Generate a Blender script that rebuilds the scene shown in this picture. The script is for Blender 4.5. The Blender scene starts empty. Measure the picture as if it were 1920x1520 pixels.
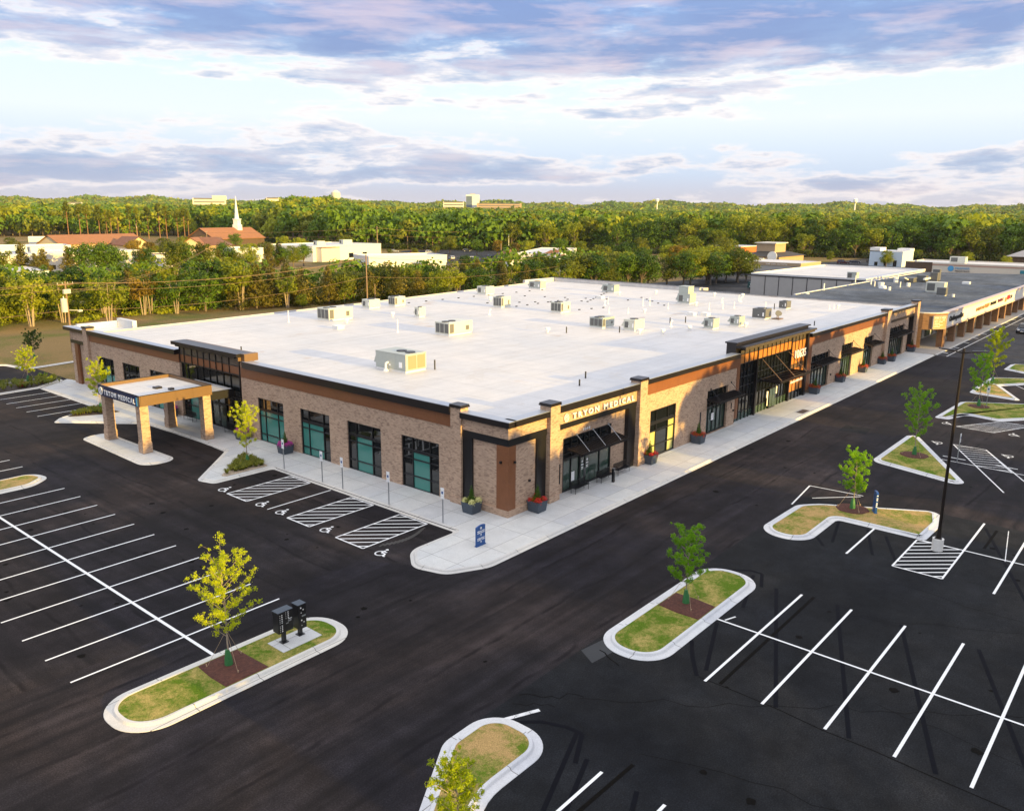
import bpy, math, random
import numpy as np
from mathutils import Vector, Matrix
R = math.radians
S = bpy.context.scene
COL = S.collection

# ------------------------------------------------------------------ camera
cam_d = bpy.data.cameras.new('camera'); cam = bpy.data.objects.new('camera', cam_d); COL.objects.link(cam)
F_PX, PITCH, ROLL, YAW, CAM_H = 1537.18, 0.229903, 0.0081269, 0.700204, 20.2671
cam_d.sensor_width = 36.0; cam_d.lens = 36.0 * F_PX / 1920.0; cam_d.clip_start = 0.1; cam_d.clip_end = 20000
_f0 = Vector((math.cos(YAW), math.sin(YAW), 0)); _r = Vector((math.sin(YAW), -math.cos(YAW), 0)); _u0 = Vector((0, 0, 1))
_f = _f0 * math.cos(PITCH) - _u0 * math.sin(PITCH); _u = _u0 * math.cos(PITCH) + _f0 * math.sin(PITCH)
_r2 = _r * math.cos(ROLL) + _u * math.sin(ROLL); _u2 = _u * math.cos(ROLL) - _r * math.sin(ROLL)
cam.matrix_world = Matrix(((_r2.x, _u2.x, -_f.x, 0), (_r2.y, _u2.y, -_f.y, 0), (_r2.z, _u2.z, -_f.z, CAM_H), (0, 0, 0, 1)))
S.camera = cam

# ------------------------------------------------------------------ light
SUN_EL = R(7.0)
sun_d = bpy.data.lights.new('sun', 'SUN'); sun = bpy.data.objects.new('sun', sun_d); COL.objects.link(sun)
sun_d.energy = 5.0; sun_d.angle = R(0.5); sun_d.color = (1.0, 0.67, 0.17)
sun_dir = Vector((-0.012, math.cos(SUN_EL), -math.sin(SUN_EL)))
sun.rotation_euler = sun_dir.to_track_quat('-Z', 'Y').to_euler(); sun.location = (0, -60, 60)

W = bpy.data.worlds.new('World'); S.world = W; W.use_nodes = True
def build_world():
    nt = W.node_tree; nt.nodes.clear(); N = nt.nodes.new; L = nt.links.new
    out = N('ShaderNodeOutputWorld'); bg = N('ShaderNodeBackground'); L(bg.outputs[0], out.inputs[0])
    sky = N('ShaderNodeTexSky'); sky.sky_type = 'NISHITA'; sky.sun_disc = False
    sky.sun_elevation = SUN_EL; sky.sun_rotation = R(180); sky.altitude = 100; sky.air_density = 1.1; sky.dust_density = 1.2
    tc = N('ShaderNodeTexCoord'); sep = N('ShaderNodeSeparateXYZ'); L(tc.outputs['Generated'], sep.inputs[0])
    def math_(op, a, b=None, c=None):
        m = N('ShaderNodeMath'); m.operation = op
        for i, v in enumerate((a, b, c)):
            if v is None: continue
            if isinstance(v, (int, float)): m.inputs[i].default_value = v
            else: L(v, m.inputs[i])
        return m.outputs[0]
    def ramp(fac, stops, interp='LINEAR'):
        r = N('ShaderNodeValToRGB'); r.color_ramp.interpolation = interp
        e = r.color_ramp.elements
        while len(e) < len(stops): e.new(0.5)
        for k, (p, c) in enumerate(stops):
            e[k].position = p; e[k].color = (*c, 1) if len(c) == 3 else c
        L(fac, r.inputs[0]); return r.outputs[0]
    def mixc(fac, a, b, mode='MIX'):
        m = N('ShaderNodeMixRGB'); m.blend_type = mode
        for i, v in enumerate((fac, a, b)):
            if isinstance(v, (int, float)): m.inputs[i].default_value = v
            elif isinstance(v, tuple): m.inputs[i].default_value = (*v, 1)
            else: L(v, m.inputs[i])
        return m.outputs[0]
    z = sep.outputs[2]
    zz = math_('MAXIMUM', z, 0.0)
    sk = mixc(1.0, sky.outputs[0], (0.10, 0.10, 0.10), 'MULTIPLY')
    # a thin high veil of cloud lies over the blue and thickens towards the horizon
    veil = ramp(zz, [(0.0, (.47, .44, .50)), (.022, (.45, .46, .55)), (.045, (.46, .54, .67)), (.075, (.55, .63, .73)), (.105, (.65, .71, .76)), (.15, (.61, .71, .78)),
                     (.19, (.38, .57, .80)), (.25, (.24, .43, .78)), (.45, (1.05, 1.10, 1.20)), (1.0, (1.18, 1.22, 1.30))])  # overhead stops raised, out of view, to light the shaded walls
    vf = ramp(zz, [(0, (1, 1, 1)), (.16, (.97, .97, .97)), (.3, (.9, .9, .9)), (1, (.9, .9, .9))])
    base = mixc(vf, sk, veil)
    # cloud decks: flat layers seen at a slant, so they stretch into streaks near the horizon
    def cloud(scl, zs, loc, detail, rough, dist=0.0):
        mp = N('ShaderNodeMapping'); L(tc.outputs['Generated'], mp.inputs[0])
        mp.inputs['Scale'].default_value = (scl, scl, zs); mp.inputs['Location'].default_value = loc
        n = N('ShaderNodeTexNoise'); n.inputs['Scale'].default_value = 1.0; n.inputs['Detail'].default_value = detail
        n.inputs['Roughness'].default_value = rough; n.inputs['Distortion'].default_value = dist
        L(mp.outputs[0], n.inputs['Vector']); return n.outputs['Fac']
    big = cloud(1.6, 15, (1.3, 2.7, 2.1), 3, .5, .2)
    mid = cloud(5.0, 30, (3.1, 7.7, 1.0), 9, .60, .25)
    fine = cloud(15.0, 62, (0.1, 1.7, 4.0), 8, .62, .2)
    lit = cloud(7.0, 46, (9.1, 3.3, 5.2), 6, .6, .2)
    top = ramp(zz, [(0, (0, 0, 0)), (.125, (0, 0, 0)), (.155, (.55, .55, .55)), (.18, (1, 1, 1)), (.26, (.95, .95, .95)), (.6, (.6, .6, .6))])
    low = ramp(zz, [(0, (.2, .2, .2)), (.024, (.25, .25, .25)), (.036, (1, 1, 1)), (.066, (.9, .9, .9)), (.10, (.25, .25, .25)), (.14, (.0, .0, .0)), (.2, (0, 0, 0))])
    band = math_('ADD', math_('MULTIPLY', top, .128), math_('MULTIPLY', low, .092))
    dens = math_('ADD', math_('ADD', math_('MULTIPLY', big, .42), math_('ADD', math_('MULTIPLY', mid, .38), math_('MULTIPLY', fine, .20))), band)
    cf = ramp(dens, [(0, (0, 0, 0)), (.565, (0, 0, 0)), (.59, (.45, .45, .45)), (.63, (.85, .85, .85)), (.70, (1, 1, 1))])
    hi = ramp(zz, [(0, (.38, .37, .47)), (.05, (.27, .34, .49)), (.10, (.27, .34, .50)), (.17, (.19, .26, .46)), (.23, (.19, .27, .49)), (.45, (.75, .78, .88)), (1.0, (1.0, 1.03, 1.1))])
    pk = ramp(lit, [(0, (0, 0, 0)), (.47, (0, 0, 0)), (.57, (.6, .6, .6)), (.66, (1, 1, 1))])
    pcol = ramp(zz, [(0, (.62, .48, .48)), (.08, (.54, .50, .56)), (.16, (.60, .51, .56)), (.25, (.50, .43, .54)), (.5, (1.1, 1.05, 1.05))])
    cc = mixc(math_('MULTIPLY', pk, .8), hi, pcol)
    edge = ramp(dens, [(0, (0, 0, 0)), (.535, (0, 0, 0)), (.575, (1, 1, 1)), (.61, (0, 0, 0))])
    base2 = mixc(math_('MULTIPLY', edge, .7), base, (.80, .72, .69))
    fin = mixc(math_('MULTIPLY', cf, .93), base2, cc)
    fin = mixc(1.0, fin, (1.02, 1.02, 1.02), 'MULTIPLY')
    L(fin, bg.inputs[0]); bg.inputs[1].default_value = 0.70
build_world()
S.view_settings.view_transform = 'Standard'; S.view_settings.look = 'None'; S.view_settings.gamma = 1
S.view_settings.exposure = 1.0; S.view_settings.use_curve_mapping = False
S.render.engine = 'CYCLES'
S.cycles.max_bounces = 5; S.cycles.transparent_max_bounces = 6; S.cycles.volume_bounces = 0

# ------------------------------------------------------------------ helpers
def tag(o, label=None, cat=None, group=None, kind=None):
    if label: o['label'] = label
    if cat: o['category'] = cat
    if group: o['group'] = group
    if kind: o['kind'] = kind
    return o
def empty(name, loc=(0, 0, 0), rz=0, parent=None):
    o = bpy.data.objects.new(name, None); COL.objects.link(o); o.location = loc; o.rotation_euler = (0, 0, rz)
    o.empty_display_size = .3
    if parent: o.parent = parent
    return o
class MB:
    """collects quads / ngons and links them as one mesh object"""
    def __init__(s): s.v = []; s.f = []; s.m = []
    def face(s, pts, mi=0):
        n = len(s.v); s.v += [tuple(p) for p in pts]; s.f.append(tuple(range(n, n + len(pts)))); s.m.append(mi)
    def hexa(s, p, mi=0):   # 8 pts: bottom ring 0-3 ccw, top ring 4-7
        n = len(s.v); s.v += [tuple(q) for q in p]
        for f in ((3, 2, 1, 0), (4, 5, 6, 7), (0, 1, 5, 4), (1, 2, 6, 5), (2, 3, 7, 6), (3, 0, 4, 7)):
            s.f.append(tuple(n + i for i in f)); s.m.append(mi)
    def box(s, x0, x1, y0, y1, z0, z1, mi=0):
        if x1 < x0: x0, x1 = x1, x0
        if y1 < y0: y0, y1 = y1, y0
        if z1 < z0: z0, z1 = z1, z0
        s.hexa([(x0, y0, z0), (x1, y0, z0), (x1, y1, z0), (x0, y1, z0), (x0, y0, z1), (x1, y0, z1), (x1, y1, z1), (x0, y1, z1)], mi)
    def obox(s, c, hx, hy, z0, z1, rz, mi=0, top=1.0):
        ca, sa = math.cos(rz), math.sin(rz); pts = []
        for z, k in ((z0, 1.0), (z1, top)):
            for sx, sy in ((-1, -1), (1, -1), (1, 1), (-1, 1)):
                x, y = sx * hx * k, sy * hy * k; pts.append((c[0] + x * ca - y * sa, c[1] + x * sa + y * ca, z))
        s.hexa(pts, mi)
    def cyl(s, p0, p1, r0, r1=None, n=8, mi=0, caps=True):
        r1 = r0 if r1 is None else r1
        p0 = Vector(p0); p1 = Vector(p1); d = (p1 - p0).normalized()
        a = d.orthogonal().normalized(); b = d.cross(a); k = len(s.v)
        for p, r in ((p0, r0), (p1, r1)):
            for i in range(n):
                t = 2 * math.pi * i / n; s.v.append(tuple(p + (a * math.cos(t) + b * math.sin(t)) * r))
        for i in range(n):
            j = (i + 1) % n; s.f.append((k + i, k + j, k + n + j, k + n + i)); s.m.append(mi)
        if caps:
            s.f.append(tuple(k + n - 1 - i for i in range(n))); s.m.append(mi)
            s.f.append(tuple(k + n + i for i in range(n))); s.m.append(mi)
    def prism(s, poly, z0, z1, mi=0, top=True, bottom=False):
        n = len(poly); k = len(s.v)
        s.v += [(x, y, z0) for x, y in poly] + [(x, y, z1) for x, y in poly]
        for i in range(n):
            j = (i + 1) % n; s.f.append((k + i, k + j, k + n + j, k + n + i)); s.m.append(mi)
        if top: s.f.append(tuple(k + n + i for i in range(n))); s.m.append(mi)
        if bottom: s.f.append(tuple(k + n - 1 - i for i in range(n))); s.m.append(mi)
    def raw(s, V, Fq, mi=0):
        k = len(s.v); s.v += [tuple(p) for p in V]; s.f += [tuple(i + k for i in f) for f in Fq]; s.m += [mi] * len(Fq)
    def build(s, name, mats, parent=None, smooth=False, bevel=0, local=False):
        me = bpy.data.meshes.new(name)
        off = Vector((0, 0, 0))
        p = parent
        if not local:
            while p is not None: off += Vector(p.location); p = p.parent
        if off.length > 0: vs = [(a - off.x, b - off.y, c - off.z) for a, b, c in s.v]
        else: vs = s.v
        me.from_pydata(vs, [], s.f)
        if not isinstance(mats, (list, tuple)): mats = [mats]
        for m in mats: me.materials.append(m)
        if any(s.m): me.polygons.foreach_set('material_index', s.m)
        if smooth: me.polygons.foreach_set('use_smooth', [True] * len(me.polygons))
        me.update()
        o = bpy.data.objects.new(name, me); COL.objects.link(o)
        if parent: o.parent = parent
        if bevel:
            b = o.modifiers.new('bevel', 'BEVEL'); b.width = bevel; b.segments = 2; b.limit_method = 'ANGLE'
        return o
def build_split(mb, name, mats, parent=None, pad=.012, local=False):
    """every connected run of boxes becomes an object of its own"""
    n = len(mb.f); root = list(range(len(mb.v)))
    def find(a):
        while root[a] != a: root[a] = root[root[a]]; a = root[a]
        return a
    for f in mb.f:
        for i in f[1:]: root[find(i)] = find(f[0])
    comp = {}
    for k, f in enumerate(mb.f): comp.setdefault(find(f[0]), []).append(k)
    boxes = []
    for c, fs in comp.items():
        P = [mb.v[i] for k in fs for i in mb.f[k]]; boxes.append([[min(p[a] for p in P) - pad for a in range(3)], [max(p[a] for p in P) + pad for a in range(3)], list(fs)])
    merged = True
    grp = list(range(len(boxes)))
    def g(a):
        while grp[a] != a: a = grp[a]
        return a
    for i in range(len(boxes)):
        for j in range(i):
            A, B_ = boxes[i], boxes[j]
            if all(A[0][a] <= B_[1][a] and B_[0][a] <= A[1][a] for a in range(3)): grp[g(i)] = g(j)
    out = {}
    for i, b in enumerate(boxes): out.setdefault(g(i), []).extend(b[2])
    res = []
    for fs in out.values():
        m = MB()
        for k in fs: m.face([mb.v[i] for i in mb.f[k]], mb.m[k])
        res.append(m.build(name, mats, parent, local=local))
    return res
def np_mesh(name, V, Fq, mats, mi=None, parent=None, smooth=False):
    me = bpy.data.meshes.new(name); n, k = Fq.shape
    me.vertices.add(len(V)); me.vertices.foreach_set('co', V.astype(np.float32).ravel())
    me.loops.add(n * k); me.loops.foreach_set('vertex_index', Fq.astype(np.int32).ravel())
    me.polygons.add(n); me.polygons.foreach_set('loop_start', np.arange(0, n * k, k, dtype=np.int32))
    me.polygons.foreach_set('loop_total', np.full(n, k, dtype=np.int32))
    for m in (mats if isinstance(mats, (list, tuple)) else [mats]): me.materials.append(m)
    if mi is not None: me.polygons.foreach_set('material_index', mi.astype(np.int32))
    if smooth: me.polygons.foreach_set('use_smooth', np.ones(n, dtype=bool))
    me.update(calc_edges=True)
    o = bpy.data.objects.new(name, me); COL.objects.link(o)
    if parent: o.parent = parent
    return o
def copy_tree(o, parent=None):
    c = o.copy(); COL.objects.link(c)
    if parent: c.parent = parent
    for ch in o.children: copy_tree(ch, c)
    return c
def text_mesh(name, body, size, mat, parent, origin, xdir, updir, extrude=.03, align='LEFT', width=None, offset=0.0, squash=None, space=1.0):
    """real letters: built-in font turned into a mesh, standing at origin, reading along xdir"""
    cu = bpy.data.curves.new('t', 'FONT'); cu.body = body; cu.size = size; cu.extrude = extrude; cu.align_x = align; cu.offset = offset; cu.space_character = space
    cu.resolution_u = 2
    t = bpy.data.objects.new('t', cu); COL.objects.link(t)
    dg = bpy.context.evaluated_depsgraph_get(); me = bpy.data.meshes.new_from_object(t.evaluated_get(dg))
    bpy.data.objects.remove(t); bpy.data.curves.remove(cu)
    xs = [v.co.x for v in me.vertices]; w = (max(xs) - min(xs)) or 1
    k = (width / w) if width else 1.0
    X = Vector(xdir).normalized(); U = Vector(updir).normalized(); Nn = X.cross(U); O = Vector(origin)
    off = Vector((0, 0, 0)); p = parent
    while p is not None: off += Vector(p.location); p = p.parent
    sv = squash or 1.0
    for v in me.vertices: v.co = O - off + X * ((v.co.x) * k) + U * (v.co.y * sv) + Nn * v.co.z
    me.materials.clear(); me.materials.append(mat); me.name = name
    o = bpy.data.objects.new(name, me); COL.objects.link(o); o.parent = parent
    return o
# ------------------------------------------------------------------ materials
MATS = {}
def new_mat(name):
    m = bpy.data.materials.new(name); m.use_nodes = True; nt = m.node_tree
    for n in list(nt.nodes): nt.nodes.remove(n)
    o = nt.nodes.new('ShaderNodeOutputMaterial'); b = nt.nodes.new('ShaderNodeBsdfPrincipled'); nt.links.new(b.outputs[0], o.inputs[0])
    MATS[name] = m
    return m, nt, b, o
class NT:
    def __init__(s, nt): s.nt = nt
    def n(s, t, **kw):
        x = s.nt.nodes.new(t)
        for k, v in kw.items(): setattr(x, k, v)
        return x
    def l(s, a, b): s.nt.links.new(a, b)
    def pos(s, scale=(1, 1, 1), loc=(0, 0, 0), obj=False):
        if obj: src = s.n('ShaderNodeTexCoord').outputs['Object']
        else: src = s.n('ShaderNodeNewGeometry').outputs['Position']
        m = s.n('ShaderNodeMapping'); s.l(src, m.inputs[0]); m.inputs['Scale'].default_value = scale; m.inputs['Location'].default_value = loc
        return m.outputs[0]
    def noise(s, scale, detail=4, rough=.55, vec=None, dist=0, **kw):
        x = s.n('ShaderNodeTexNoise'); x.inputs['Scale'].default_value = scale; x.inputs['Detail'].default_value = detail
        x.inputs['Roughness'].default_value = rough; x.inputs['Distortion'].default_value = dist
        s.l(vec if vec is not None else s.pos(), x.inputs['Vector']); return x.outputs['Fac']
    def ramp(s, fac, stops):
        r = s.n('ShaderNodeValToRGB'); e = r.color_ramp.elements
        while len(e) < len(stops): e.new(.5)
        for k, (p, c) in enumerate(stops):
            if not isinstance(c, tuple): c = (c, c, c)
            e[k].position = p; e[k].color = (*c, 1)
        s.l(fac, r.inputs[0]); return r.outputs[0]
    def mix(s, fac, a, b, mode='MIX'):
        m = s.n('ShaderNodeMixRGB'); m.blend_type = mode
        for i, v in enumerate((fac, a, b)):
            if isinstance(v, (int, float)): m.inputs[i].default_value = v
            elif isinstance(v, tuple): m.inputs[i].default_value = (*v, 1)
            else: s.l(v, m.inputs[i])
        return m.outputs[0]
    def math(s, op, a, b=None, c=None):
        m = s.n('ShaderNodeMath'); m.operation = op
        for i, v in enumerate((a, b, c)):
            if v is None: continue
            if isinstance(v, (int, float)): m.inputs[i].default_value = v
            else: s.l(v, m.inputs[i])
        return m.outputs[0]
    def bump(s, h, strength, dist, b):
        x = s.n('ShaderNodeBump'); x.inputs['Strength'].default_value = strength; x.inputs['Distance'].default_value = dist
        s.l(h, x.inputs['Height']); s.l(x.outputs[0], b.inputs['Normal'])
def plain(name, c, rough=.6, metal=0.0, var=.12, vs=1.5, bump=0.0, spec=None):
    m, nt, b, o = new_mat(name); t = NT(nt)
    n = t.noise(vs, 5, .6, vec=t.pos())
    n2 = t.noise(vs * 9, 3, .6, vec=t.pos())
    f = t.mix(.5, n, n2)
    c0 = tuple(x * (1 - var) for x in c); c1 = tuple(min(1, x * (1 + var)) for x in c)
    t.l(t.ramp(f, [(.3, c0), (.7, c1)]), b.inputs['Base Color'])
    b.inputs['Roughness'].default_value = rough; b.inputs['Metallic'].default_value = metal
    if spec is not None: b.inputs['Specular IOR Level'].default_value = spec
    if bump: t.bump(n2, bump, .02, b)
    return m
def brick(name, c1, c2, c3, mortar, scale=1.0):
    m, nt, b, o = new_mat(name); t = NT(nt)
    g = t.n('ShaderNodeNewGeometry'); sp = t.n('ShaderNodeSeparateXYZ'); t.l(g.outputs['Position'], sp.inputs[0])
    u = t.math('ADD', sp.outputs[0], sp.outputs[1]); cb = t.n('ShaderNodeCombineXYZ'); t.l(u, cb.inputs[0]); t.l(sp.outputs[2], cb.inputs[1])
    br = t.n('ShaderNodeTexBrick'); t.l(cb.outputs[0], br.inputs['Vector'])
    br.inputs['Color1'].default_value = (*c1, 1); br.inputs['Color2'].default_value = (*c2, 1); br.inputs['Mortar'].default_value = (*mortar, 1)
    br.inputs['Scale'].default_value = scale; br.inputs['Mortar Size'].default_value = .010; br.inputs['Brick Width'].default_value = .24; br.inputs['Row Height'].default_value = .081
    br.inputs['Bias'].default_value = -.1; br.offset = .5
    mp = t.n('ShaderNodeMapping'); t.l(cb.outputs[0], mp.inputs[0]); mp.inputs['Scale'].default_value = (4.15, 12.3, 1)
    wn = t.n('ShaderNodeTexVoronoi'); wn.feature = 'F1'; wn.inputs['Scale'].default_value = 1.0; t.l(mp.outputs[0], wn.inputs['Vector'])
    sc = t.n('ShaderNodeSeparateColor'); t.l(wn.outputs['Color'], sc.inputs[0])
    dk = t.ramp(sc.outputs[0], [(0, 0.0), (.74, 0.0), (.82, .42), (1, .6)])
    col = t.mix(dk, br.outputs['Color'], c3)
    big = t.noise(.35, 4, .6)
    col = t.mix(.35, col, t.ramp(big, [(.3, (.72, .72, .74)), (.7, (1.18, 1.12, 1.08))]), 'MULTIPLY')
    t.l(col, b.inputs['Base Color']); b.inputs['Roughness'].default_value = .85
    t.bump(br.outputs['Fac'], .35, -.01, b)
    return m
BRICK = brick('tan_brick', (.52, .355, .245), (.385, .25, .17), (.18, .11, .078), (.42, .335, .255))
BRICK2 = brick('brown_brick', (.30, .155, .07), (.22, .11, .05), (.12, .065, .035), (.22, .15, .10))
BROWN = brick('dark_brown_brick', (.12, .075, .05), (.08, .05, .036), (.05, .03, .02), (.10, .075, .06))
COPPER = plain('copper_panel', (.200, .076, .030), .45, .0, .15, .8)
COPPER_P = plain('copper_spandrel_panel', (.46, .185, .045), .35, 0, .18, .9)
SMOKE = plain('smoked_panel', (.085, .070, .060), .25, 0, .2, 1)
BLACK = plain('black_metal', (.010, .010, .012), .35, 0, .2, 3)
DARKTRIM = plain('dark_bronze_trim', (.018, .015, .016), .32, .2, .25, 2)
BRONZE = plain('bronze_fascia', (.17, .10, .05), .40, .25, .12, 1)
WHITE = plain('white_paint', (.82, .81, .78), .55, 0, .05, 2)
LETTER = plain('white_letter_acrylic', (.9, .9, .9), .35, 0, .02, 1)
CAPWHITE = plain('roof_edge_metal', (.42, .45, .50), .35, .5, .06, 1)
STEEL = plain('galvanised_steel', (.38, .40, .42), .38, .7, .1, 4)
NAVY = plain('navy_sign_panel', (.012, .022, .075), .35, 0, .05, 1)
BLUE = plain('blue_sign_panel', (.012, .075, .26), .35, 0, .05, 1)
LBLUE = plain('light_blue_sign', (.08, .33, .62), .4, 0, .05, 1)
RED = plain('red_sign_panel', (.55, .02, .02), .4, 0, .05, 1)
UNIT = plain('beige_unit_metal', (.60, .60, .52), .45, .1, .08, 2)
UNITG = plain('grey_unit_metal', (.40, .43, .40), .45, .1, .08, 2)
UNITD = plain('dark_unit_metal', (.13, .13, .125), .45, .1, .12, 2)
PVC = plain('white_pipe', (.78, .78, .76), .5, 0, .05, 3)
POT = plain('slate_planter', (.055, .072, .095), .6, 0, .22, 4, .2)
SOIL = plain('soil', (.04, .027, .02), .9, 0, .3, 8, .3)
WOODPOLE = plain('weathered_pole_wood', (.24, .16, .10), .85, 0, .2, 3, .2)
BARK = plain('tree_bark', (.15, .115, .085), .9, 0, .3, 5, .4)
BARKL = plain('young_tree_bark', (.34, .27, .20), .85, 0, .25, 7, .3)
TRUNKP = plain('pine_bark', (.26, .13, .07), .9, 0, .3, 4, .4)
WRAP = plain('green_trunk_bag', (.03, .16, .045), .55, 0, .3, 6, .3)
CREAM = plain('cream_wall', (.62, .57, .49), .7, 0, .06, .6)
GREYW = plain('grey_block_wall', (.40, .38, .36), .8, 0, .08, .8)
WHITEW = plain('white_wall', (.64, .64, .64), .7, 0, .05, .5)
TANW = plain('tan_wall', (.42, .30, .19), .75, 0, .1, .7)
ORANGEW = plain('orange_wall', (.50, .13, .03), .7, 0, .1, .7)
YELLOWW = plain('yellow_gable', (.62, .50, .30), .7, 0, .08, .6)
PALEB = plain('pale_blue_wall', (.52, .62, .72), .7, 0, .05, .5)
SHINGLE = plain('dark_shingle_roof', (.035, .032, .035), .8, 0, .3, 1.4, .3)
TERRA = plain('rust_tile_roof', (.27, .115, .045), .8, 0, .22, .7, .3)
BROWNROOF = plain('brown_shingle_roof', (.17, .075, .045), .85, 0, .25, .7, .3)
LAMPM = plain('dark_lamp_metal', (.022, .016, .014), .4, .4, .25, 4)
CONCB = plain('painted_concrete_base', (.66, .65, .62), .75, 0, .12, 4, .2)
TYRE = plain('tyre_rubber', (.012, .012, .012), .8, 0, .1, 4)
PINK = plain('magenta_petals', (.58, .025, .38), .6, 0, .4, 14)
REDF = plain('red_petals', (.60, .020, .012), .6, 0, .5, 14)
YELF = plain('pale_yellow_petals', (.80, .78, .32), .6, 0, .2, 14)
RUSTF = plain('rust_red_foliage', (.46, .055, .02), .7, 0, .6, 14)
LITROOM = None
def leaf(name, c1, c2, trans=.45, sc=.9):
    m, nt, b, o = new_mat(name); t = NT(nt)
    oi = t.n('ShaderNodeObjectInfo')
    n = t.noise(sc, 2, .5, vec=t.pos(obj=True))
    n2 = t.noise(sc * 7, 2, .5, vec=t.pos(obj=True))
    f = t.math('ADD', t.math('MULTIPLY', n, .5), t.math('MULTIPLY', n2, .5))
    f = t.math('ADD', f, t.math('MULTIPLY', t.math('SUBTRACT', oi.outputs['Random'], .5), .24))
    col = t.ramp(f, [(.32, c1), (.66, c2)])
    t.l(col, b.inputs['Base Color']); b.inputs['Roughness'].default_value = .62; b.inputs['Specular IOR Level'].default_value = .25
    tr = t.n('ShaderNodeBsdfTranslucent'); t.l(t.mix(1.0, col, (1.15, 1.15, .7), 'MULTIPLY'), tr.inputs['Color'])
    mx = t.n('ShaderNodeMixShader'); mx.inputs[0].default_value = trans
    t.l(b.outputs[0], mx.inputs[1]); t.l(tr.outputs[0], mx.inputs[2]); t.l(mx.outputs[0], o.inputs[0])
    return m
LEAF_YG = leaf('lime_leaves', (.28, .36, .010), (.58, .62, .015), .5, 1.5)  # yellowed for the sunlit young trees: warm sun put into the leaf colour
LEAF_G = leaf('fresh_green_leaves', (.14, .32, .010), (.32, .54, .018), .5, 1.5)
LEAF_W1 = leaf('wood_leaves', (.018, .050, .004), (.120, .205, .010), .22, .16)
LEAF_W2 = leaf('olive_wood_leaves', (.034, .054, .004), (.195, .215, .011), .22, .16)
LEAF_W3 = leaf('bright_wood_leaves', (0.106, 0.144, 0.009), (0.350, 0.375, 0.022), .4, .16)
LEAF_W4 = leaf('russet_leaves', (.075, .062, .008), (.30, .20, .020), .3, .2)
LEAF_C = leaf('cedar_leaves', (.028, .044, .008), (.200, .160, .016), .22, .2)
LEAF_K = leaf('painted_shade_leaves', (.008, .018, .003), (.035, .055, .006), .1, .3)  # shade at the foot of the wood is painted into this dark colour
LEAF_D = leaf('conifer_shrub_leaves', (.02, .05, .008), (.07, .15, .015), .3, 3)
LILY = leaf('liriope_blades', (.10, .14, .015), (.36, .33, .05), .4, 3)

def glass(name, c, rough=.03, spec=1.0):
    m, nt, b, o = new_mat(name); t = NT(nt)
    b.inputs['Base Color'].default_value = (*c, 1); b.inputs['Roughness'].default_value = rough
    b.inputs['Specular IOR Level'].default_value = spec; b.inputs['IOR'].default_value = 1.52
    n = t.noise(.6, 2, .5); t.bump(n, .02, .05, b)
    return m
GLASS = glass('dark_glass', (.006, .008, .009))
GLASSG = glass('green_tinted_glass', (.035, .065, .05), .05)
TEAL = glass('teal_window_film', (.055, .22, .185), .12, .6)
AMBERG = glass('painted_sunlit_film', (.42, .42, .16), .2, .6)  # window film with sunlight painted in as a bright amber colour

def asphalt(name, base, streak, patch, sx=(.05, 1.3, 1), tint=(1, 1, 1), sheen=.12):
    m, nt, b, o = new_mat(name); t = NT(nt)
    fine = t.noise(16, 4, .8)
    med = t.noise(1.3, 6, .7)
    big = t.noise(.11, 4, .55)
    st = t.noise(1.0, 5, .62, vec=t.pos(sx), dist=.4)
    v = t.mix(streak, t.ramp(big, [(.3, .66), (.7, 1.36)]), t.ramp(st, [(.34, .50), (.5, 1.0), (.66, 1.55)]), 'MULTIPLY')
    v = t.mix(.6, v, t.ramp(med, [(.3, .7), (.7, 1.3)]), 'MULTIPLY')
    v = t.mix(.9, v, t.ramp(fine, [(.28, .35), (.5, .95), (.72, 2.1)]), 'MULTIPLY')
    if streak > .6:      # dark joints left by the paver, running along the lane
        g = t.n('ShaderNodeNewGeometry'); sp = t.n('ShaderNodeSeparateXYZ'); t.l(g.outputs['Position'], sp.inputs[0])
        w1 = t.noise(.12, 3, .6); w2 = t.noise(.5, 2, .5, vec=t.pos((1, 1, 1), (9, 4, 0)))
        c = t.math('ADD', sp.outputs[1 if sx[0] < sx[1] else 0], t.math('MULTIPLY', w1, 1.6))
        q = t.math('ABSOLUTE', t.math('SUBTRACT', t.math('FRACT', t.math('DIVIDE', c, 3.3)), .5))
        ln = t.ramp(q, [(0.0, 1.0), (.020, .8), (.045, 0.0)])
        v = t.mix(t.math('MULTIPLY', ln, t.ramp(w2, [(.38, 0.0), (.58, .75)])), v, (.35, .35, .38))
    pt = t.noise(.075, 4, .6, vec=t.pos((1, 1, 1), (17, 5, 0)), dist=.6)
    sp_ = t.noise(.45, 4, .65, vec=t.pos((1, 1, 1), (3, 15, 0)))
    v = t.mix(.8, v, t.ramp(sp_, [(.34, .72), (.5, 1.0), (.68, 1.38)]), 'MULTIPLY')
    tone = t.mix(patch, base, t.ramp(pt, [(.36, (base[0] * .72, base[1] * .76, base[2] * .88)), (.5, base), (.62, (base[0] * 1.65, base[1] * 1.45, base[2] * 1.22))]))
    t.l(t.mix(1.0, tone, v, 'MULTIPLY'), b.inputs['Base Color'])
    t.l(t.ramp(st, [(.3, .75), (.7, .95)]), b.inputs['Roughness']); b.inputs['Specular IOR Level'].default_value = sheen
    t.bump(fine, .25, .01, b)
    return m
ASPH_NEW = asphalt('new_asphalt', (.0172, .0150, .0170), .9, .9, (.05, 1.15, 1))
ASPH_LEFT = asphalt('new_asphalt_side', (.0180, .0152, .0160), .9, .9, (1.15, .05, 1))
ASPH_OLD = asphalt('old_asphalt', (.0126, .0134, .0150), .35, .6, (.5, .5, 1), sheen=.10)
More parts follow.
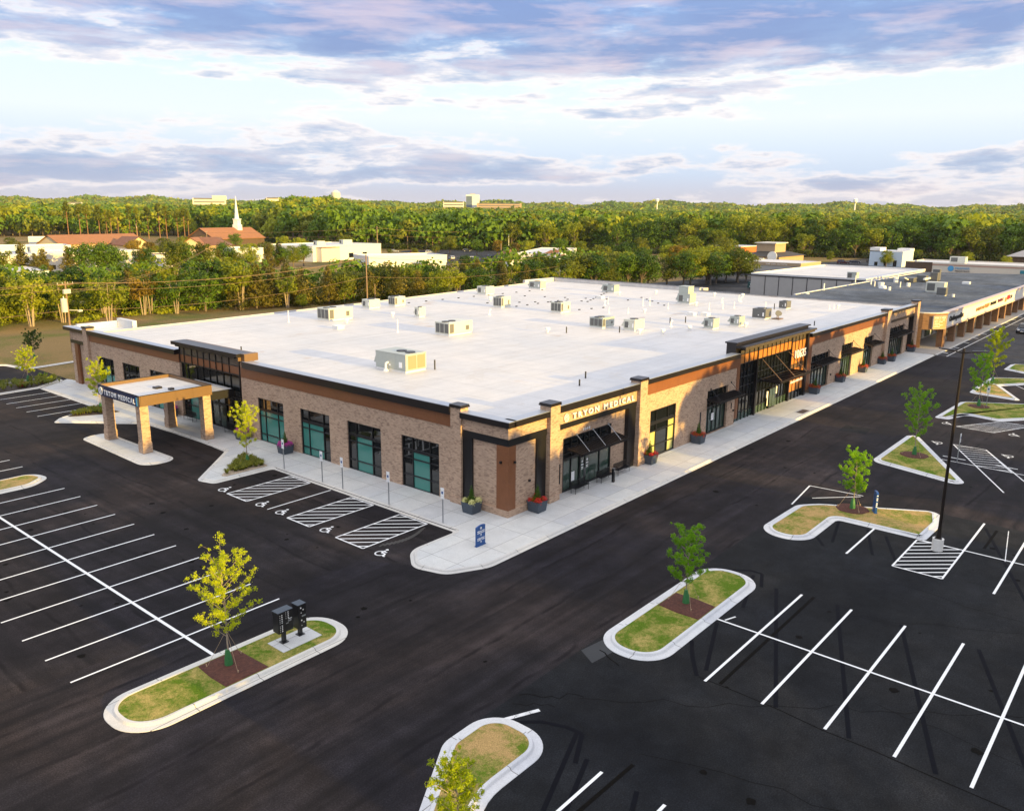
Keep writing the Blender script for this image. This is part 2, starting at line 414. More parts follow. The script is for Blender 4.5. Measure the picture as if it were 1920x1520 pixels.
ASPH_GREY = asphalt('grey_asphalt', (.042, .042, .046), .5, .5, (.06, 1.0, 1))
def concrete(name, base, joints=None, jw=.022):
    m, nt, b, o = new_mat(name); t = NT(nt)
    fine = t.noise(20, 4, .7); med = t.noise(.9, 5, .6); big = t.noise(.2, 3, .5)
    v = t.mix(.6, t.ramp(fine, [(.3, .86), (.7, 1.12)]), t.ramp(med, [(.3, .86), (.7, 1.1)]), 'MULTIPLY')
    v = t.mix(.7, v, t.ramp(big, [(.35, (.92, .94, .97)), (.65, (1.06, 1.03, 1.0))]), 'MULTIPLY')
    col = t.mix(1.0, base, v, 'MULTIPLY')
    if joints:
        g = t.n('ShaderNodeNewGeometry'); sp = t.n('ShaderNodeSeparateXYZ'); t.l(g.outputs['Position'], sp.inputs[0])
        tot = None
        for ax, step, off in joints:
            q = t.math('FRACT', t.math('DIVIDE', t.math('ADD', sp.outputs[ax], off + 1000 * step), step))
            e = t.math('LESS_THAN', t.math('MULTIPLY', q, step), jw)
            tot = e if tot is None else t.math('MAXIMUM', tot, e)
        # slab to slab tone
        cb = t.n('ShaderNodeCombineXYZ')
        for k, (ax, step, off) in enumerate(joints[:2]): t.l(t.math('FLOOR', t.math('DIVIDE', t.math('ADD', sp.outputs[ax], off + 1000 * step), step)), cb.inputs[k])
        wn = t.n('ShaderNodeTexWhiteNoise'); t.l(cb.outputs[0], wn.inputs['Vector'])
        col = t.mix(1.0, col, t.ramp(wn.outputs['Value'], [(0, (.90, .90, .92)), (1, (1.06, 1.04, 1.0))]), 'MULTIPLY')
        col = t.mix(tot, col, (.13, .12, .11))
    t.l(col, b.inputs['Base Color']); b.inputs['Roughness'].default_value = .85
    t.bump(fine, .12, .01, b)
    return m
CONC = concrete('sidewalk_concrete', (.56, .57, .57), [(0, 3.05, 1.2), (1, 2.13, .55)])
CONC_L = concrete('sidewalk_concrete_side', (.56, .57, .57), [(1, 3.05, .2), (0, 2.13, .25)])
KERB = concrete('kerb_concrete', (.60, .585, .55), [(0, 3.05, .4), (1, 3.05, .9)], .03)
KERBW = concrete('old_kerb_concrete', (.60, .61, .63), [(0, 3.05, .9), (1, 3.05, .2)], .03)
def paint(name, c, wear):
    m, nt, b, o = new_mat(name); t = NT(nt)
    n = t.noise(26, 4, .7); k = t.noise(2.2, 4, .6)
    f = t.ramp(t.math('ADD', t.math('MULTIPLY', n, .6), t.math('MULTIPLY', k, .4)), [(wear - .06, (.05, .05, .05)), (wear, c)])
    t.l(f, b.inputs['Base Color']); b.inputs['Roughness'].default_value = .6
    return m
PAINT = paint('white_line_paint', (.78, .78, .78), .385)
PAINTW = paint('worn_line_paint', (.70, .70, .70), .45)
TAR = plain('black_tar_seal', (.0030, .0034, .0062), .75, 0, .35, 3, spec=.08)
TARB = plain('covered_old_line', (.0045, .0038, .0032), .8, 0, .7, 9, spec=.06)
def grass(name, green, dry, amt=.5, sc=.55):
    m, nt, b, o = new_mat(name); t = NT(nt)
    big = t.noise(sc, 4, .6, dist=.6); blade = t.noise(16, 4, .75, vec=t.pos((1, 1.6, 1))); mid = t.noise(4.5, 4, .65)
    f = t.math('ADD', t.math('MULTIPLY', big, .62), t.math('MULTIPLY', mid, .38))
    c = t.ramp(f, [(amt - .10, green), (amt, tuple((g + d) / 2 for g, d in zip(green, dry))), (amt + .08, dry)])
    c = t.mix(1.0, c, t.ramp(blade, [(.28, .45), (.5, .95), (.74, 1.75)]), 'MULTIPLY')
    t.l(c, b.inputs['Base Color']); b.inputs['Roughness'].default_value = .95; b.inputs['Specular IOR Level'].default_value = .1
    t.bump(blade, .8, .05, b)
    return m
GRASS = grass('patchy_island_grass', (.095, .16, .012), (.40, .31, .10), .53)
GRASS_D = grass('dry_island_grass', (.12, .18, .016), (.46, .30, .12), .49)
GRASS_F = grass('rough_field_grass', (.10, .095, .022), (.26, .17, .075), .47, .05)
MULCH = plain('bark_mulch', (.085, .028, .018), .95, 0, .75, 7, .9)
GRAVEL = plain('river_pebbles', (.42, .33, .24), .8, 0, .6, 9, .8)
def roofmat():
    m, nt, b, o = new_mat('white_roof_membrane'); t = NT(nt)
    big = t.noise(.07, 4, .6, vec=t.pos((1.0, .55, 1))); med = t.noise(.6, 5, .65); fine = t.noise(9, 3, .6)
    c = t.ramp(big, [(.35, (.54, .54, .55)), (.55, (.62, .595, .575)), (.75, (.67, .635, .61))])
    c = t.mix(.7, c, t.ramp(med, [(.3, .90), (.7, 1.06)]), 'MULTIPLY')
    c = t.mix(.6, c, t.ramp(fine, [(.3, .90), (.7, 1.08)]), 'MULTIPLY')
    g = t.n('ShaderNodeNewGeometry'); sp = t.n('ShaderNodeSeparateXYZ'); t.l(g.outputs['Position'], sp.inputs[0])
    q = t.math('FRACT', t.math('DIVIDE', sp.outputs[0], 3.05)); e = t.math('LESS_THAN', q, .018)
    c = t.mix(t.math('MULTIPLY', e, .75), c, (.36, .35, .35))
    lon = t.noise(1.0, 5, .65, vec=t.pos((.06, 1.1, 1), (4, 8, 0))); c = t.mix(.8, c, t.ramp(lon, [(.36, (.90, .89, .88)), (.55, (1.02, 1.01, 1.0))]), 'MULTIPLY')
    pd = t.noise(.16, 5, .6, vec=t.pos((1, 1.5, 1), (61, 13, 0)), dist=.5); c = t.mix(t.ramp(pd, [(.60, 0.0), (.64, .5), (.66, .12), (.75, .25)]), c, (.50, .46, .42))
    st = t.noise(.22, 3, .5, vec=t.pos((1, 1, 1), (31, 3, 0)))
    c = t.mix(t.ramp(st, [(.67, 0.0), (.75, .6)]), c, (.42, .29, .19))
    t.l(c, b.inputs['Base Color']); b.inputs['Roughness'].default_value = .55
    t.bump(med, .1, .03, b)
    return m
ROOFW = roofmat()
ROOFG = asphalt('grey_shingle_roof', (.085, .098, .118), .3, .4, (.3, 1.2, 1), sheen=.12)
# ------------------------------------------------------------------ terrain
def smooth(t): t = np.clip(t, 0, 1); return t * t * (3 - 2 * t)
def theta(x, y):    # bearing to the left of the view axis, degrees
    return np.degrees(np.arctan2(y, x)) - math.degrees(YAW)
def terrain_h(x, y):
    x = np.asarray(x, float); y = np.asarray(y, float)
    r = np.hypot(x, y); th = theta(x, y)
    h = 7.0 * smooth((r - 430) / 1150) + 42 * smooth((r - 2200) / 1900)
    h = h + 4 * np.sin(x * .0031 + 1.1) * np.sin(y * .0027) * smooth((r - 600) / 900)
    h = h + 15 * np.exp(-((th - 13.2) / 3.6) ** 2) * np.exp(-((r - 1060) / 330) ** 2)
    h = h - 4 * np.exp(-((th + 30) / 12) ** 2) * smooth((r - 600) / 900)
    h = h + 7 * np.sin(th * .55 + .8) * smooth((r - 2500) / 1500) + 5 * np.sin(th * 1.7) * smooth((r - 2800) / 1200)
    return h
def build_terrain():
    az = list(np.arange(-180, -42, 12.0)) + list(np.arange(-42, 42.01, .75)) + list(np.arange(50, 180, 12.0))
    az = np.radians(np.array(az)) + YAW
    rr = np.array([0.01, 40, 90, 150, 220, 300, 380, 430, 480, 540, 600, 670, 740, 810, 880, 950, 1020, 1100, 1180, 1270, 1370, 1480, 1600, 1750, 1950, 2200, 2500, 2850, 3250, 3700, 4200, 4800, 6500, 9000])
    A, Q = np.meshgrid(az, rr, indexing='ij'); X = Q * np.cos(A); Y = Q * np.sin(A)
    Z = terrain_h(X, Y) - .06
    n, m = A.shape; V = np.stack([X, Y, Z], -1).reshape(-1, 3)
    i, j = np.meshgrid(np.arange(n), np.arange(m - 1), indexing='ij'); i2 = (i + 1) % n
    Fq = np.stack([i * m + j, i * m + j + 1, i2 * m + j + 1, i2 * m + j], -1).reshape(-1, 4)
    o = np_mesh('ground', V, Fq, GRASS_F, smooth=True); tag(o, kind='structure')
build_terrain()

def sheet(name, poly, z, mat):
    mb = MB(); mb.face([(x, y, z) for x, y in poly]); return tag(mb.build(name, mat), kind='structure')
sheet('parking_lot', [(-90, -140), (134.3, -140), (134.3, 30.2), (40.0, 34.2), (40.5, 116.4), (46.5, 116.9), (60, 118), (60, 119.5), (38.2, 121.2), (-90, 121)], 0.0, ASPH_NEW)
sheet('side_lane', [(-89, 36.4), (29.2, 36.4), (30.6, 33.4), (39.9, 34.3), (40.4, 116.2), (46.2, 116.7), (38.1, 120.9), (-89, 120.5)], 0.004, ASPH_LEFT)
sheet('old_parking_lot', [(4, -120), (61.0, -120), (61.0, 12.2), (58.5, 20.38), (44, 20.42), (30, 20.30), (22.0, 20.22), (14.0, 15.9), (4, 10.5)], 0.005, ASPH_OLD)
sheet('road', [(134.3, -140), (420, -140), (420, 30.2), (134.3, 30.2)], 0.002, ASPH_GREY)
sheet('loading_yard', [(141, 61.5), (215, 61.5), (215, 90), (300, 96), (300, 122), (214, 130), (150, 118), (141.5, 108)], 0.002, ASPH_GREY)
sheet('far_road', [(250, 96), (420, 96), (640, 120), (640, 132), (400, 132), (330, 135), (250, 135)], 0.004, ASPH_GREY)
sheet('far_car_park', [(225, 232), (345, 215), (380, 330), (255, 345)], 0.002, ASPH_GREY)
sheet('boulevard', [(262, 348), (300, 352), (560, 236), (900, 60), (900, 46), (555, 222), (290, 338)], 0.006, ASPH_GREY)

# ------------------------------------------------------------------ kerbs and islands
def rounded(pts, rad, seg=9):
    out = []; n = len(pts)
    for i in range(n):
        p = Vector(pts[i]); a = Vector(pts[i - 1]) - p; b = Vector(pts[(i + 1) % n]) - p
        r = rad[i] if isinstance(rad, (list, tuple)) else rad
        if r <= 0.01: out.append((p.x, p.y)); continue
        ang = a.angle(b); d = min(r / math.tan(ang / 2), a.length * .49, b.length * .49); r = d * math.tan(ang / 2)
        a.normalize(); b.normalize(); c = p + (a + b).normalized() * (r / math.sin(ang / 2))
        s = p + a * d - c; e = p + b * d - c; t0 = math.atan2(s.y, s.x); t1 = math.atan2(e.y, e.x)
        dt = (t1 - t0 + math.pi) % (2 * math.pi) - math.pi
        k = max(2, int(abs(dt) / (math.pi / 2) * seg) + 1)
        for q in range(k + 1):
            t = t0 + dt * q / k; out.append((c.x + r * math.cos(t), c.y + r * math.sin(t)))
    return out
def area(p): return sum(p[i - 1][0] * p[i][1] - p[i][0] * p[i - 1][1] for i in range(len(p))) / 2
def inset(p, d):
    if area(p) < 0: p = p[::-1]
    n = len(p); out = []
    for i in range(n):
        a = Vector(p[i - 1]); b = Vector(p[i]); c = Vector(p[(i + 1) % n])
        u = (b - a).normalized(); v = (c - b).normalized(); nu = Vector((-u.y, u.x)); nv = Vector((-v.y, v.x))
        m = nu + nv
        if m.length < 1e-6: m = nu
        m.normalize(); k = d / max(.45, m.dot(nu)); out.append((b.x + m.x * k, b.y + m.y * k))
    return out
def kerb(poly, mat=None, gutter=.34, top=.14, z=0.006, name='kerb', fill=None, fillname='island_grass', lip=.16):
    mat = mat or KERB
    if area(poly) < 0: poly = poly[::-1]
    prof = [(0, 0.0), (.012, .018), (gutter, .03), (gutter + .05, top - .02), (gutter + .075, top), (gutter + .05 + lip, top), (gutter + .06 + lip, top - .03)]
    rings = [[(x, y, z + h) for x, y in inset(poly, d)] for d, h in prof]
    mb = MB(); n = len(poly)
    for a, b in zip(rings[:-1], rings[1:]):
        for i in range(n):
            j = (i + 1) % n; mb.face([a[i], a[j], b[j], b[i]])
    tag(mb.build(name, mat), kind='structure')
    inner = inset(poly, gutter + .055 + lip)
    if fill:
        f = MB(); f.face([(x, y, z + top - .015) for x, y in inner]); tag(f.build(fillname, fill), kind='structure')
    return inner
def mound(poly, z, h, mat, name, kind='structure', mb=None):
    """a slightly domed patch of mulch or soil"""
    cx = sum(p[0] for p in poly) / len(poly); cy = sum(p[1] for p in poly) / len(poly)
    f = MB(); rings = []
    for k, hh in ((1.0, 0), (.9, .7), (.6, 1.0)): rings.append([(cx + (x - cx) * k, cy + (y - cy) * k, z + h * hh) for x, y in poly])
    n = len(poly)
    for a, b in zip(rings[:-1], rings[1:]):
        for i in range(n): f.face([a[i], a[(i + 1) % n], b[(i + 1) % n], b[i]])
    f.face(rings[-1]); return tag(f.build(name, mat), kind=kind)
def disc(cx, cy, r, n=20, jit=.06):
    rnd = random.Random(int(cx * 100)); return [(cx + r * (1 + rnd.uniform(-jit, jit)) * math.cos(2 * math.pi * i / n), cy + r * (1 + rnd.uniform(-jit, jit)) * math.sin(2 * math.pi * i / n)) for i in range(n)]

kerb(rounded([(12.0, 29.38), (23.45, 29.38), (23.45, 33.0), (12.0, 33.1)], [1.75, 1.6, 1.7, 1.6]), fill=GRASS)
mound([(16.45, 30.0), (18.6, 30.0), (18.55, 31.2), (18.5, 32.45), (16.5, 32.45), (16.4, 31.2)], .139, .05, MULCH, 'mulch_bed')
kerb(rounded([(30.15, 16.75), (42.45, 16.75), (42.45, 20.35), (30.15, 20.35)], 1.7), KERBW, fill=GRASS)
mound([(35.5, 17.35), (37.4, 17.35), (37.55, 18.6), (37.5, 19.75), (35.6, 19.75), (35.45, 18.6)], .139, .05, MULCH, 'mulch_bed')
kerb(rounded([(22.95, 16.8), (22.95, 20.3), (20.0, 20.25), (11.0, 14.6), (12.4, 12.6), (18.6, 16.8)], [1.5, 1.7, 1.2, .5, .5, 3]), KERBW, fill=GRASS_D)
kerb(rounded([(49.25, 17.05), (54.9, 17.05), (54.9, 11.45), (58.6, 11.35), (61.4, 12.1), (57.3, 19.2), (56.0, 20.3), (49.25, 20.45)], [1.6, .4, .3, 1.2, .8, 2.5, 1.5, 1.7]), KERBW, fill=GRASS_D)
mound(disc(57.5, 16.9, 1.1), .139, .05, MULCH, 'mulch_bed')
kerb(rounded([(68.4, 11.6), (84.0, 19.8), (70.9, 19.75)], [.75, .6, 1.3]), KERBW, fill=GRASS)
mound(disc(74.85, 17.35, 1.15), .139, .05, MULCH, 'mulch_bed')
kerb(rounded([(91.4, 19.75), (91.5, 18.4), (94.9, 17.4), (94.0, 14.3), (98.2, 11.0), (105, 9.0), (106, 12), (101.6, 19.4)], [.4, .4, .8, .8, .6, .5, .5, 1.0]), KERBW, fill=GRASS)
mound(disc(99.8, 17.3, 1.1), .139, .05, MULCH, 'mulch_bed')
kerb(rounded([(106.4, 14.2), (115.3, 18.1), (115.0, 20.0), (107.6, 19.9)], [.5, .4, .6, 1.0]), KERBW, fill=GRASS_D)
kerb(rounded([(113.9, 18.3), (122, 12.5), (124, 14.0), (120.0, 19.8), (116.0, 20.0)], [.4, .5, .5, .8, .5]), KERBW, fill=GRASS)
kerb(rounded([(126.0, 16.6), (134.4, 12.0), (136, 13.0), (133.4, 19.8), (127.9, 19.8)], [.4, .5, .5, .8, .8]), KERBW, fill=GRASS)
kerb(rounded([(-6, 65.25), (21.6, 65.2), (23.3, 66.6), (22.9, 68.7), (-6, 68.8)], [.5, 1.6, 1.2, 1.5, .5]), fill=GRASS_D)
# drop-off island under the entrance canopy
kerb(rounded([(29.4, 63.7), (32.35, 63.7), (32.2, 76.6), (29.7, 76.6)], [1.3, 1.2, .8, 1.1]), gutter=.22, top=.11, fill=CONC_L, fillname='sidewalk', lip=.14)
# main pavement round the building
walk = rounded([(134.3, 29.9), (134.3, 36.0), (40.6, 36.0), (40.6, 104.2), (40.2, 105.4), (35.85, 101.9), (35.85, 87.3), (31.6, 85.75), (30.4, 84.2), (34.9, 78.6), (36.1, 77.2), (36.3, 67.3), (36.1, 62.9), (30.4, 57.4), (30.9, 55.7),
    (36.0, 55.55), (36.0, 35.15), (32.0, 35.15), (30.4, 33.2), (31.0, 31.0), (33.4, 29.75)], [0, 0, 0, 0, 0, 0, .3, 1.0, .5, 1.2, 1.5, .5, .8, .8, .5, .3, .3, 1.9, 1.2, 1.2, 2.2])
kerb(walk, gutter=.20, top=.13, fill=CONC, fillname='sidewalk', lip=.16)
# planting beds in the pavement
bed1 = rounded([(31.7, 56.35), (36.05, 56.25), (36.65, 60.0), (35.9, 60.4)], [.3, .3, .3, .3])
bed2 = rounded([(31.9, 85.3), (34.8, 83.75), (36.75, 83.5), (35.75, 86.85), (33.5, 86.1)], [.3, .5, .2, .3, .3])
mound(bed1, .131, .10, GRAVEL, 'planting_bed'); mound(bed2, .131, .10, SOIL, 'planting_bed')
# kerb island and lawn edge at the far left
b3 = rounded([(39.7, 105.2), (39.5, 108.2), (33.6, 108.0), (14, 107.5), (14, 101.5), (31.5, 101.7), (35.9, 102.2)], [.4, .4, .3, .5, .5, .3, .3])
kerb(b3, gutter=.2, fill=SOIL, fillname='planting_bed')
lawn = rounded([(47.5, 117.2), (60, 119.5), (200, 128), (200, 260), (-20, 260), (-20, 121.5), (38.4, 121.2), (39.3, 115.6)], [.5, .3, 1, 1, 1, .5, 1.0, 1.0])
kerb(lawn, gutter=.25, fill=grass('lawn', (.09, .14, .015), (.27, .175, .07), .435, .06), fillname='lawn')

# ------------------------------------------------------------------ painted markings
class Lines(MB):
    def line(s, a, b, w=.11, z=.011):
        a = Vector(a); b = Vector(b); d = (b - a); n = Vector((-d.y, d.x)).normalized() * w / 2
        s.face([(a.x - n.x, a.y - n.y, z), (b.x - n.x, b.y - n.y, z), (b.x + n.x, b.y + n.y, z), (a.x + n.x, a.y + n.y, z)])
    def hatch(s, poly, ang, step, w=.11, z=.011, outline=True):
        d = Vector((math.cos(ang), math.sin(ang))); n = Vector((-d.y, d.x)); P = [Vector(p) for p in poly]
        ks = [p.dot(n) for p in P]; k = min(ks) + step * .6
        while k < max(ks) - .08:
            hits = []
            for i in range(len(P)):
                a, b = P[i - 1], P[i]; ka, kb = a.dot(n) - k, b.dot(n) - k
                if ka * kb < 0: hits.append(a + (b - a) * (ka / (ka - kb)))
            if len(hits) == 2 and (hits[0] - hits[1]).length > .3: s.line(hits[0], hits[1], w, z)
            k += step
        if outline:
            for i in range(len(P)): s.line(P[i - 1], P[i], w, z + .0015)
    def ring(s, c, r, t0, t1, w, z, U, V, n=16):
        pts = [Vector(c) + (U * math.cos(t) + V * math.sin(t)) * r for t in np.linspace(t0, t1, n)]
        for a, b in zip(pts[:-1], pts[1:]): s.line(a, b + (b - a) * .15, w, z)
    def icon(s, c, up, k=1.15, z=.011):
        V = Vector(up).normalized(); U = Vector((V.y, -V.x)); C = Vector(c)
        P = lambda u, v: C + (U * u + V * (v - .5)) * k
        s.ring(P(.02, .32), .34 * k, R(75), R(350), .10, z, U, V)
        s.line(P(-.04, .80), P(.0, .42), .12, z + .001); s.line(P(-.02, .44), P(.34, .44), .12, z + .0015)
        s.line(P(.32, .46), P(.50, .10), .12, z + .002); s.line(P(.48, .11), P(.62, .16), .11, z + .0025); s.line(P(-.02, .66), P(.26, .66), .10, z + .003)
        cc = P(-.06, .97); s.face([(cc.x + .11 * k * math.cos(t), cc.y + .11 * k * math.sin(t), z + .0035) for t in np.linspace(0, 6.283, 13)[:-1]])
L = Lines()
for i in range(11): L.line((12.27 if i > 4 else 12.25, 63.08 - 2.7432 * i), (23.0, 63.08 - 2.7432 * i))
for y in (71.15, 73.9, 76.6, 79.35, 82.1): L.line((12.3, y), (23.0, y))
L.line((17.62, 64.9), (17.62, 33.05), .16, .0125); L.line((17.62, 69), (17.62, 84), .16, .0125)
for y in (99.1, 96.35, 93.6, 90.85, 88.1): L.line((30.4, y), (35.85, y))
L.line((42.2, 107.9), (43.6, 107.9))
for y0, y1 in ((50.42, 52.98), (43.02, 45.5), (37.55, 40.25)): L.hatch([(30.35, y0), (35.86, y0), (35.86, y1), (30.35, y1)], R(-47), .62)
L.line((30.4, 47.9), (35.86, 47.9))
for x, y in ((30.8, 54.0), (30.85, 49.15), (30.85, 46.75), (30.88, 41.8), (30.75, 36.2)): L.icon((x, y), (1, 0), .95)
tag(L.build('road_marking', PAINT), kind='structure')
L = Lines(); zz = .0135
for k in range(9):
    y = 14.52 - 2.67 * k; L.line((30.75, y), (42.1, y), .13, zz)
L.line((36.45, 17.0), (36.3, -12), .12, zz + .002)
L.line((49.45, 14.6), (54.9, 14.6), .13, zz)
L.hatch([(49.4, 9.18), (54.85, 9.2), (54.75, 11.9), (49.42, 11.9)], R(-48), .55, .11, zz)
L.line((54.7, 9.2), (60.9, 9.22), .13, zz); L.line((54.84, 11.6), (54.7, -12), .12, zz + .002)
for k in range(1, 8):
    y = 9.2 - 2.68 * k; L.line((49.2, y), (60.6, y), .13, zz)
for k in range(7):
    y = 14.55 - 2.67 * k; L.line((11.4, y), (22.65, y), .13, zz)
L.line((17.1, 11), (17.0, -10), .12, zz + .002)
tag(L.build('road_marking', PAINT), kind='structure')
L = Lines()
L.hatch([(75.3, 12.62), (75.25, 10.0), (81.4, 13.05), (81.42, 15.7)], R(-68), .75, .10)
L.line((81.4, 15.7), (69.1, 9.5), .11); L.line((81.4, 13.05), (62.5, 3.2), .11); L.line((75.5, 15.3), (74.9, 5.0), .11, .0135)
L.line((76.75, 15.5), (76.65, 13.7), .16); L.line((76.7, 11.6), (76.6, 9.8), .16)
L.hatch([(88.87, 17.1), (88.6, 13.8), (94.0, 11.4), (94.1, 14.2)], R(-72), .55, .10)
for x, y in ((89.7, 18.2), (89.1, 12.2), (80.9, 16.9), (80.3, 11.1), (79.2, 6.6)): L.icon((x, y), (-1, 0) if x < 85 else (1, 0), 1.0)
L.line((84.2, 3.2), (86.3, 9.5)); L.line((119, 18), (108.5, 11.5), .1); L.line((111.8, 12.6), (121, 5.5), .1); L.line((88.6, 11.0), (92.5, 8.5))
L.line((134.3, 28.38), (330, 28.38), .14)
for k in range(24): L.line((137.5 + 6.9 * k, 28.9), (137.9 + 6.9 * k, 29.8), .35, .012)
L.line((184, 24.6), (184, 28.3), .14); L.line((187, 24.6), (187, 28.3), .14)
for k in range(7): L.line((139 + 2.9 * k, 19.2), (139 + 2.9 * k, 13.5), .1)
tag(L.build('road_marking', PAINTW), kind='structure')
# old white lines, broken and half scraped, by the kerbs
L = Lines()
L.line((55.9, 20.62), (60.9, 21.2), .12, .014); L.line((60.9, 21.2), (61.2, 17.3), .11, .0145); L.line((58.2, 20.0), (60.9, 17.4), .11, .015); L.line((22.7, 19.45), (24.2, 18.75), .20, .014)
L.line((36.6, 16.4), (37.3, 16.15), .10, .014); L.line((60.4, 7.7), (54.6, 6.9), .05, .012); L.line((60.5, 3.3), (57.5, 3.9), .05, .012)
tag(L.build('worn_marking', PAINTW), kind='structure')
# black seal over the previous stall lines
L = Lines(); z = .0105
for a, b in (((42.15, 12.62), (30.77, 8.22)), ((42.08, 9.38), (30.72, 5.03)), ((41.97, 5.83), (30.7, 1.5)), ((41.9, 15.9), (30.9, 11.3)), ((42.7, 17.6), (38.5, 16.3)), ((36.1, 16.6), (31.6, 14.9)),
             ((41.9, 2.4), (30.7, -2.1)), ((54.5, 14.9), (50.3, 13.3)), ((54.9, 16.9), (50.7, 15.9)), ((51.0, 17.0), (49.7, 16.1)), ((54.0, 13.6), (49.0, 11.4)), ((60, 9.0), (49.3, 5.0)), ((60.2, 6.1), (49.4, 2.2)),
             ((22.9, 15.4), (19.2, 14.0)), ((24.1, 16.7), (19.6, 14.95)), ((22.6, 13.0), (12, 8.6))): L.line(a, b, .19, z)
for pts in ([(22.85, 19.0), (23.6, 18.2), (24.0, 17.2), (24.05, 16.45), (22.4, 15.6)], [(42.3, 19.2), (43.2, 18.0), (43.2, 17.3), (41.5, 16.6)], [(33.6, 16.7), (32.2, 15.9), (30.9, 15.0)]):
    for a, b in zip(pts[:-1], pts[1:]): L.line(a, b, .2, z + .0012); z += .0001
tag(L.build('tar_seal', TAR), kind='structure')
L = Lines()
for a, b in (((42.24, 13.9), (30.98, 13.9)), ((23.78, 13.89), (18.5, 14.05)), ((60, 8.3), (56, 8.3))): L.line(a, b, .17, .0118)
tag(L.build('worn_marking', TARB), kind='structure')
sheet('asphalt_patch', [(79.6, 22.9), (82.3, 23.2), (82.1, 25.6), (79.3, 25.4)], .006, ASPH_OLD)
sheet('asphalt_patch', [(28.7, 19.2), (30.3, 19.0), (31.0, 20.0), (29.3, 20.25)], .009, concrete('grey_patch', (.032, .034, .037)))
sheet('drain_grate', [(83.4, 30.45), (85.3, 30.45), (85.3, 31.2), (83.4, 31.2)], .142, plain('cast_iron', (.07, .05, .045), .7, .3, .3, 9))
DUST = paint('pale_dust', (.035, .031, .027), .50)
L = Lines()
for k in range(14):
    t = k / 13; a = (35.3 - 3.6 * t, 37.2 - .5 * math.sin(t * 3)); L.line(a, (a[0] - .5, a[1] - .12), .14 + .14 * math.sin(t * 3.1), .0125 + .0001 * k)
tag(L.build('dust_stain', DUST), kind='structure')
rs = random.Random(9); M_ = MB()
for (xa, xb, ya, yb, n) in ((12.5, 22.8, 36, 66, 34), (30.9, 42, -3, 14, 16), (49.5, 60, -2, 9, 12), (30.6, 35.5, 37, 55, 8), (24, 29, 22, 60, 12), (40, 120, 22, 29, 14), (62, 100, 5, 16, 8), (14, 30, -2, 12, 8)):
    for k in range(n):
        cx, cy, r_ = rs.uniform(xa, xb), rs.uniform(ya, yb), rs.uniform(.06, .24); M_.face([(cx + r_ * rs.uniform(.7, 1.2) * math.cos(t), cy + r_ * rs.uniform(.7, 1.2) * math.sin(t), .0098 + .00001 * k) for t in np.linspace(0, 6.283, 13)[:-1]])
tag(M_.build('oil_stain', TARB), kind='structure')
# hairline cracks, joints of old paving
rnd = random.Random(4); L = Lines()
def crack(a, b, w, n=10, j=.25, z=.0095):
    a = Vector(a); b = Vector(b); d = b - a; nn = Vector((-d.y, d.x)).normalized(); prev = a
    for i in range(1, n + 1):
        p = a + d * (i / n) + nn * (rnd.uniform(-j, j) if i < n else 0); L.line(prev, p, w, z); prev = p
crack((42.6, 18.8), (30.2, 18.6), .05, 8, .1); crack((30.9, 14.9), (30.2, -4), .06, 10, .12); crack((47, 14), (46, -6), .03, 12, .3)
crack((24.5, 20.1), (26.2, 17.9), .05, 8, .25); crack((23.8, 19.9), (24.8, 18.4), .04, 6, .2); crack((29.9, 19.6), (29.3, 18.1), .07, 5, .12); crack((26, 18), (38, 2), .03, 22, .3)
crack((41, 12), (46, 3), .025, 12, .2); crack((24.5, 14), (28, 2), .03, 12, .25); crack((62, 18), (67, 7), .03, 12, .3); crack((34, 8.2), (33, -2), .025, 8, .2); crack((50, 8), (52, 0), .03, 8, .3)
tag(L.build('asphalt_crack', TARB), kind='structure')
# ------------------------------------------------------------------ the long brick building
BX, BY = 40.0, 34.0
B = empty('commercial_building', (BX, BY, 0))
tag(B, 'long single-storey tan brick building with white flat roof and copper-coloured bands', 'building')
class FM(MB):
    """mesh laid out along a facade: ax 'X' = street side (plane y=34), 'Y' = side with the entrance canopy (plane x=40)"""
    def fb(s, ax, s0, s1, d0, d1, z0, z1, mi=0):
        if ax == 'X': s.box(s0, s1, BY + d0, BY + d1, z0, z1, mi)
        else: s.box(BX + d0, BX + d1, s0, s1, z0, z1, mi)
    def wall(s, ax, s0, s1, z0, z1, holes, d0=0, d1=.35):
        xs = sorted({s0, s1} | {h[0] for h in holes} | {h[1] for h in holes}); xs = [x for x in xs if s0 <= x <= s1]
        for a, b in zip(xs[:-1], xs[1:]):
            zc = [(z0, z1)]
            for h in holes:
                if h[0] <= a + 1e-6 and h[1] >= b - 1e-6:
                    new = []
                    for u, v in zc:
                        if h[2] > u: new.append((u, min(v, h[2])))
                        if h[3] < v: new.append((max(u, h[3]), v))
                    zc = [q for q in new if q[1] - q[0] > .005]
            for u, v in zc: s.fb(ax, a, b, d0, d1, u, v)
def P3(ax, s, d, z): return (s, BY + d, z) if ax == 'X' else (BX + d, s, z)
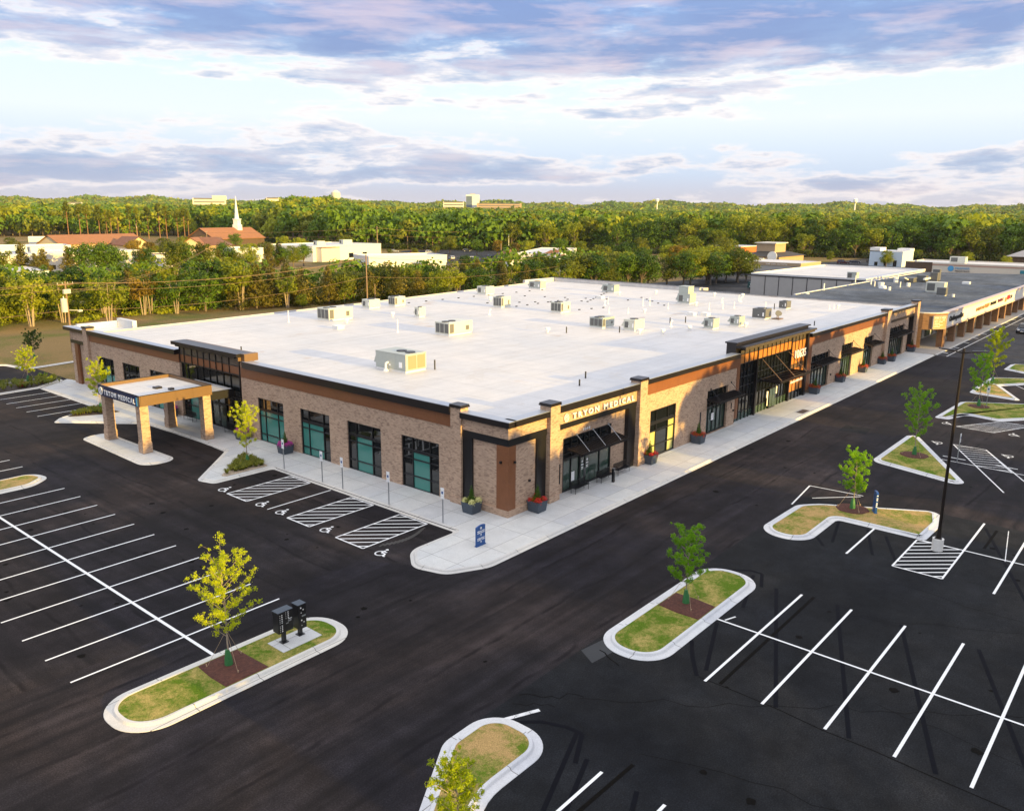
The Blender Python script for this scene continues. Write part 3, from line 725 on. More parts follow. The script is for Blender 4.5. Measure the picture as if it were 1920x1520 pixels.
def window(ax, s0, s1, z0, z1, cols, rows, fills, depth=.2, fw=.09, name='window', label=None, thick=None):
    """cols/rows: fractions of the dividing bars; fills: dict (col,row)->material for panes"""
    f = FM(); e = .002
    cs = [s0] + [s0 + (s1 - s0) * c for c in cols] + [s1]; rs = [z0] + [z0 + (z1 - z0) * r for r in rows] + [z1]
    f.fb(ax, s0 + e, s0 + fw, depth - .08, depth + .05, z0, z1 - e); f.fb(ax, s1 - fw, s1 - e, depth - .08, depth + .05, z0, z1 - e)
    f.fb(ax, s0 + fw, s1 - fw, depth - .08, depth + .05, z0, z0 + fw * 1.3); f.fb(ax, s0 + fw, s1 - fw, depth - .08, depth + .05, z1 - fw, z1 - e)
    for c in cs[1:-1]: f.fb(ax, c - fw * .42, c + fw * .42, depth - .07, depth + .04, z0 + fw * 1.3, z1 - fw)
    for k, r in enumerate(rs[1:-1]):
        h = fw * .42 if not thick or thick[k] is None else thick[k]
        f.fb(ax, s0 + fw, s1 - fw, depth - .06, depth + .03, r - h, r + h)
    o = f.build(name, BLACK, B)
    if label: o['label'] = label
    for i in range(len(cs) - 1):
        for j in range(len(rs) - 1):
            pass
    # panes: one mesh per window, the tinted fields carry their own material
    g = FM(); mats = [GLASS]; 
    for i in range(len(cs) - 1):
        for j in range(len(rs) - 1):
            m = fills.get((i, j), fills.get('*', GLASS))
            if m not in mats: mats.append(m)
            jit = .004 * ((i * 3 + j * 5) % 4)
            g.fb(ax, cs[i] + .01, cs[i + 1] - .01, depth + .005 + jit, depth + .025 + jit, rs[j] + .01, rs[j + 1] - .01, mats.index(m))
    g.build('pane', mats, o)
    return o
def awning(s0, s1, z, drop, depth, ax='X', nst=3, zt=4.42):
    f = FM(); D = -depth; pts = []
    # frame beams
    for d in (0, D + .06): f.fb(ax, s0, s1, d - .06, d, z - .12 - (drop if d < -.2 else 0), z + .06 - (drop if d < -.2 else 0))
    def slope(sa, sb, w0=0): # sloping side beams
        f.hexa([P3(ax, sa, 0, z - .10), P3(ax, sb, 0, z - .10), P3(ax, sb, D, z - .10 - drop), P3(ax, sa, D, z - .10 - drop),
                P3(ax, sa, 0, z + .05), P3(ax, sb, 0, z + .05), P3(ax, sb, D, z + .05 - drop), P3(ax, sa, D, z + .05 - drop)])
    slope(s0 - .003, s0 + .07); slope(s1 - .07, s1 + .003)
    n = max(6, int((s1 - s0) / .28)); 
    f.hexa([P3(ax, s0 + .07, -.06, z - .02), P3(ax, s1 - .07, -.06, z - .02), P3(ax, s1 - .07, D + .06, z - .02 - drop), P3(ax, s0 + .07, D + .06, z - .02 - drop),
            P3(ax, s0 + .07, -.06, z), P3(ax, s1 - .07, -.06, z), P3(ax, s1 - .07, D + .06, z - drop), P3(ax, s0 + .07, D + .06, z - drop)])
    for k in range(1, n):
        c = s0 + (s1 - s0) * k / n
        f.hexa([P3(ax, c - .02, -.06, z), P3(ax, c + .02, -.06, z), P3(ax, c + .02, D + .06, z - drop), P3(ax, c - .02, D + .06, z - drop),
                P3(ax, c - .02, -.06, z + .05), P3(ax, c + .02, -.06, z + .05), P3(ax, c + .02, D + .06, z + .05 - drop), P3(ax, c - .02, D + .06, z + .05 - drop)])
    a = f.build('awning', BLACK, B)
    for k in range(nst):
        r = FM(); c = s0 + (s1 - s0) * ((k + .5) / nst if nst > 2 else (.12 + .76 * k))
        r.cyl(P3(ax, c, -.02, zt), P3(ax, c, D + .12, z + .04 - drop), .022, n=6); r.fb(ax, c - .08, c + .08, -.06, -.001, zt - .08, zt + .08)
        r.build('tie_rod', STEEL if nst == 3 else BLACK, a)
    return a

# --- brick walls
W_L = [(40.55, 44.55), (46.87, 50.92), (53.2, 57.18), (59.6, 63.45), (79.4, 83.35), (85.6, 89.5), (91.6, 95.4)]
holesY = [(a, b, 0, 4.1) for a, b in W_L]
w = FM()
w.wall('Y', 38.2, 65.85, 0, 5.62, holesY, 0, .40); w.wall('Y', 76.95, 97.2, 0, 5.62, holesY, 0, .40)
w.wall('Y', 98.2, 102.3, 0, 6.42, [(98.4, 101.2, 0, 5.0)], 0, .40); w.fb('Y', 98.4, 101.2, .25, .45, 0, 5.0)
w.fb('Y', 34.0, 38.2, 0, .4, 5.62, 6.47); w.fb('Y', 34.2, 38.2, .15, .5, 0, 5.62)           # corner, recessed field
w.fb('X', 40.4, 44.2, 0, .4, 5.62, 6.47); w.fb('X', 40.5, 44.2, .15, .5, 0, 5.62)
w.fb('Y', 33.98, 36.4, -.02, .14, 0, .62); w.fb('X', 40.14, 42.9, -.02, .14, 0, .62)           # base course at the corner
w.fb('X', 45.2, 56.0, 0, .4, 5.57, 6.52)                                                       # field with the letters
w.fb('X', 45.9, 46.6, .35, .75, 0, 5.17) ; w.fb('X', 52.95, 55.2, .35, .75, 0, 5.17); w.fb('X', 46.6, 52.95, .35, .75, 4.26, 5.17); w.fb('X', 45.2, 45.9, .35, .75, 0, 5.17)
holesX = [(58.3, 62.6, .12, 4.3), (68.5, 72.75, .13, 4.36)]
w.wall('X', 57.1, 74.45, 0, 5.80, holesX, 0, .40)
holesX2 = [(94.3, 100.3, .13, 4.35), (104.4, 108.5, .13, 4.52), (113.1, 117.05, .13, 4.52)]
w.wall('X', 94.0, 121.2, 0, 5.80, holesX2, 0, .40)
w.wall('X', 122.9, 137.4, 0, 5.45, [(124.0, 131.5, .13, 4.62), (133.2, 136.2, 0, 5.45)], 0, .40); w.fb('X', 122.9, 137.4, 0, .4, 5.82, 6.85); w.fb('X', 133.2, 136.2, .6, .9, 0, 5.45)
w.wall('Y', 65.85, 66.0, 0, 7.1, [], .02, .5)
# back and far side walls
w.box(44, 140, 98.3, 98.9, 0, 6.2); w.box(139.4, 140.0, 34.5, 107.3, 0, 6.2)
build_split(w, 'wall', BRICK, B)
# --- pilasters
for nm, ax, a, b, h, d in (('', 'Y', 38.2, 39.2, 7.12, -.18), ('', 'Y', 97.2, 98.35, 7.05, -.25), ('', 'X', 44.15, 45.25, 7.2, -.35), ('', 'X', 56.0, 57.1, 7.22, -.35), ('', 'X', 121.2, 122.9, 7.45, -.4), ('', 'X', 136.2, 137.5, 7.6, -.4)):
    f = FM(); f.fb(ax, a, b, d, .6, 0, h); f.fb(ax, a - .05, b + .05, d - .05, .3, 0, .62); p = f.build('pilaster', BRICK, B)
    c = FM(); c.fb(ax, a - .07, b + .07, d - .07, .70, h, h + .09); c.fb(ax, a - .05, b + .05, d - .05, .66, h + .09, h + .20); c.build('cap', DARKTRIM, p)
# --- black steel recess at the corner, copper corner post
k = FM()
k.fb('Y', 33.97, 38.2, -.03, .3, 5.13, 5.62); k.fb('X', 40.3, 44.15, -.03, .3, 5.13, 5.62)
k.fb('Y', 37.3, 38.2, .02, .35, 0, 5.13); k.fb('X', 43.1, 44.15, .02, .35, 0, 5.13)
k.fb('X', 45.25, 56.0, -.02, .38, 5.17, 5.57); k.fb('X', 45.25, 45.50, .0, .36, 0, 5.17); k.fb('X', 54.9, 56.0, .02, .36, 0, 5.17)
k.fb('Y', 97.9, 102.4, -.04, .1, 4.95, 5.35)
k.fb('X', 122.9, 136.2, -.03, .38, 5.45, 5.82); k.fb('X', 136.0, 136.2, -.02, .58, 0, 5.45)
build_split(k, 'steel_frame', BLACK, B)
k = FM(); k.fb('Y', 33.96, 35.0, -.04, .2, .62, 5.13); k.fb('X', 40.2, 40.75, -.04, .2, .62, 5.13); build_split(k, 'corner_cladding', COPPER, B)
k = FM(); k.fb('X', 42.15, 42.3, -.14, 0, 2.2, 2.35); k.fb('X', 40.5, 40.64, -.18, -.05, 3.9, 4.05); k.fb('Y', 34.5, 34.64, -.18, -.05, 3.9, 4.05); build_split(k, 'wall_light', BLACK, B)
# --- copper bands
c = FM()
c.fb('Y', 39.2, 65.85, -.05, .35, 5.62, 6.55); c.fb('Y', 76.95, 97.2, -.05, .35, 5.62, 6.40)
c.fb('X', 57.1, 75.05, -.05, .35, 5.80, 6.80); c.fb('X', 74.45, 75.05, -.05, .35, .62, 5.80)
c.fb('X', 92.65, 121.2, -.05, .35, 5.80, 6.80); c.fb('X', 92.65, 94.0, -.05, .35, .55, 5.80)
c.fb('Y', 100.5, 101.35, -.05, .2, 0, 4.95)
build_split(c, 'copper_band', COPPER, B)
# --- black cornices (overhanging box, with a lighter coping on top)
k = FM(); q = FM()
for ax, a, b, z0, z1, oh in (('Y', 39.2, 65.2, 6.55, 7.12, .30), ('Y', 77.3, 97.2, 6.40, 6.86, .28), ('Y', 33.7, 38.2, 6.47, 6.86, .30), ('X', 40.3, 44.15, 6.47, 6.86, .30), ('X', 45.25, 56.0, 6.52, 7.02, .28),
                             ('X', 57.1, 74.3, 6.80, 7.20, .35), ('X', 93.0, 121.2, 6.80, 7.20, .35), ('X', 122.9, 136.2, 6.85, 7.22, .30), ('Y', 98.35, 103.4, 6.42, 6.80, .35)):
    k.fb(ax, a, b, -oh, .45, z0, z1); q.fb(ax, a + .01, b - .01, -oh + .03, .60, z1, z1 + .03)
build_split(k, 'cornice', DARKTRIM, B); build_split(q, 'coping', CAPWHITE, B)
c = FM(); c.fb('Y', 39.2, 65.2, .45, .62, 6.3, 7.11); c.fb('X', 57.1, 74.3, .45, .62, 6.3, 7.19); c.fb('X', 93.0, 136.2, .45, .62, 6.3, 7.19); c.fb('Y', 77.3, 97.2, .45, .62, 6.3, 6.85); c.fb('X', 40.3, 56.0, .45, .62, 6.3, 6.85); c.fb('Y', 34.3, 38.2, .45, .62, 6.3, 6.85)
build_split(c, 'parapet', ROOFW, B)
# --- roof
r = MB(); r.face([(40.35, 34.35, 6.38), (139.7, 34.35, 6.38), (140.2, 107.2, 6.38), (113.5, 103.9, 6.38), (82.2, 100.1, 6.38), (44.0, 97.4, 6.38), (40.35, 97.2, 6.38)])
r.prism([(40.3, 97.4), (44, 97.6), (82.2, 100.3), (113.5, 104.1), (140.2, 107.4), (140.2, 107.6), (113.5, 104.4), (82.2, 100.6), (44, 97.95), (40.3, 97.8)], 6.1, 6.52)
r.box(139.7, 140.2, 72.3, 107.2, 6.1, 7.12); r.box(139.7, 140.1, 34.5, 72.2, 6.1, 6.60); r.box(130, 139.7, 106.3, 106.9, 6.2, 7.1)
ROOF = r.build('roof', ROOFW, B)
m = MB(); m.box(139.6, 140.32, 72.25, 107.5, 7.12, 7.16); m.box(139.6, 140.2, 34.5, 72.2, 6.60, 6.64); m.build('roof_edge', DARKTRIM, ROOF)
r = FM(); r.box(40.6, 41.0, 98.4, 103.1, 6.0, 6.8); r.box(41.0, 46.2, 102.5, 103.0, 0, 6.95); r.box(45.7, 46.2, 98.4, 102.5, 0, 7.3); r.box(41.0, 45.7, 98.4, 102.5, 5.9, 6.2); build_split(r, 'parapet', WHITEW, B)
# roof pipes, vents, drains
def vent(kind, x, y, h=1.0):
    f = MB(); z = 6.38
    if kind == 'pipe': f.cyl((x, y, z), (x, y, z + h), .055, n=8); f.cyl((x, y, z), (x, y, z + .25), .14, .07, n=8)
    elif kind == 'dark': f.cyl((x, y, z), (x, y, z + h), .07, n=8)
    elif kind == 'cap': f.cyl((x, y, z), (x, y, z + .35), .16, n=10); f.cyl((x, y, z + .35), (x, y, z + .6), .32, .30, n=12)
    elif kind == 'goose': f.cyl((x, y, z), (x, y, z + .7), .1, n=8); f.cyl((x, y, z + .7), (x + .3, y, z + .75), .1, n=8); f.cyl((x, y, z), (x, y, z + .15), .25, .2, n=8)
    elif kind == 'curb': f.box(x - .5, x + .5, y - .5, y + .5, z, z + .35); f.box(x - .55, x + .55, y - .55, y + .55, z + .35, z + .42)
    return f.build('roof_vent', BLACK if kind == 'dark' else PVC, ROOF)
VENTS = [('pipe', 61.9, 89.9, 1.55), ('pipe', 65.3, 72.9, 1.55), ('dark', 78.85, 58.0, .75), ('dark', 83.5, 53.5, .75), ('dark', 51.6, 52.7, .9), ('dark', 54.6, 38.7, .55), ('dark', 57.6, 40.2, .6), ('cap', 77.6, 59.9, 0), ('cap', 84.3, 51.2, 0), ('cap', 86.3, 49.2, 0),
         ('cap', 75.2, 84.9, 0), ('goose', 85.6, 76.4, 0), ('goose', 92.5, 51.6, 0), ('cap', 100.5, 89.5, 0), ('goose', 71.4, 91.3, 0), ('pipe', 99.1, 65.4, .9), ('pipe', 101.2, 63.5, .8), ('cap', 103.2, 62.0, 0), ('pipe', 110.0, 62.0, .9), ('dark', 97.4, 52.2, .8),
         ('dark', 95.8, 53.6, .7), ('curb', 105.5, 55.6, 0), ('pipe', 113.5, 57.0, 1.1), ('pipe', 116.0, 56.0, 1.2), ('pipe', 118.2, 55.2, 1.0), ('goose', 107.2, 71.6, 0), ('pipe', 109.5, 72.5, 1.1), ('curb', 115.9, 78.3, 0), ('cap', 123.5, 79.5, 0), ('cap', 130.5, 76.2, 0),
         ('goose', 123.8, 60.0, 0), ('goose', 127.5, 58.5, 0), ('pipe', 129.0, 59.5, 1.0), ('dark', 121, 50, .9), ('pipe', 119.6, 50.8, 1.2), ('curb', 106.5, 54.0, 0), ('pipe', 127.2, 43.9, .7), ('pipe', 128.4, 43.6, .7), ('cap', 129.5, 43.4, 0), ('dark', 106.6, 38.5, .6),
         ('curb', 62.5, 80.5, 0), ('cap', 66.5, 83.9, 0), ('dark', 45.5, 74.6, .45), ('goose', 48.2, 55.5, 0), ('cap', 117.3, 61.2, 0), ('cap', 99.0, 44.5, 0), ('cap', 91.2, 48.3, 0), ('pipe', 112.0, 66.4, 1.3), ('pipe', 111.0, 67.0, 1.2), ('cap', 135.8, 62.0, 0), ('cap', 134.0, 66.5, 0)]
for v in VENTS: vent(*v)
f = MB()      # black conduit supports in rows
for (x0, y0), (x1, y1), n in (((88.5, 96.0), (121.5, 95.2), 10), ((96.5, 80.6), (110.5, 81.2), 6), ((110, 76.8), (125.6, 83.6), 8), ((97.2, 71.5), (104.5, 70.0), 4), ((113.9, 64.9), (122, 74), 5), ((110, 90), (118, 70), 7), ((97, 87), (110, 78), 7)):
    for k in range(n):
        t = k / (n - 1); x = x0 + (x1 - x0) * t; y = y0 + (y1 - y0) * t; f.box(x - .18, x + .18, y - .09, y + .09, 6.38, 6.50)
build_split(f, 'pipe_support', BLACK, ROOF)
# --- windows of the side facade
fr = {'*': TEAL, (0, 3): GLASS, (1, 3): GLASS, (2, 3): GLASS}
for i, (a, b) in enumerate(W_L):
    if i == 0: fills = {'*': GLASS, (1, 0): TEAL, (1, 1): TEAL, (1, 2): TEAL}; cols = [.28, .74]; rows = [.26, .58, .735]
    elif i == 1: fills = {'*': GLASS, (1, 0): TEAL, (1, 1): TEAL, (1, 2): TEAL}; cols = [.24, .72]; rows = [.22, .60, .735]
    elif i == 2: fills = {'*': TEAL, (2, 0): GLASS, (2, 1): GLASS, (2, 2): GLASS, (0, 3): GLASS, (1, 3): GLASS, (2, 3): GLASS}; cols = [.26, .76]; rows = [.19, .60, .735]
    elif i == 3: fills = fr; cols = [.24, .74]; rows = [.19, .60, .735]
    elif i == 6: fills = {'*': TEAL, (0, 3): GLASS, (1, 3): GLASS, (2, 3): GLASS, (0, 0): GLASS, (0, 1): GLASS, (0, 2): GLASS, (2, 2): GLASS}; cols = [.3, .72]; rows = [.26, .55, .735]
    else: fills = {'*': GLASS, (1, 0): TEAL, (1, 1): TEAL}; cols = [.28, .72]; rows = [.2, .5, .735]
    # the facade runs away from the viewer, so the order of columns is mirrored
    fills = {(k if k == '*' else (2 - k[0], k[1])): v for k, v in fills.items()}
    window('Y', a, b, .02, 4.1, [1 - c for c in cols[::-1]], rows, fills, .17, .10, thick=[None, None, .10])
# --- glazed side entrance
window('Y', 66.0, 76.95, .02, 5.64, [.06, .20, .31, .42, .53, .64, .75, .90], [.25, .44, .56, .60], {'*': GLASS, (0, 1): TEAL, (0, 0): TEAL, (6, 0): TEAL, (6, 1): TEAL, (7, 0): TEAL, (7, 1): TEAL, (3, 0): GLASSG, (3, 1): GLASSG}, .30, .09, name='glazed_entrance')
window('Y', 66.0, 76.95, 5.64, 7.30, [.18, .29, .39, .49, .59, .69, .79, .92], [.52], {'*': COPPER, **{(i, 1): SMOKE for i in range(9)}}, .12, .07, name='spandrel_panel')
k = FM(); k.fb('Y', 65.55, 77.3, -.55, .9, 7.48, 7.80); k.fb('Y', 66.3, 76.9, -.35, .5, 7.30, 7.48); k.fb('Y', 66.0, 66.06, -.1, .5, 4.6, 7.3); build_split(k, 'entrance_roof_edge', DARKTRIM, B)
k = FM(); k.fb('Y', 65.0, 65.55, -.1, 1.3, 7.12, 7.80); k.fb('Y', 65.55, 77.3, .9, 1.2, 6.3, 7.78); k.fb('Y', 65.56, 65.7, -.4, .9, 7.14, 7.48); build_split(k, 'entrance_roof_return', BRONZE, B)
k = FM(); k.fb('Y', 69.2, 70.3, .2, .26, .15, 2.4); k.fb('Y', 70.36, 71.45, .2, .26, .15, 2.4); d = k.build('door', BLACK, B)
k = FM(); k.fb('Y', 69.35, 70.15, .185, .2, .35, 2.25); k.fb('Y', 70.5, 71.3, .185, .2, .35, 2.25); k.build('pane', GLASSG, d)
k = FM(); k.fb('Y', 70.22, 70.26, .12, .16, .8, 1.6); k.fb('Y', 70.4, 70.44, .12, .16, .8, 1.6); k.build('handle', STEEL, d)
# --- street side: openings
window('X', 46.6, 52.95, .12, 4.26, [.17, .34, .43, .53, .76], [.60, .70], {'*': GLASS, (0, 0): GLASSG, (1, 0): GLASSG, (4, 0): GLASSG, (5, 0): GLASSG, (2, 0): GLASSG, (3, 0): GLASSG}, .42, .09, name='shopfront_window', thick=[.09, None])
awning(46.7, 53.0, 3.56, .22, 1.35, 'X', 3, 4.45)
k = FM(); k.fb('X', 48.75, 49.3, .32, .38, .15, 2.5); k.fb('X', 49.38, 49.95, .32, .38, .15, 2.5); d = k.build('door', BLACK, B)
k = FM(); k.fb('X', 48.84, 49.22, .30, .319, .4, 2.35); k.fb('X', 49.47, 49.86, .30, .319, .4, 2.35); k.build('pane', GLASSG, d)
k = FM(); k.fb('X', 49.24, 49.27, .24, .28, .8, 1.5); k.fb('X', 49.41, 49.44, .24, .28, .8, 1.5); k.build('handle', STEEL, d)
k = FM()
for cx, cz in ((49.03, 2.02), (49.66, 2.05)): k.cyl((cx, BY + .285, cz), (cx, BY + .297, cz), .10, n=12); k.fb('X', cx - .15, cx + .15, .286, .297, cz - .30, cz - .20); k.fb('X', cx - .13, cx + .13, .286, .297, cz - .48, cz - .42); k.fb('X', cx - .13, cx + .13, .286, .297, cz - .60, cz - .54)
k.fb('X', 47.68, 48.15, .37, .385, .75, 1.45)
build_split(k, 'door_notice', LETTER, B)
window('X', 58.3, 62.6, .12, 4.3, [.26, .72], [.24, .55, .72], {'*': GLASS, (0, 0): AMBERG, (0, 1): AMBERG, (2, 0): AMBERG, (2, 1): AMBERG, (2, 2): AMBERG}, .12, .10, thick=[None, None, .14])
def shopdoor(a, b, z1, n):
    window('X', a, b, .13, z1, [k / n for k in range(1, n)], [.60, .70], {'*': GLASS, **{(i, 0): GLASSG for i in range(n)}}, .28, .08, name='shopfront_window', thick=[.08, None])
shopdoor(68.5, 72.75, 4.36, 5); awning(68.4, 74.0, 3.62, .20, 1.25, 'X', 2, 4.5)
shopdoor(94.3, 100.3, 4.35, 6); awning(94.2, 100.4, 3.62, .18, 1.3, 'X', 2, 4.5)
shopdoor(104.4, 108.5, 4.52, 5); awning(104.3, 109.2, 3.75, .18, 1.3, 'X', 2, 4.65)
shopdoor(113.1, 117.05, 4.52, 4); awning(113.0, 117.8, 3.75, .18, 1.3, 'X', 2, 4.65)
shopdoor(124.0, 131.5, 4.62, 8); awning(123.6, 131.8, 3.8, .18, 1.35, 'X', 4, 4.75)
k = FM(); k.fb('X', 69.9, 70.4, .2, .215, 1.3, 2.0); build_split(k, 'door_notice', LETTER, B)
k = FM(); k.fb('X', 67.2, 67.35, -.05, 0, .9, 2.6); k.fb('X', 74.05, 74.2, -.12, 0, 1.5, 1.65); k.fb('X', 73.6, 73.7, -.05, 0, 1.8, 2.4); k.fb('X', 45.75, 45.83, -.03, .35, 1.1, 2.6); k.fb('X', 101.0, 101.15, -.12, 0, 1.2, 1.4); build_split(k, 'wall_fixture', BLACK, B)
# --- glazed main entrance on the street side
N = 16
fl = {'*': GLASS}
for i in range(N): fl[(i, 0)] = GLASSG
window('X', 75.05, 88.15, .02, 5.96, [i / N for i in range(1, N)], [.16, .40, .60, .76], fl, .30, .06, name='glazed_entrance')
spf = {'*': COPPER_P}
for i in range(12): spf[(i, 1)] = SMOKE
window('X', 75.05, 88.15, 5.96, 7.40, [i / 12 for i in range(1, 12)], [.66], spf, .10, .05, name='spandrel_panel')
spf = {'*': COPPER_P}
for i in range(4): spf[(i, 6)] = SMOKE; spf[(i, 3)] = BRONZE; spf[(i, 0)] = GLASS
window('X', 88.15, 92.2, .02, 7.40, [.25, .5, .75], [.14, .30, .50, .56, .74, .91], spf, .10, .05, name='spandrel_panel')
k = FM(); k.fb('X', 92.2, 92.65, -.15, .5, 0, 7.4); k.fb('X', 79.2, 79.42, .02, .36, 0, 7.4); k.fb('X', 88.02, 88.2, .0, .36, 0, 7.4); build_split(k, 'steel_frame', DARKTRIM, B)
k = FM(); k.fb('X', 74.3, 93.0, -.75, .2, 7.72, 7.92); k.fb('X', 75.3, 93.6, -.30, .2, 7.40, 7.72); k.fb('X', 74.3, 92.9, .2, 1.2, 6.3, 8.12); k.fb('X', 74.1, 93.1, .0, 1.3, 8.12, 8.26); build_split(k, 'entrance_roof_edge', DARKTRIM, B)
k = FM(); k.fb('X', 75.3, 93.58, -.36, -.30, 7.42, 7.6); k.fb('X', 74.35, 92.95, -.81, -.75, 7.74, 7.86); build_split(k, 'coping', SMOKE, B)
f = FM(); z = 3.62; D = -2.3
f.fb('X', 79.9, 88.1, D, D + .14, z, z + .22); f.fb('X', 79.9, 88.1, -.14, 0, z, z + .22); f.fb('X', 79.9, 80.04, D + .14, -.14, z, z + .22); f.fb('X', 87.96, 88.1, D + .14, -.14, z, z + .22)
for k_ in range(1, 9): f.fb('X', 79.9 + 8.2 * k_ / 9 - .04, 79.9 + 8.2 * k_ / 9 + .04, D + .14, -.14, z + .05, z + .18)
f.fb('X', 80.04, 87.96, D + .15, -.15, z + .06, z + .08)
a = f.build('awning', DARKTRIM, B)
for c in (80.6, 84.0, 87.4): f = FM(); f.cyl(P3('X', c, .1, 5.8), P3('X', c, D + .2, z + .2), .05, n=8); f.build('tie_rod', BRONZE, a)
k = FM(); k.fb('X', 83.0, 84.6, .1, .16, .16, 2.35); d = k.build('door', BLACK, B); k = FM(); k.fb('X', 83.1, 83.75, .08, .099, .3, 2.25); k.fb('X', 83.85, 84.5, .08, .099, .3, 2.25); k.build('pane', GLASSG, d)
k = FM(); k.fb('X', 82.45, 82.8, .12, .2, .5, 2.1); k.fb('X', 84.85, 85.1, .12, .2, 1.5, 2.3); k.fb('X', 82.45, 82.6, .12, .2, .5, 1.4); build_split(k, 'door_notice', LETTER, B)
# --- lettering
def emblem(parent, ax, s, z, d, r, mat, mirror=False):
    """round badge with a small face-like mark, as above the lettering"""
    f = FM(); n = 20; ring = []
    for t in np.linspace(0, 2 * math.pi, n, endpoint=False): ring.append((s + r * math.cos(t) * .92, z + r * math.sin(t)))
    inner = [(s + (a - s) * .82, z + (b - z) * .82) for a, b in ring]
    for i in range(n):
        j = (i + 1) % n
        f.hexa([P3(ax, *(ring[i][0], d, ring[i][1])), P3(ax, ring[j][0], d, ring[j][1]), P3(ax, inner[j][0], d, inner[j][1]), P3(ax, inner[i][0], d, inner[i][1]),
                P3(ax, ring[i][0], d - .06, ring[i][1]), P3(ax, ring[j][0], d - .06, ring[j][1]), P3(ax, inner[j][0], d - .06, inner[j][1]), P3(ax, inner[i][0], d - .06, inner[i][1])])
    f.fb(ax, s - r * .5, s + r * .5, d - .06, d, z + r * .35, z + r * .5); f.fb(ax, s - r * .5, s - r * .36, d - .06, d, z - r * .3, z + r * .35); f.fb(ax, s + r * .36, s + r * .5, d - .06, d, z - r * .3, z + r * .35)
    f.fb(ax, s - r * .3, s + r * .3, d - .06, d, z - r * .52, z - r * .38); f.fb(ax, s - r * .08, s + r * .08, d - .06, d, z - r * .2, z + r * .35)
    return f.build('sign_emblem', mat, parent)
emblem(B, 'X', 46.35, 5.97, -.06, .30, LETTER)
text_mesh('sign_lettering', 'TRYON MEDICAL', .60, LETTER, B, (47.05, BY - .12, 5.77), (1, 0, 0), (0, 0, 1), .05, width=8.35, offset=.012, space=1.5)
text_mesh('sign_lettering', '10635', 1.30, LETTER, B, (88.75, BY - .02, 4.80), (1, 0, 0), (0, 0, 1), .06, width=3.2, offset=.012)
text_mesh('sign_lettering', 'MEDICAL OFFICE SUITES', .34, LETTER, B, (88.5, BY + .05, 2.02), (1, 0, 0), (0, 0, 1), .03, width=3.5, offset=.008)
text_mesh('sign_lettering', '1014', .26, LETTER, B, (49.0, BY + .33, 4.42), (1, 0, 0), (0, 0, 1), .015, width=.9, offset=.005)

# ------------------------------------------------------------------ porte-cochere
PC = empty('entrance_canopy', (31.0, 67.0, 0)); tag(PC, 'flat-roofed drive-through canopy on four brick columns with white sign lettering', 'canopy')
z0, z1 = 4.22, 5.12
for x, y in ((31.02, 67.05), (31.02, 73.55), (36.75, 67.05), (36.75, 73.65)):
    f = MB(); f.box(x, x + .74, y, y + .74, .12, z0 + .02); f.box(x - .05, x + .79, y - .05, y + .79, .12, .95); f.box(x - .03, x + .77, y - .03, y + .77, .95, 1.03); f.build('column', BRICK, PC)
f = MB(); f.box(31.12, 37.5, 66.9, 67.0, z0, z1); f.box(31.0, 31.1, 66.9, 74.5, z0, z1); f.box(31.1, 37.6, 74.4, 74.5, z0, z1); f.box(37.5, 37.6, 66.9, 74.4, z0, z1)
for xx in (32.6, 34.2, 35.8): f.box(xx, xx + .02, 66.885, 66.9, z0, z1)
f.build('fascia', BRONZE, PC)
f = MB(); f.box(31.1, 37.5, 67.0, 74.4, z0 + .1, z1 - .28); f.build('roof', ROOFW, PC)
f = MB(); f.box(30.94, 31.02, 66.84, 74.56, z1, z1 + .05); f.box(31.02, 37.66, 66.84, 66.92, z1, z1 + .05); f.box(31.02, 37.66, 74.48, 74.56, z1, z1 + .05); f.box(37.58, 37.66, 66.92, 74.48, z1, z1 + .05)
f.box(34.0, 34.6, 70.0, 70.6, z1 - .28, z1 - .12); f.box(34.6, 35.0, 68.6, 69.0, z1 - .28, z1 - .1); f.build('roof_edge', DARKTRIM, PC)
f = MB(); f.box(30.86, 30.99, 66.95, 74.35, z0 + .02, z1 - .04); sg = f.build('sign_panel', NAVY, PC)
f = MB(); f.box(30.84, 30.858, 67.0, 67.22, z0 + .08, z1 - .10); f.build('sign_stripe', LBLUE, sg)
text_mesh('sign_lettering', 'TRYON MEDICAL', .60, LETTER, sg, (30.85, 73.15, z0 + .20), (0, -1, 0), (0, 0, 1), .035, width=5.75, offset=.012, space=1.4)
f = MB()
for i in range(16):
    t0 = 2 * math.pi * i / 16; t1 = 2 * math.pi * (i + 1) / 16; c = (73.72, z0 + .44)
    f.hexa([(30.85, c[0] + .36 * math.cos(t0), c[1] + .36 * math.sin(t0)), (30.85, c[0] + .36 * math.cos(t1), c[1] + .36 * math.sin(t1)), (30.85, c[0] + .27 * math.cos(t1), c[1] + .27 * math.sin(t1)), (30.85, c[0] + .27 * math.cos(t0), c[1] + .27 * math.sin(t0)),
            (30.79, c[0] + .36 * math.cos(t0), c[1] + .36 * math.sin(t0)), (30.79, c[0] + .36 * math.cos(t1), c[1] + .36 * math.sin(t1)), (30.79, c[0] + .27 * math.cos(t1), c[1] + .27 * math.sin(t1)), (30.79, c[0] + .27 * math.cos(t0), c[1] + .27 * math.sin(t0))])
f.box(30.8, 30.85, 73.55, 73.89, z0 + .52, z0 + .60); f.box(30.8, 30.85, 73.66, 73.78, z0 + .26, z0 + .52); f.build('sign_emblem', LETTER, sg)
f = MB(); f.box(37.6, 39.98, 67.4, 74.0, 4.05, 4.32); f.build('link_roof', ROOFW, PC)
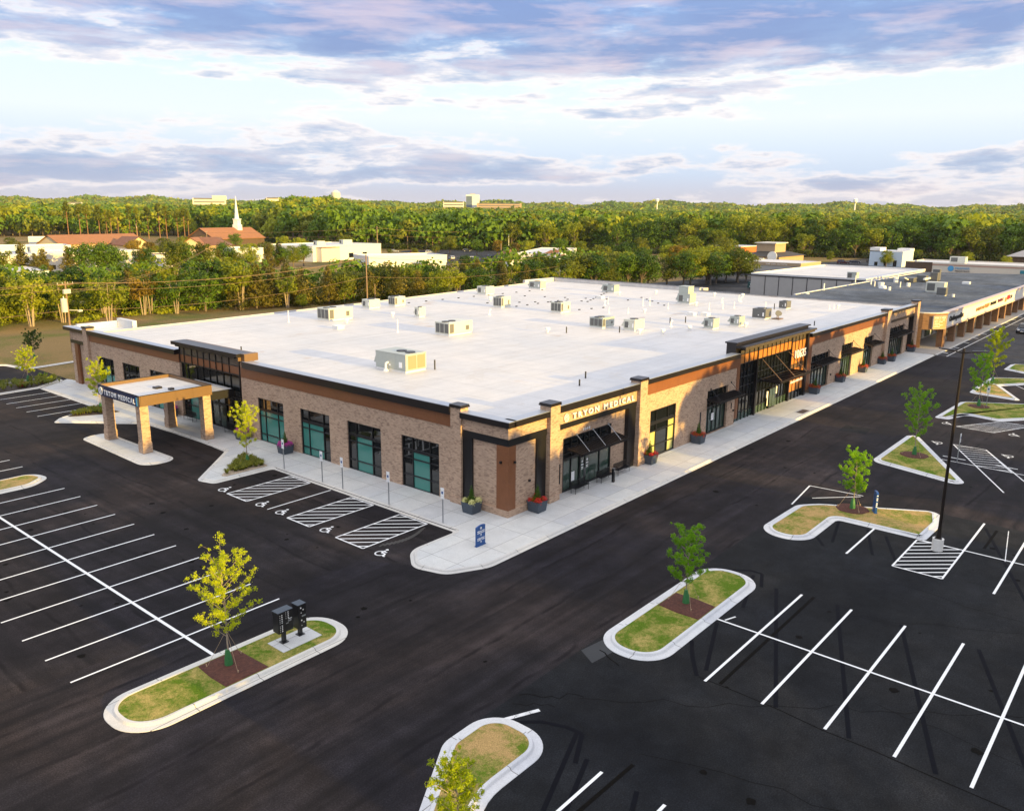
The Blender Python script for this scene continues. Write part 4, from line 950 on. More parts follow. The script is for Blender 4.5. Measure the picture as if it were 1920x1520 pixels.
f = MB(); f.box(37.6, 39.98, 67.28, 67.4, 3.6, 4.36); f.box(37.6, 39.98, 74.0, 74.12, 3.6, 4.36); f.box(37.7, 39.97, 67.4, 74.0, 3.9, 4.04); build_split(f, 'link_fascia', BLACK, PC)
# ------------------------------------------------------------------ rooftop units
RZ = 6.38
def unit(x, y, lx, ly, h, style, label, mat=None, group='rooftop air units'):
    """x,y = near corner (smallest x and y); lx along x, ly along y"""
    mat = mat or UNIT
    r = empty('rooftop_unit', (x + lx / 2, y + ly / 2, RZ)); tag(r, label, 'air unit', group)
    b = MB(); b.box(x + .05, x + lx - .05, y + .05, y + ly - .05, RZ, RZ + .18, 0); b.build('base_rail', PVC, r)
    z0, z1 = RZ + .18, RZ + h
    f = MB(); f.box(x, x + lx, y, y + ly, z0, z1)
    for k in (.33, .66):   # panel seams
        f.box(x - .012, x, y + ly * k - .012, y + ly * k + .012, z0 + .05, z1 - .05)
    f.box(x - .015, x + lx + .015, y - .015, y + ly + .015, z1 - .06, z1 + .02)
    cab = f.build('cabinet', mat, r)
    g = MB(); fan = MB()
    if style == 'coil_end':       # coil grilles on the end facing the street, two fans above it
        g.box(x + lx * .12, x + lx * .52, y - .02, y, z0 + .12, z1 - .14); g.box(x + lx * .56, x + lx * .94, y - .02, y, z0 + .12, z1 - .14)
        for fy in (.75, 1.85): fan.cyl((x + lx * .5, y + fy, z1 + .02), (x + lx * .5, y + fy, z1 + .10), .48, n=14)
    elif style == 'coil_side':      # dark coils towards the side lane
        n = 3
        for k in range(n): g.box(x - .02, x, y + ly * (.06 + .31 * k), y + ly * (.06 + .31 * k) + ly * .26, z0 + .12, z1 - .14)
        g.box(x + lx * .03, x + lx * .2, y - .02, y, z0 + .12, z1 - .14); g.box(x + lx * .72, x + lx * .86, y - .02, y, z0 + .3, z1 - .5)
        for fx in (.25, .7): fan.cyl((x + lx * fx * .6, y + ly * .5, z1 + .02), (x + lx * fx * .6, y + ly * .5, z1 + .10), min(.45, ly * .3), n=14)
    else:                            # plain cabinet with a hood
        g.box(x - .02, x, y + ly * .58, y + ly * .9, z0 + .2, z1 - .25)
        fan.cyl((x + lx * .5, y + ly * .5, z1 + .02), (x + lx * .5, y + ly * .5, z1 + .09), min(lx, ly) * .33, n=14)
    build_split(g, 'coil_grille', UNITD if style != 'coil_end' else plain('tan_coil_grille', (.30, .25, .15), .5, .1, .15, 30) if 'tan_coil_grille' not in MATS else MATS['tan_coil_grille'], r)
    fan.build('fan', BLACK, r)
    if style in ('hood', 'coil_end'):
        f = MB(); yy = y + ly
        f.hexa([(x + .15, yy, z0 + .3), (x + lx - .15, yy, z0 + .3), (x + lx - .15, yy + .45, z0 + .35), (x + .15, yy + .45, z0 + .35), (x + .15, yy, z1 - .15), (x + lx - .15, yy, z1 - .15), (x + lx - .15, yy + .06, z1 - .2), (x + .15, yy + .06, z1 - .2)])
        f.build('hood', mat, r)
    f = MB(); f.box(x - .016, x - .002, y + ly * .12, y + ly * .22, z0 + .25, z0 + .75); f.box(x - .016, x - .002, y + ly * .5, y + ly * .56, z0 + .3, z0 + .45); f.build('data_plate', LETTER, r)
    return r
unit(48.5, 53.2, 2.5, 4.0, 1.65, 'coil_end', 'large beige air unit nearest the front roof corner, two fans on top', UNITG)
unit(67.3, 66.3, 3.9, 2.3, 1.5, 'coil_side', 'long beige air unit mid roof, dark coils at its left end')
unit(66.1, 87.0, 3.9, 2.5, 1.6, 'coil_side', 'long beige air unit near the left rear roof edge beside a thin white pipe')
unit(79.0, 94.2, 2.0, 1.7, 1.3, 'hood', 'small pale hooded air unit at the rear roof edge before the utility pole')
unit(83.8, 94.0, 2.1, 1.5, 1.4, 'coil_side', 'small pale air unit with dark grilles, right of the hooded rear-edge one')
unit(76.9, 81.4, 1.1, .9, 1.35, 'hood', 'narrow upright air unit standing alone between the larger ones')
unit(107.0, 96.3, 2.1, 2.1, 1.4, 'hood', 'pale hooded air unit at the rear edge left of the far roof corner')
unit(93.5, 81.0, 2.1, 1.7, 1.6, 'coil_side', 'white air unit with brown striped coils in the upper middle of the roof')
unit(94.3, 70.4, 2.2, 1.9, 1.5, 'coil_side', 'white air unit with brown striped coils nearest the roof centre')
unit(122.2, 96.2, 1.6, 2.8, 1.4, 'hood', 'grey air unit at the far rear roof corner', UNITG)
unit(126.0, 82.2, 1.6, 2.6, 1.4, 'hood', 'grey air unit half way along the far roof edge', UNITG)
u = unit(118.4, 62.9, 2.0, 2.2, 1.6, 'hood', 'tallest grey air unit, double stacked, near the far roof edge', UNITG)
f = MB(); f.box(118.5, 120.3, 63.3, 65.0, RZ + 1.62, RZ + 2.75); f.box(118.45, 120.35, 63.25, 65.05, RZ + 2.7, RZ + 2.78); f.build('upper_cabinet', UNITG, u)
unit(84.9, 56.9, 2.6, 2.0, 1.3, 'coil_side', 'greenish air unit with dark left coils and open hood at mid roof', UNITG)
unit(85.6, 52.7, 2.2, 1.6, 1.35, 'hood', 'cream hooded air unit right beside the greenish one at mid roof')
unit(93.8, 46.4, 1.6, 1.3, 1.3, 'hood', 'pale green cube air unit nearest the street parapet', UNITG)
unit(98.6, 45.2, 1.6, 1.3, 1.25, 'hood', 'pale green cube air unit second from the street parapet, left of the dark ones', UNITG)
unit(108.0, 45.8, 2.0, 1.9, 1.4, 'plain', 'dark grey box air unit on the street side of the roof', UNITD)
unit(122.2, 48.6, 1.7, 1.2, 1.2, 'plain', 'small dark brown air unit furthest along the street side roof', UNITD)
r = empty('satellite_dish', (109.8, 44.9, RZ)); tag(r, 'small tan rack with dark dishes beside the dark grey roof unit', 'dish')
f = MB(); f.box(109.2, 110.6, 44.3, 45.4, RZ, RZ + .12); f.cyl((109.6, 44.8, RZ), (109.6, 44.8, RZ + .8), .05); f.cyl((110.3, 44.9, RZ), (110.3, 44.9, RZ + .7), .05); f.build('stand', BRONZE, r)
f = MB(); f.cyl((109.6, 44.7, RZ + .8), (109.5, 44.6, RZ + .86), .38, .42, 12); f.cyl((110.3, 44.8, RZ + .7), (110.2, 44.7, RZ + .76), .3, .34, 12); f.build('dish', UNITD, r)

# ------------------------------------------------------------------ foliage helpers
def leaf_cloud(centres, radii, n, size, rng, flat=1.0, up=.0, shell=.55, rnd_n=.6):
    """n leaf-sized quads scattered through blobs; returns V, F"""
    centres = np.asarray(centres, float); radii = np.asarray(radii, float)
    if radii.ndim == 1: radii = np.repeat(radii[:, None], 3, 1)
    p = radii.prod(1) ** (2 / 3); idx = rng.choice(len(centres), n, p=p / p.sum())
    d = rng.normal(size=(n, 3)); d /= np.linalg.norm(d, axis=1)[:, None]
    rad = shell + (1 - shell) * rng.random(n) ** .6
    rad *= 1 + .18 * rng.normal(size=n)
    C = centres[idx] + d * radii[idx] * rad[:, None]
    nrm = d + rng.normal(size=(n, 3)) * rnd_n + np.array([0, 0, up]); nrm /= np.linalg.norm(nrm, axis=1)[:, None]
    t = np.cross(nrm, rng.normal(size=(n, 3))); t /= np.linalg.norm(t, axis=1)[:, None]; b = np.cross(nrm, t)
    s = size * (.55 + .9 * rng.random(n))[:, None]
    V = np.stack([C - t * s * .5, C - b * s * .33 + t * s * .05, C + t * s * .5, C + b * s * .33 + t * s * .05], 1).reshape(-1, 3)
    return V, np.arange(4 * n).reshape(-1, 4)
def young_tree(h, seed, n, leafsize, lmat, spread=.27, top_sparse=.5, stakes=True):
    """slim nursery tree: straight stem, ascending branches set with leaf clusters, green bag round the base"""
    rng = np.random.default_rng(seed); rnd = random.Random(seed)
    root = empty('young_tree'); mb = MB(); k = h * .02
    pts = [Vector((0, 0, 0))]; 
    for i in range(1, 9): pts.append(Vector((rnd.uniform(-.03, .03) * h * .3, rnd.uniform(-.03, .03) * h * .3, h * i / 8.4)))
    for i in range(8): mb.cyl(pts[i], pts[i + 1], .045 * (1 - i / 9.5), .045 * (1 - (i + 1) / 9.5), 7, caps=False)
    C = []; Rr = []
    nb = 26
    for i in range(nb):
        t = .27 + .70 * i / nb; a = i * 2.4 + rnd.uniform(-.5, .5)
        env = math.sin(math.pi * min(1, (t - .16) / .92) ** .75) ** .8
        ln = h * spread * env * rnd.uniform(.65, 1.2) + .12
        zz = t * h; base = Vector((0, 0, zz)); rise = rnd.uniform(.35, .75) + .5 * t
        tip = base + Vector((math.cos(a) * ln, math.sin(a) * ln, ln * rise))
        mb.cyl(base, tip, .016, .005, 5, caps=False)
        m = max(3, int(ln / .16))
        for j in range(m):
            s = (j + 1.0) / m
            if s < .22: continue
            q = base.lerp(tip, s) + Vector((rnd.uniform(-1, 1), rnd.uniform(-1, 1), rnd.uniform(-.6, 1))) * .12
            C.append(q); Rr.append(rnd.uniform(.08, .22) * (h / 5) ** .5)
            if rnd.random() < .5:
                q2 = q + Vector((rnd.uniform(-1, 1), rnd.uniform(-1, 1), rnd.uniform(-.2, 1))) * .28; mb.cyl(q, q2, .006, .003, 3, caps=False); C.append(q2); Rr.append(rnd.uniform(.07, .16))
    for s in np.linspace(.86, 1.0, 5): C.append(Vector((rnd.uniform(-.06, .06), rnd.uniform(-.06, .06), h * s))); Rr.append(.10)
    mb.build('trunk', BARKL, root, local=True)
    V, F = leaf_cloud(C, Rr, n, leafsize, rng, shell=.1)
    np_mesh('crown', V, F, lmat, parent=root)
    w = MB(); w.cyl((0, 0, 0), (0, 0, .38), .20, .17, 9); w.cyl((0, 0, .38), (.02, .02, .78), .17, .09, 9); w.build('trunk_bag', WRAP, root, local=True)
    if stakes:
        w = MB()
        for a in (.4, 2.5, 4.6): w.cyl((math.cos(a) * .95, math.sin(a) * .95, 0), (0, 0, 1.75), .008, n=4); w.cyl((math.cos(a) * .95, math.sin(a) * .95, 0), (math.cos(a) * .97, math.sin(a) * .97, .16), .025, n=5)
        w.build('guy_line', TANW, root, local=True)
    return root
YT = [dict(p=(17.5, 31.5), h=5.7, s=3, n=3900, l=.105, m=LEAF_YG, sp=.25, lab='bright yellow-green young tree on the mailbox island'),
      dict(p=(36.72, 18.72), h=4.35, s=11, n=4600, l=.10, m=LEAF_G, sp=.22, lab='green young tree on the long kerbed island across the street'),
      dict(p=(57.5, 16.9), h=4.3, s=17, n=4600, l=.11, m=LEAF_G, sp=.24, lab='fresh green young tree on the boomerang-shaped island by the lamp post'),
      dict(p=(74.86, 17.36), h=6.1, s=23, n=3800, l=.12, m=LEAF_G, sp=.20, lab='tall green young tree on the triangular island'),
      dict(p=(99.79, 17.31), h=6.2, s=29, n=3200, l=.14, m=LEAF_G, sp=.20, lab='green young tree behind the lamp post, beside a small blue parking sign'),
      dict(p=(115.8, 18.95), h=7.1, s=31, n=4200, l=.15, m=LEAF_YG, sp=.19, lab='tall yellow-green young tree furthest up the row of islands'),
      dict(p=(35.2, 57.9), h=5.3, s=37, n=3600, l=.11, m=LEAF_YG, sp=.19, lab='yellow young tree in the grassy bed beside the accessible stalls'),
      dict(p=(35.6, 85.6), h=5.4, s=41, n=3200, l=.13, m=LEAF_YG, sp=.20, lab='sparse yellow young tree behind the entrance canopy'),
      dict(p=(36.3, 106.6), h=4.0, s=43, n=2400, l=.15, m=LEAF_YG, sp=.26, lab='small yellow young tree in the planting strip at the far left'),
      dict(p=(42.9, 122.6), h=3.9, s=47, n=2400, l=.16, m=LEAF_W1, sp=.30, lab='small dark green young tree on the lawn at the far left'),
      dict(p=(16.35, 15.95), h=3.3, s=53, n=4200, l=.09, m=LEAF_YG, sp=.22, lab='yellow young tree cut by the lower edge of the photo'),
      dict(p=(134.0, 15.0), h=5.0, s=59, n=1800, l=.16, m=LEAF_G, sp=.22, lab='green young tree at the right edge of the photo')]
for q in YT:
    t = young_tree(q['h'] * .93, q['s'], int(q['n'] * 2.7), q['l'] * .64, q['m'], q['sp']); t.location = (*q['p'], .14); t.rotation_euler.z = q['s'] * .7; tag(t, q['lab'], 'tree', 'young trees in the planting islands')

# liriope tufts in the two beds and shrubs at the far left strip
def tufts(name, poly, n, hgt, mat, seed, z=.2, blades=26):
    rng = np.random.default_rng(seed); P = np.array(poly); lo, hi = P.min(0), P.max(0); pts = []
    def inside(q):
        c = False
        for i in range(len(P)):
            a, b = P[i - 1], P[i]
            if (a[1] > q[1]) != (b[1] > q[1]) and q[0] < (b[0] - a[0]) * (q[1] - a[1]) / (b[1] - a[1]) + a[0]: c = not c
        return c
    while len(pts) < n:
        q = lo + rng.random(2) * (hi - lo)
        if inside(q): pts.append(q)
    pts = np.array(pts); m = n * blades; c = np.repeat(pts, blades, 0); a = rng.random(m) * 6.283; l = hgt * (.6 + .6 * rng.random(m)); out = l * (.3 + .7 * rng.random(m)); wd = .014 + .01 * rng.random(m)
    dx, dy = np.cos(a), np.sin(a); B0 = np.stack([c[:, 0], c[:, 1], np.full(m, z)], 1); M = B0 + np.stack([dx * out * .5, dy * out * .5, l * .85], 1); T = B0 + np.stack([dx * out, dy * out, l * .6], 1)
    W_ = np.stack([-dy * wd, dx * wd, np.zeros(m)], 1)
    V = np.stack([B0 - W_, B0 + W_, M + W_, M - W_, T + W_ * .3, T - W_ * .3], 1).reshape(-1, 3)
    i = np.arange(m) * 6; F = np.concatenate([np.stack([i, i + 1, i + 2, i + 3], 1), np.stack([i + 3, i + 2, i + 4, i + 5], 1)])
    return np_mesh(name, V, F, mat)
tag(tufts('grass_tufts', inset(bed1, .25), 150, .42, LILY, 5), 'yellow-green grass tufts in the pavement bed beside the accessible stalls', 'grass', kind='stuff')
tag(tufts('grass_tufts', inset(bed2, .2), 110, .42, LILY, 6), 'yellow-green grass tufts in the bed behind the entrance canopy', 'grass', kind='stuff')
tag(tufts('grass_tufts', [(28, 102.6), (39, 103.2), (38.8, 107.2), (28, 107)], 130, .6, LILY, 7), 'low grassy planting in the far left strip', 'grass', kind='stuff')
def shrub(x, y, r, h, mat, label, seed, z=.13, n=500, ls=.12, group=None):
    rng = np.random.default_rng(seed); k = 7; C = np.stack([rng.normal(size=k) * r * .35, rng.normal(size=k) * r * .35, h * (.35 + .4 * rng.random(k))], 1)
    V, F = leaf_cloud(C, np.stack([np.full(k, r * .5), np.full(k, r * .5), np.full(k, h * .38)], 1), n, ls, rng, shell=.4)
    o = np_mesh('shrub', V, F, mat); o.location = (x, y, z); return tag(o, label, 'shrub', group)
for i, (x, y, r, h, m, l) in enumerate([(34.6, 103.9, .55, .6, RUSTF, 'rust-red low shrub nearest the left edge of the far planting strip'), (31.6, 104.2, .6, .6, RUSTF, 'rust-red low shrub beyond the small yellow tree'), (38.0, 104.6, .5, .6, LEAF_YG, 'yellow low shrub in the far left strip'),
        (38.2, 107.2, .6, .8, LEAF_W1, 'dark shrub at the tip of the far left strip'), (39.0, 106.2, .5, .7, LEAF_W3, 'bright shrub at the tip of the far left strip'), (36.9, 104.1, .5, .5, LEAF_W4, 'orange shrub between the rust-red and yellow ones'), (33.2, 106.8, .5, .6, LEAF_W1, 'dark green shrub behind the rust-red ones'), (55.5, 123.6, .7, .9, LEAF_W1, 'dark round shrub on the lawn by the building end')]):
    shrub(x, y, r, h, m, l, 70 + i)

# ------------------------------------------------------------------ planters
def planter(x, y, style, label, rz=0, seed=1):
    rng = np.random.default_rng(seed); rnd = random.Random(seed)
    r = empty('planter', (x, y, .13), rz); tag(r, label, 'planter', 'square slate planters along the walls')
    p = MB(); a, b = .44, .52; h = .72
    p.hexa([(-a, -a, 0), (a, -a, 0), (a, a, 0), (-a, a, 0), (-b, -b, h), (b, -b, h), (b, b, h), (-b, b, h)])
    p.box(-b - .02, b + .02, -b - .02, -b + .06, h, h + .05); p.box(-b - .02, b + .02, b - .06, b + .02, h, h + .05); p.box(-b - .02, -b + .06, -b + .06, b - .06, h, h + .05); p.box(b - .06, b + .02, -b + .06, b - .06, h, h + .05)
    p.build('pot', POT, r, local=True)
    s = MB(); s.box(-b + .061, b - .061, -b + .061, b - .061, h, h + .02); s.build('soil', SOIL, r, local=True)
    C = [(0, 0, h + .1 + .13 * k) for k in range(9)]; Rr = [.30 - .030 * k for k in range(9)]
    V, F = leaf_cloud(C, Rr, 1100, .07, rng, shell=.5); V[:, 2] = np.maximum(V[:, 2], h + .02)
    np_mesh('conifer', V, F, LEAF_D, parent=r)
    fm = {'yellow': YELF, 'red': REDF, 'pink': PINK, 'rust': RUSTF}[style]
    Cc = []; Rc = []
    nb = 4 if style in ('yellow', 'red') else 12
    for k in range(nb):
        t = k * 2 * math.pi / nb + .78; rr = .42 if nb == 4 else .40
        Cc.append((rr * math.cos(t) * 1.1, rr * math.sin(t) * 1.1, h + rnd.uniform(.03, .14))); Rc.append(rnd.uniform(.20, .26) if nb == 4 else rnd.uniform(.18, .26))
    V, F = leaf_cloud(Cc, Rc, 1900, .06, rng, shell=.75); np_mesh('flowers', V, F, fm, parent=r)
    V, F = leaf_cloud([(q[0] * .8, q[1] * .8, q[2] - .06) for q in Cc] + [(.1, .3, h + .15), (-.3, .1, h + .12)], [.2] * (len(Cc) + 2), 500, .08, rng, shell=.6); np_mesh('leaves', V, F, LEAF_W3, parent=r)
    return r
planter(39.25, 36.65, 'yellow', 'planter with pale yellow flowers left of the building corner', seed=1)
planter(42.45, 33.4, 'red', 'planter with red and white flowers right of the building corner', seed=2)
planter(57.45, 33.4, 'red', 'planter with red flowers by the tall sunlit window', seed=3)
planter(65.85, 33.35, 'rust', 'planter with red flowers between the tall window and the first narrow awning', seed=4)
planter(94.2, 33.3, 'rust', 'planter with red flowers right of the numbered main entrance', seed=5)
planter(103.3, 33.45, 'rust', 'planter with rust flowers, second after the main entrance', seed=6)
planter(112.0, 33.5, 'rust', 'planter with rust flowers, third after the main entrance', seed=7)
planter(120.3, 33.5, 'rust', 'planter with rust flowers just before the tall brick pilaster', seed=8)
planter(123.6, 33.2, 'rust', 'planter with rust flowers just beyond the tall brick pilaster', seed=9)
planter(134.8, 33.5, 'rust', 'planter with rust flowers at the far end of the street front', seed=10)
planter(39.15, 58.35, 'pink', 'planter with magenta flowers against the side wall near the yellow tree', seed=11)
planter(39.2, 65.0, 'pink', 'planter with magenta flowers right of the glazed side entrance', seed=12)
planter(39.2, 77.9, 'pink', 'planter with dark red plants left of the glazed side entrance', seed=13)

# ------------------------------------------------------------------ street furniture
def bench(x, y, rz, label):
    r = empty('bench', (x, y, .13), rz); tag(r, label, 'bench', 'black metal benches by the doors')
    s = MB()
    for k in range(9): s.box(-.9, .9, -.02 + .045 * k, .012 + .045 * k, .44, .465)
    s.box(-.9, .9, -.04, -.02, .42, .47); s.build('seat', BLACK, r, local=True)
    s = MB()
    for k in range(28): s.box(-.88 + .065 * k, -.86 + .065 * k, .40, .42, .5, .88)
    s.box(-.9, .9, .40, .43, .86, .90); s.box(-.9, .9, .40, .43, .48, .51); s.build('backrest', BLACK, r, local=True)
    for sx in (-.82, .82):
        s = MB(); s.cyl((sx, .0, 0), (sx, 0, .44), .02, n=6); s.cyl((sx, .40, 0), (sx, .42, .86), .02, n=6); s.cyl((sx, 0, .44), (sx, 0, .64), .018, n=6); s.cyl((sx, 0, .64), (sx, .41, .66), .018, n=6); s.build('leg', BLACK, r, local=True)
    return r
bench(47.75, 33.35, 0, 'black bench left of the glass doors under the first awning')
bench(51.1, 33.35, 0, 'black bench right of the glass doors under the first awning')
bench(53.6, 33.45, 0, 'black bench under the right end of the first awning, beyond the post')
bench(39.35, 67.4, -math.pi / 2, 'black bench right of the doors under the entrance canopy')
bench(39.35, 74.9, -math.pi / 2, 'black bench left of the doors under the entrance canopy')
r = empty('bollard', (51.25, 32.9, .13)); tag(r, 'black square push-button post in front of the glass doors', 'post')
f = MB(); f.box(-.09, .09, -.09, .09, 0, 1.08); f.build('post', BLACK, r, local=True); f = MB(); f.box(-.1, .1, -.1, .1, 1.08, 1.12); f.box(-.06, .06, -.1, -.09, .85, .97); f.build('cap', STEEL, r, local=True)
def parking_sign(x, y, label, h=2.45, face=(-1, 0), z=.13, group='accessible parking signs'):
    r = empty('parking_sign', (x, y, z)); tag(r, label, 'sign', group)
    f = MB(); f.box(-.03, .03, -.03, .03, 0, h); f.build('post', STEEL, r, local=True)
    fx, fy = face; px, py = -fy, fx
    def plate(w, z0, z1, d0, d1, mat, name, c=0):
        g = MB(); a = Vector((px, py, 0)); n = Vector((fx, fy, 0)); cs = [n * d0 + a * (c - w), n * d0 + a * (c + w), n * d1 + a * (c + w), n * d1 + a * (c - w)]
        g.hexa([(v.x, v.y, z0) for v in cs] + [(v.x, v.y, z1) for v in cs]); return g.build(name, mat, r, local=True)
    plate(.16, h - .55, h + .03, .031, .045, LETTER, 'plate'); plate(.075, h - .40, h - .22, .046, .052, BLUE, 'symbol'); plate(.16, h - .74, h - .57, .031, .045, LETTER, 'plate')
    return r
for x, y, l in ((36.4, 54.55, 'accessible parking sign nearest the grassy bed with the yellow tree'), (36.38, 49.55, 'accessible parking sign second from the grassy bed, right of the magenta planter'), (36.38, 47.1, 'accessible parking sign in the middle of the row of five'),
                (36.38, 41.95, 'accessible parking sign between the two windows nearest the corner'), (36.45, 36.65, 'accessible parking sign nearest the yellow-flowered planter')): parking_sign(x, y, l)
parking_sign(100.04, 16.6, 'blue and white parking sign on the island behind the lamp post', 2.3, group='accessible parking signs')
parking_sign(75.45, 14.1, 'parking sign seen edge-on right of the triangular island', 2.5, (0, -1), 0.0, group='accessible parking signs')
# wayfinding boards
r = empty('wayfinding_sign', (35.32, 32.25, .13)); tag(r, 'blue upright wayfinding board with a curved top on the pavement tip', 'sign')
f = MB(); n = 10; top = [(-.40 + .80 * i / n, 1.18 + .16 * math.sin(math.pi * (.12 + .62 * i / n))) for i in range(n + 1)]
pts = [(-.40, .05), (.40, .05)] + top[::-1]
f.raw([(x, -.05, z) for x, z in pts] + [(x, .05, z) for x, z in pts], [tuple(range(len(pts))), tuple(range(2 * len(pts) - 1, len(pts) - 1, -1))] + [(i, i + len(pts), (i + 1) % len(pts) + len(pts), (i + 1) % len(pts)) for i in range(len(pts))])
f.build('board', BLUE, r, local=True); f = MB(); f.box(-.44, .44, -.09, .09, 0, .05); f.build('foot', BLUE, r, local=True)
f = MB(); f.cyl((0, -.062, 1.16), (0, -.051, 1.16), .075, n=14); f.box(-.075, .075, -.062, -.051, 1.08, 1.14); f.build('emblem', LETTER, r, local=True)
for z, tx in ((.93, 'MEDICAL SUITES'), (.82, 'PATIENT ENTRANCE'), (.46, 'LOBBY ENTRY'), (.36, 'SUITE 1001')):
    o = text_mesh('sign_lettering', tx, .10, LETTER, r, (35.32 - .33, 32.25 - .056, z + .13), (1, 0, 0), (0, 0, 1), .004, width=.66, offset=.003)
f = MB()
for z in (.73, .27): f.raw([(-.06, -.056, z), (.0, -.056, z - .05), (.06, -.056, z), (0, -.056, z + .05)], [(0, 1, 2, 3)]); f.box(-.02, .02, -.06, -.052, z - .08, z)
f.build('arrow', LETTER, r, local=True)
r = empty('wayfinding_sign', (57.87, 15.5, .14), .55); tag(r, 'narrow tall blue wayfinding board with white lettering beside a young tree', 'sign')
f = MB(); f.box(-.32, .32, -.07, .07, .05, 1.42); f.box(-.36, .36, -.1, .1, 0, .05); f.hexa([(-.32, -.07, 1.42), (.32, -.07, 1.42), (.32, .07, 1.42), (-.32, .07, 1.42), (-.15, -.07, 1.52), (.32, -.07, 1.48), (.32, .07, 1.48), (-.15, .07, 1.52)]); f.build('board', BLUE, r, local=True)
f = MB(); 
for k, z in enumerate((1.25, 1.05, .92, .70, .58, .45)): f.box(-.24, .24 - .1 * (k % 2), -.078, -.071, z, z + .07); f.box(-.327, -.321, -.05, .05, z, z + .07)
f.build('lettering', LETTER, r, local=True)
# lamp post
r = empty('lamp_post', (53.8, 10.5, 0)); tag(r, 'tall dark lamp post with two flat heads on a white concrete base', 'lamp')
f = MB(); f.cyl((0, 0, 0), (0, 0, .78), .33, .33, 24); f.build('concrete_base', CONCB, r, local=True)
f = MB(); f.box(-.2, .2, -.2, .2, .78, .82); f.cyl((0, 0, .82), (0, 0, 12.5), .105, .075, 10); f.cyl((0, 0, .82), (0, 0, 1.5), .15, .11, 10); f.cyl((0, 0, 12.5), (0, 0, 12.75), .09, .06, 8); f.build('pole', LAMPM, r, local=True)
for sx in (-1, 1):
    f = MB(); f.cyl((0, 0, 12.45), (0, sx * .5, 12.55), .04, n=6); f.hexa([(-.17, sx * .45, 12.50), (.17, sx * .45, 12.50), (.14, sx * 1.32, 12.62), (-.14, sx * 1.32, 12.62), (-.15, sx * .45, 12.62), (.15, sx * .45, 12.62), (.10, sx * 1.32, 12.68), (-.10, sx * 1.32, 12.68)] if sx > 0 else
                 [(.17, sx * .45, 12.50), (-.17, sx * .45, 12.50), (-.14, sx * 1.32, 12.62), (.14, sx * 1.32, 12.62), (.15, sx * .45, 12.62), (-.15, sx * .45, 12.62), (-.10, sx * 1.32, 12.68), (.10, sx * 1.32, 12.68)])
    f.build('lamp_head', LAMPM, r, local=True)
r.rotation_euler.z = R(8)
# mailboxes on their pad
sheetpad = MB(); sheetpad.box(19.75, 21.95, 30.53, 31.83, .10, .155); tag(sheetpad.build('mailbox_pad', CONC), kind='structure')
def mailbox(x, y, w, d, z0, z1, label, slots):
    r = empty('mailbox_cabinet', (x, y, .155)); tag(r, label, 'mailbox')
    f = MB(); f.box(-.17, .17, -.17, .17, 0, .03); f.box(-.085, .085, -.085, .085, .03, z0); f.build('pedestal', BLACK, r, local=True)
    f = MB(); f.box(-w / 2, w / 2, -d / 2, d / 2, z0, z1); f.build('cabinet', BLACK, r, local=True, bevel=.012)
    f = MB(); f.box(-w / 2 - .01, w / 2 + .01, -d / 2 - .01, d / 2 + .01, z1 + .001, z1 + .02); f.build('lid', POT, r, local=True)
    g = MB(); h = MB()
    for (u, v, a, b, big) in slots: (h if big else g).box(u - a, u + a, -d / 2 - .012, -d / 2 - .001, z0 + v - b, z0 + v + b)
    dr = MB()
    for k in range(1, 5): dr.box(-w / 2 + .03, w / 2 - .03, -d / 2 - .006, -d / 2, z0 + (z1 - z0) * k / 5 - .004, z0 + (z1 - z0) * k / 5 + .004)
    dr.build('door_seam', LAMPM, r, local=True); g.build('number_plate', PVC, r, local=True); h.build('lock', STEEL, r, local=True)
sl = []
for k in range(9):
    zz_ = .10 + .095 * k + (.06 if k > 3 else 0)
    if zz_ < .98: sl += [(-.31, zz_, .012, .014, 0), (-.20, zz_, .026, .022, 0)]
for k in range(4): sl += [(.02, .98 - .10 * k, .012, .013, 0), (.15, .98 - .10 * k, .026, .022, 0)]
sl += [(.22, .52, .09, .035, 1), (.08, .42, .07, .02, 1), (.24, .62, .10, .012, 0)]
mailbox(20.35, 31.35, .82, .48, .62, 1.68, 'wide black mailbox cabinet with rows of small doors on a pedestal', sl)
mailbox(21.3, 31.38, .46, .50, .40, 1.66, 'narrow tall black parcel locker on a pedestal right of the wide mailbox', [(-.07, 1.10, .03, .035, 0), (.06, .98, .025, .03, 0), (-.06, .84, .02, .02, 0), (.08, .66, .11, .035, 1), (-.05, .45, .03, .035, 0), (.08, .33, .025, .03, 0), (-.05, .18, .015, .02, 0)])
# ------------------------------------------------------------------ neighbouring strip of shops
SM = empty('shopping_strip', (141, 31, 0)); tag(SM, 'long row of shops with grey roof, white sign band and brown brick arcade columns', 'building')
f = MB(); f.face([(140.6, 35.0, 5.5), (141.5, 33.2, 5.5), (143.6, 31.8, 5.5), (330, 31.6, 5.5), (330, 36.5, 5.5), (258, 37.5, 5.5), (246, 62.6, 5.5), (156, 60.4, 5.5), (140.6, 60.0, 5.5)]); f.build('roof', ROOFG, SM)
f = MB(); f.box(146, 246, 36.0, 60.2, 0, 5.2); f.box(246.1, 256, 36.0, 38.5, 0, 5.2); f.box(140.4, 146, 38.0, 60, 0, 5.2); f.box(143, 330, 32.0, 36, 3.55, 3.62); build_split(f, 'wall', CREAM, SM)
f = MB(); f.box(143.4, 330, 31.05, 31.7, 3.30, 5.35); f.build('sign_band', plain('off_white_band', (.74, .71, .66), .6, 0, .05, .6), SM)
f = MB(); f.box(143.4, 330, 30.9, 31.8, 5.35, 5.62); f.box(143.4, 330, 30.95, 31.75, 3.05, 3.30); f.build('cornice', plain('pinkish_trim', (.56, .44, .38), .7, 0, .08, 1), SM)
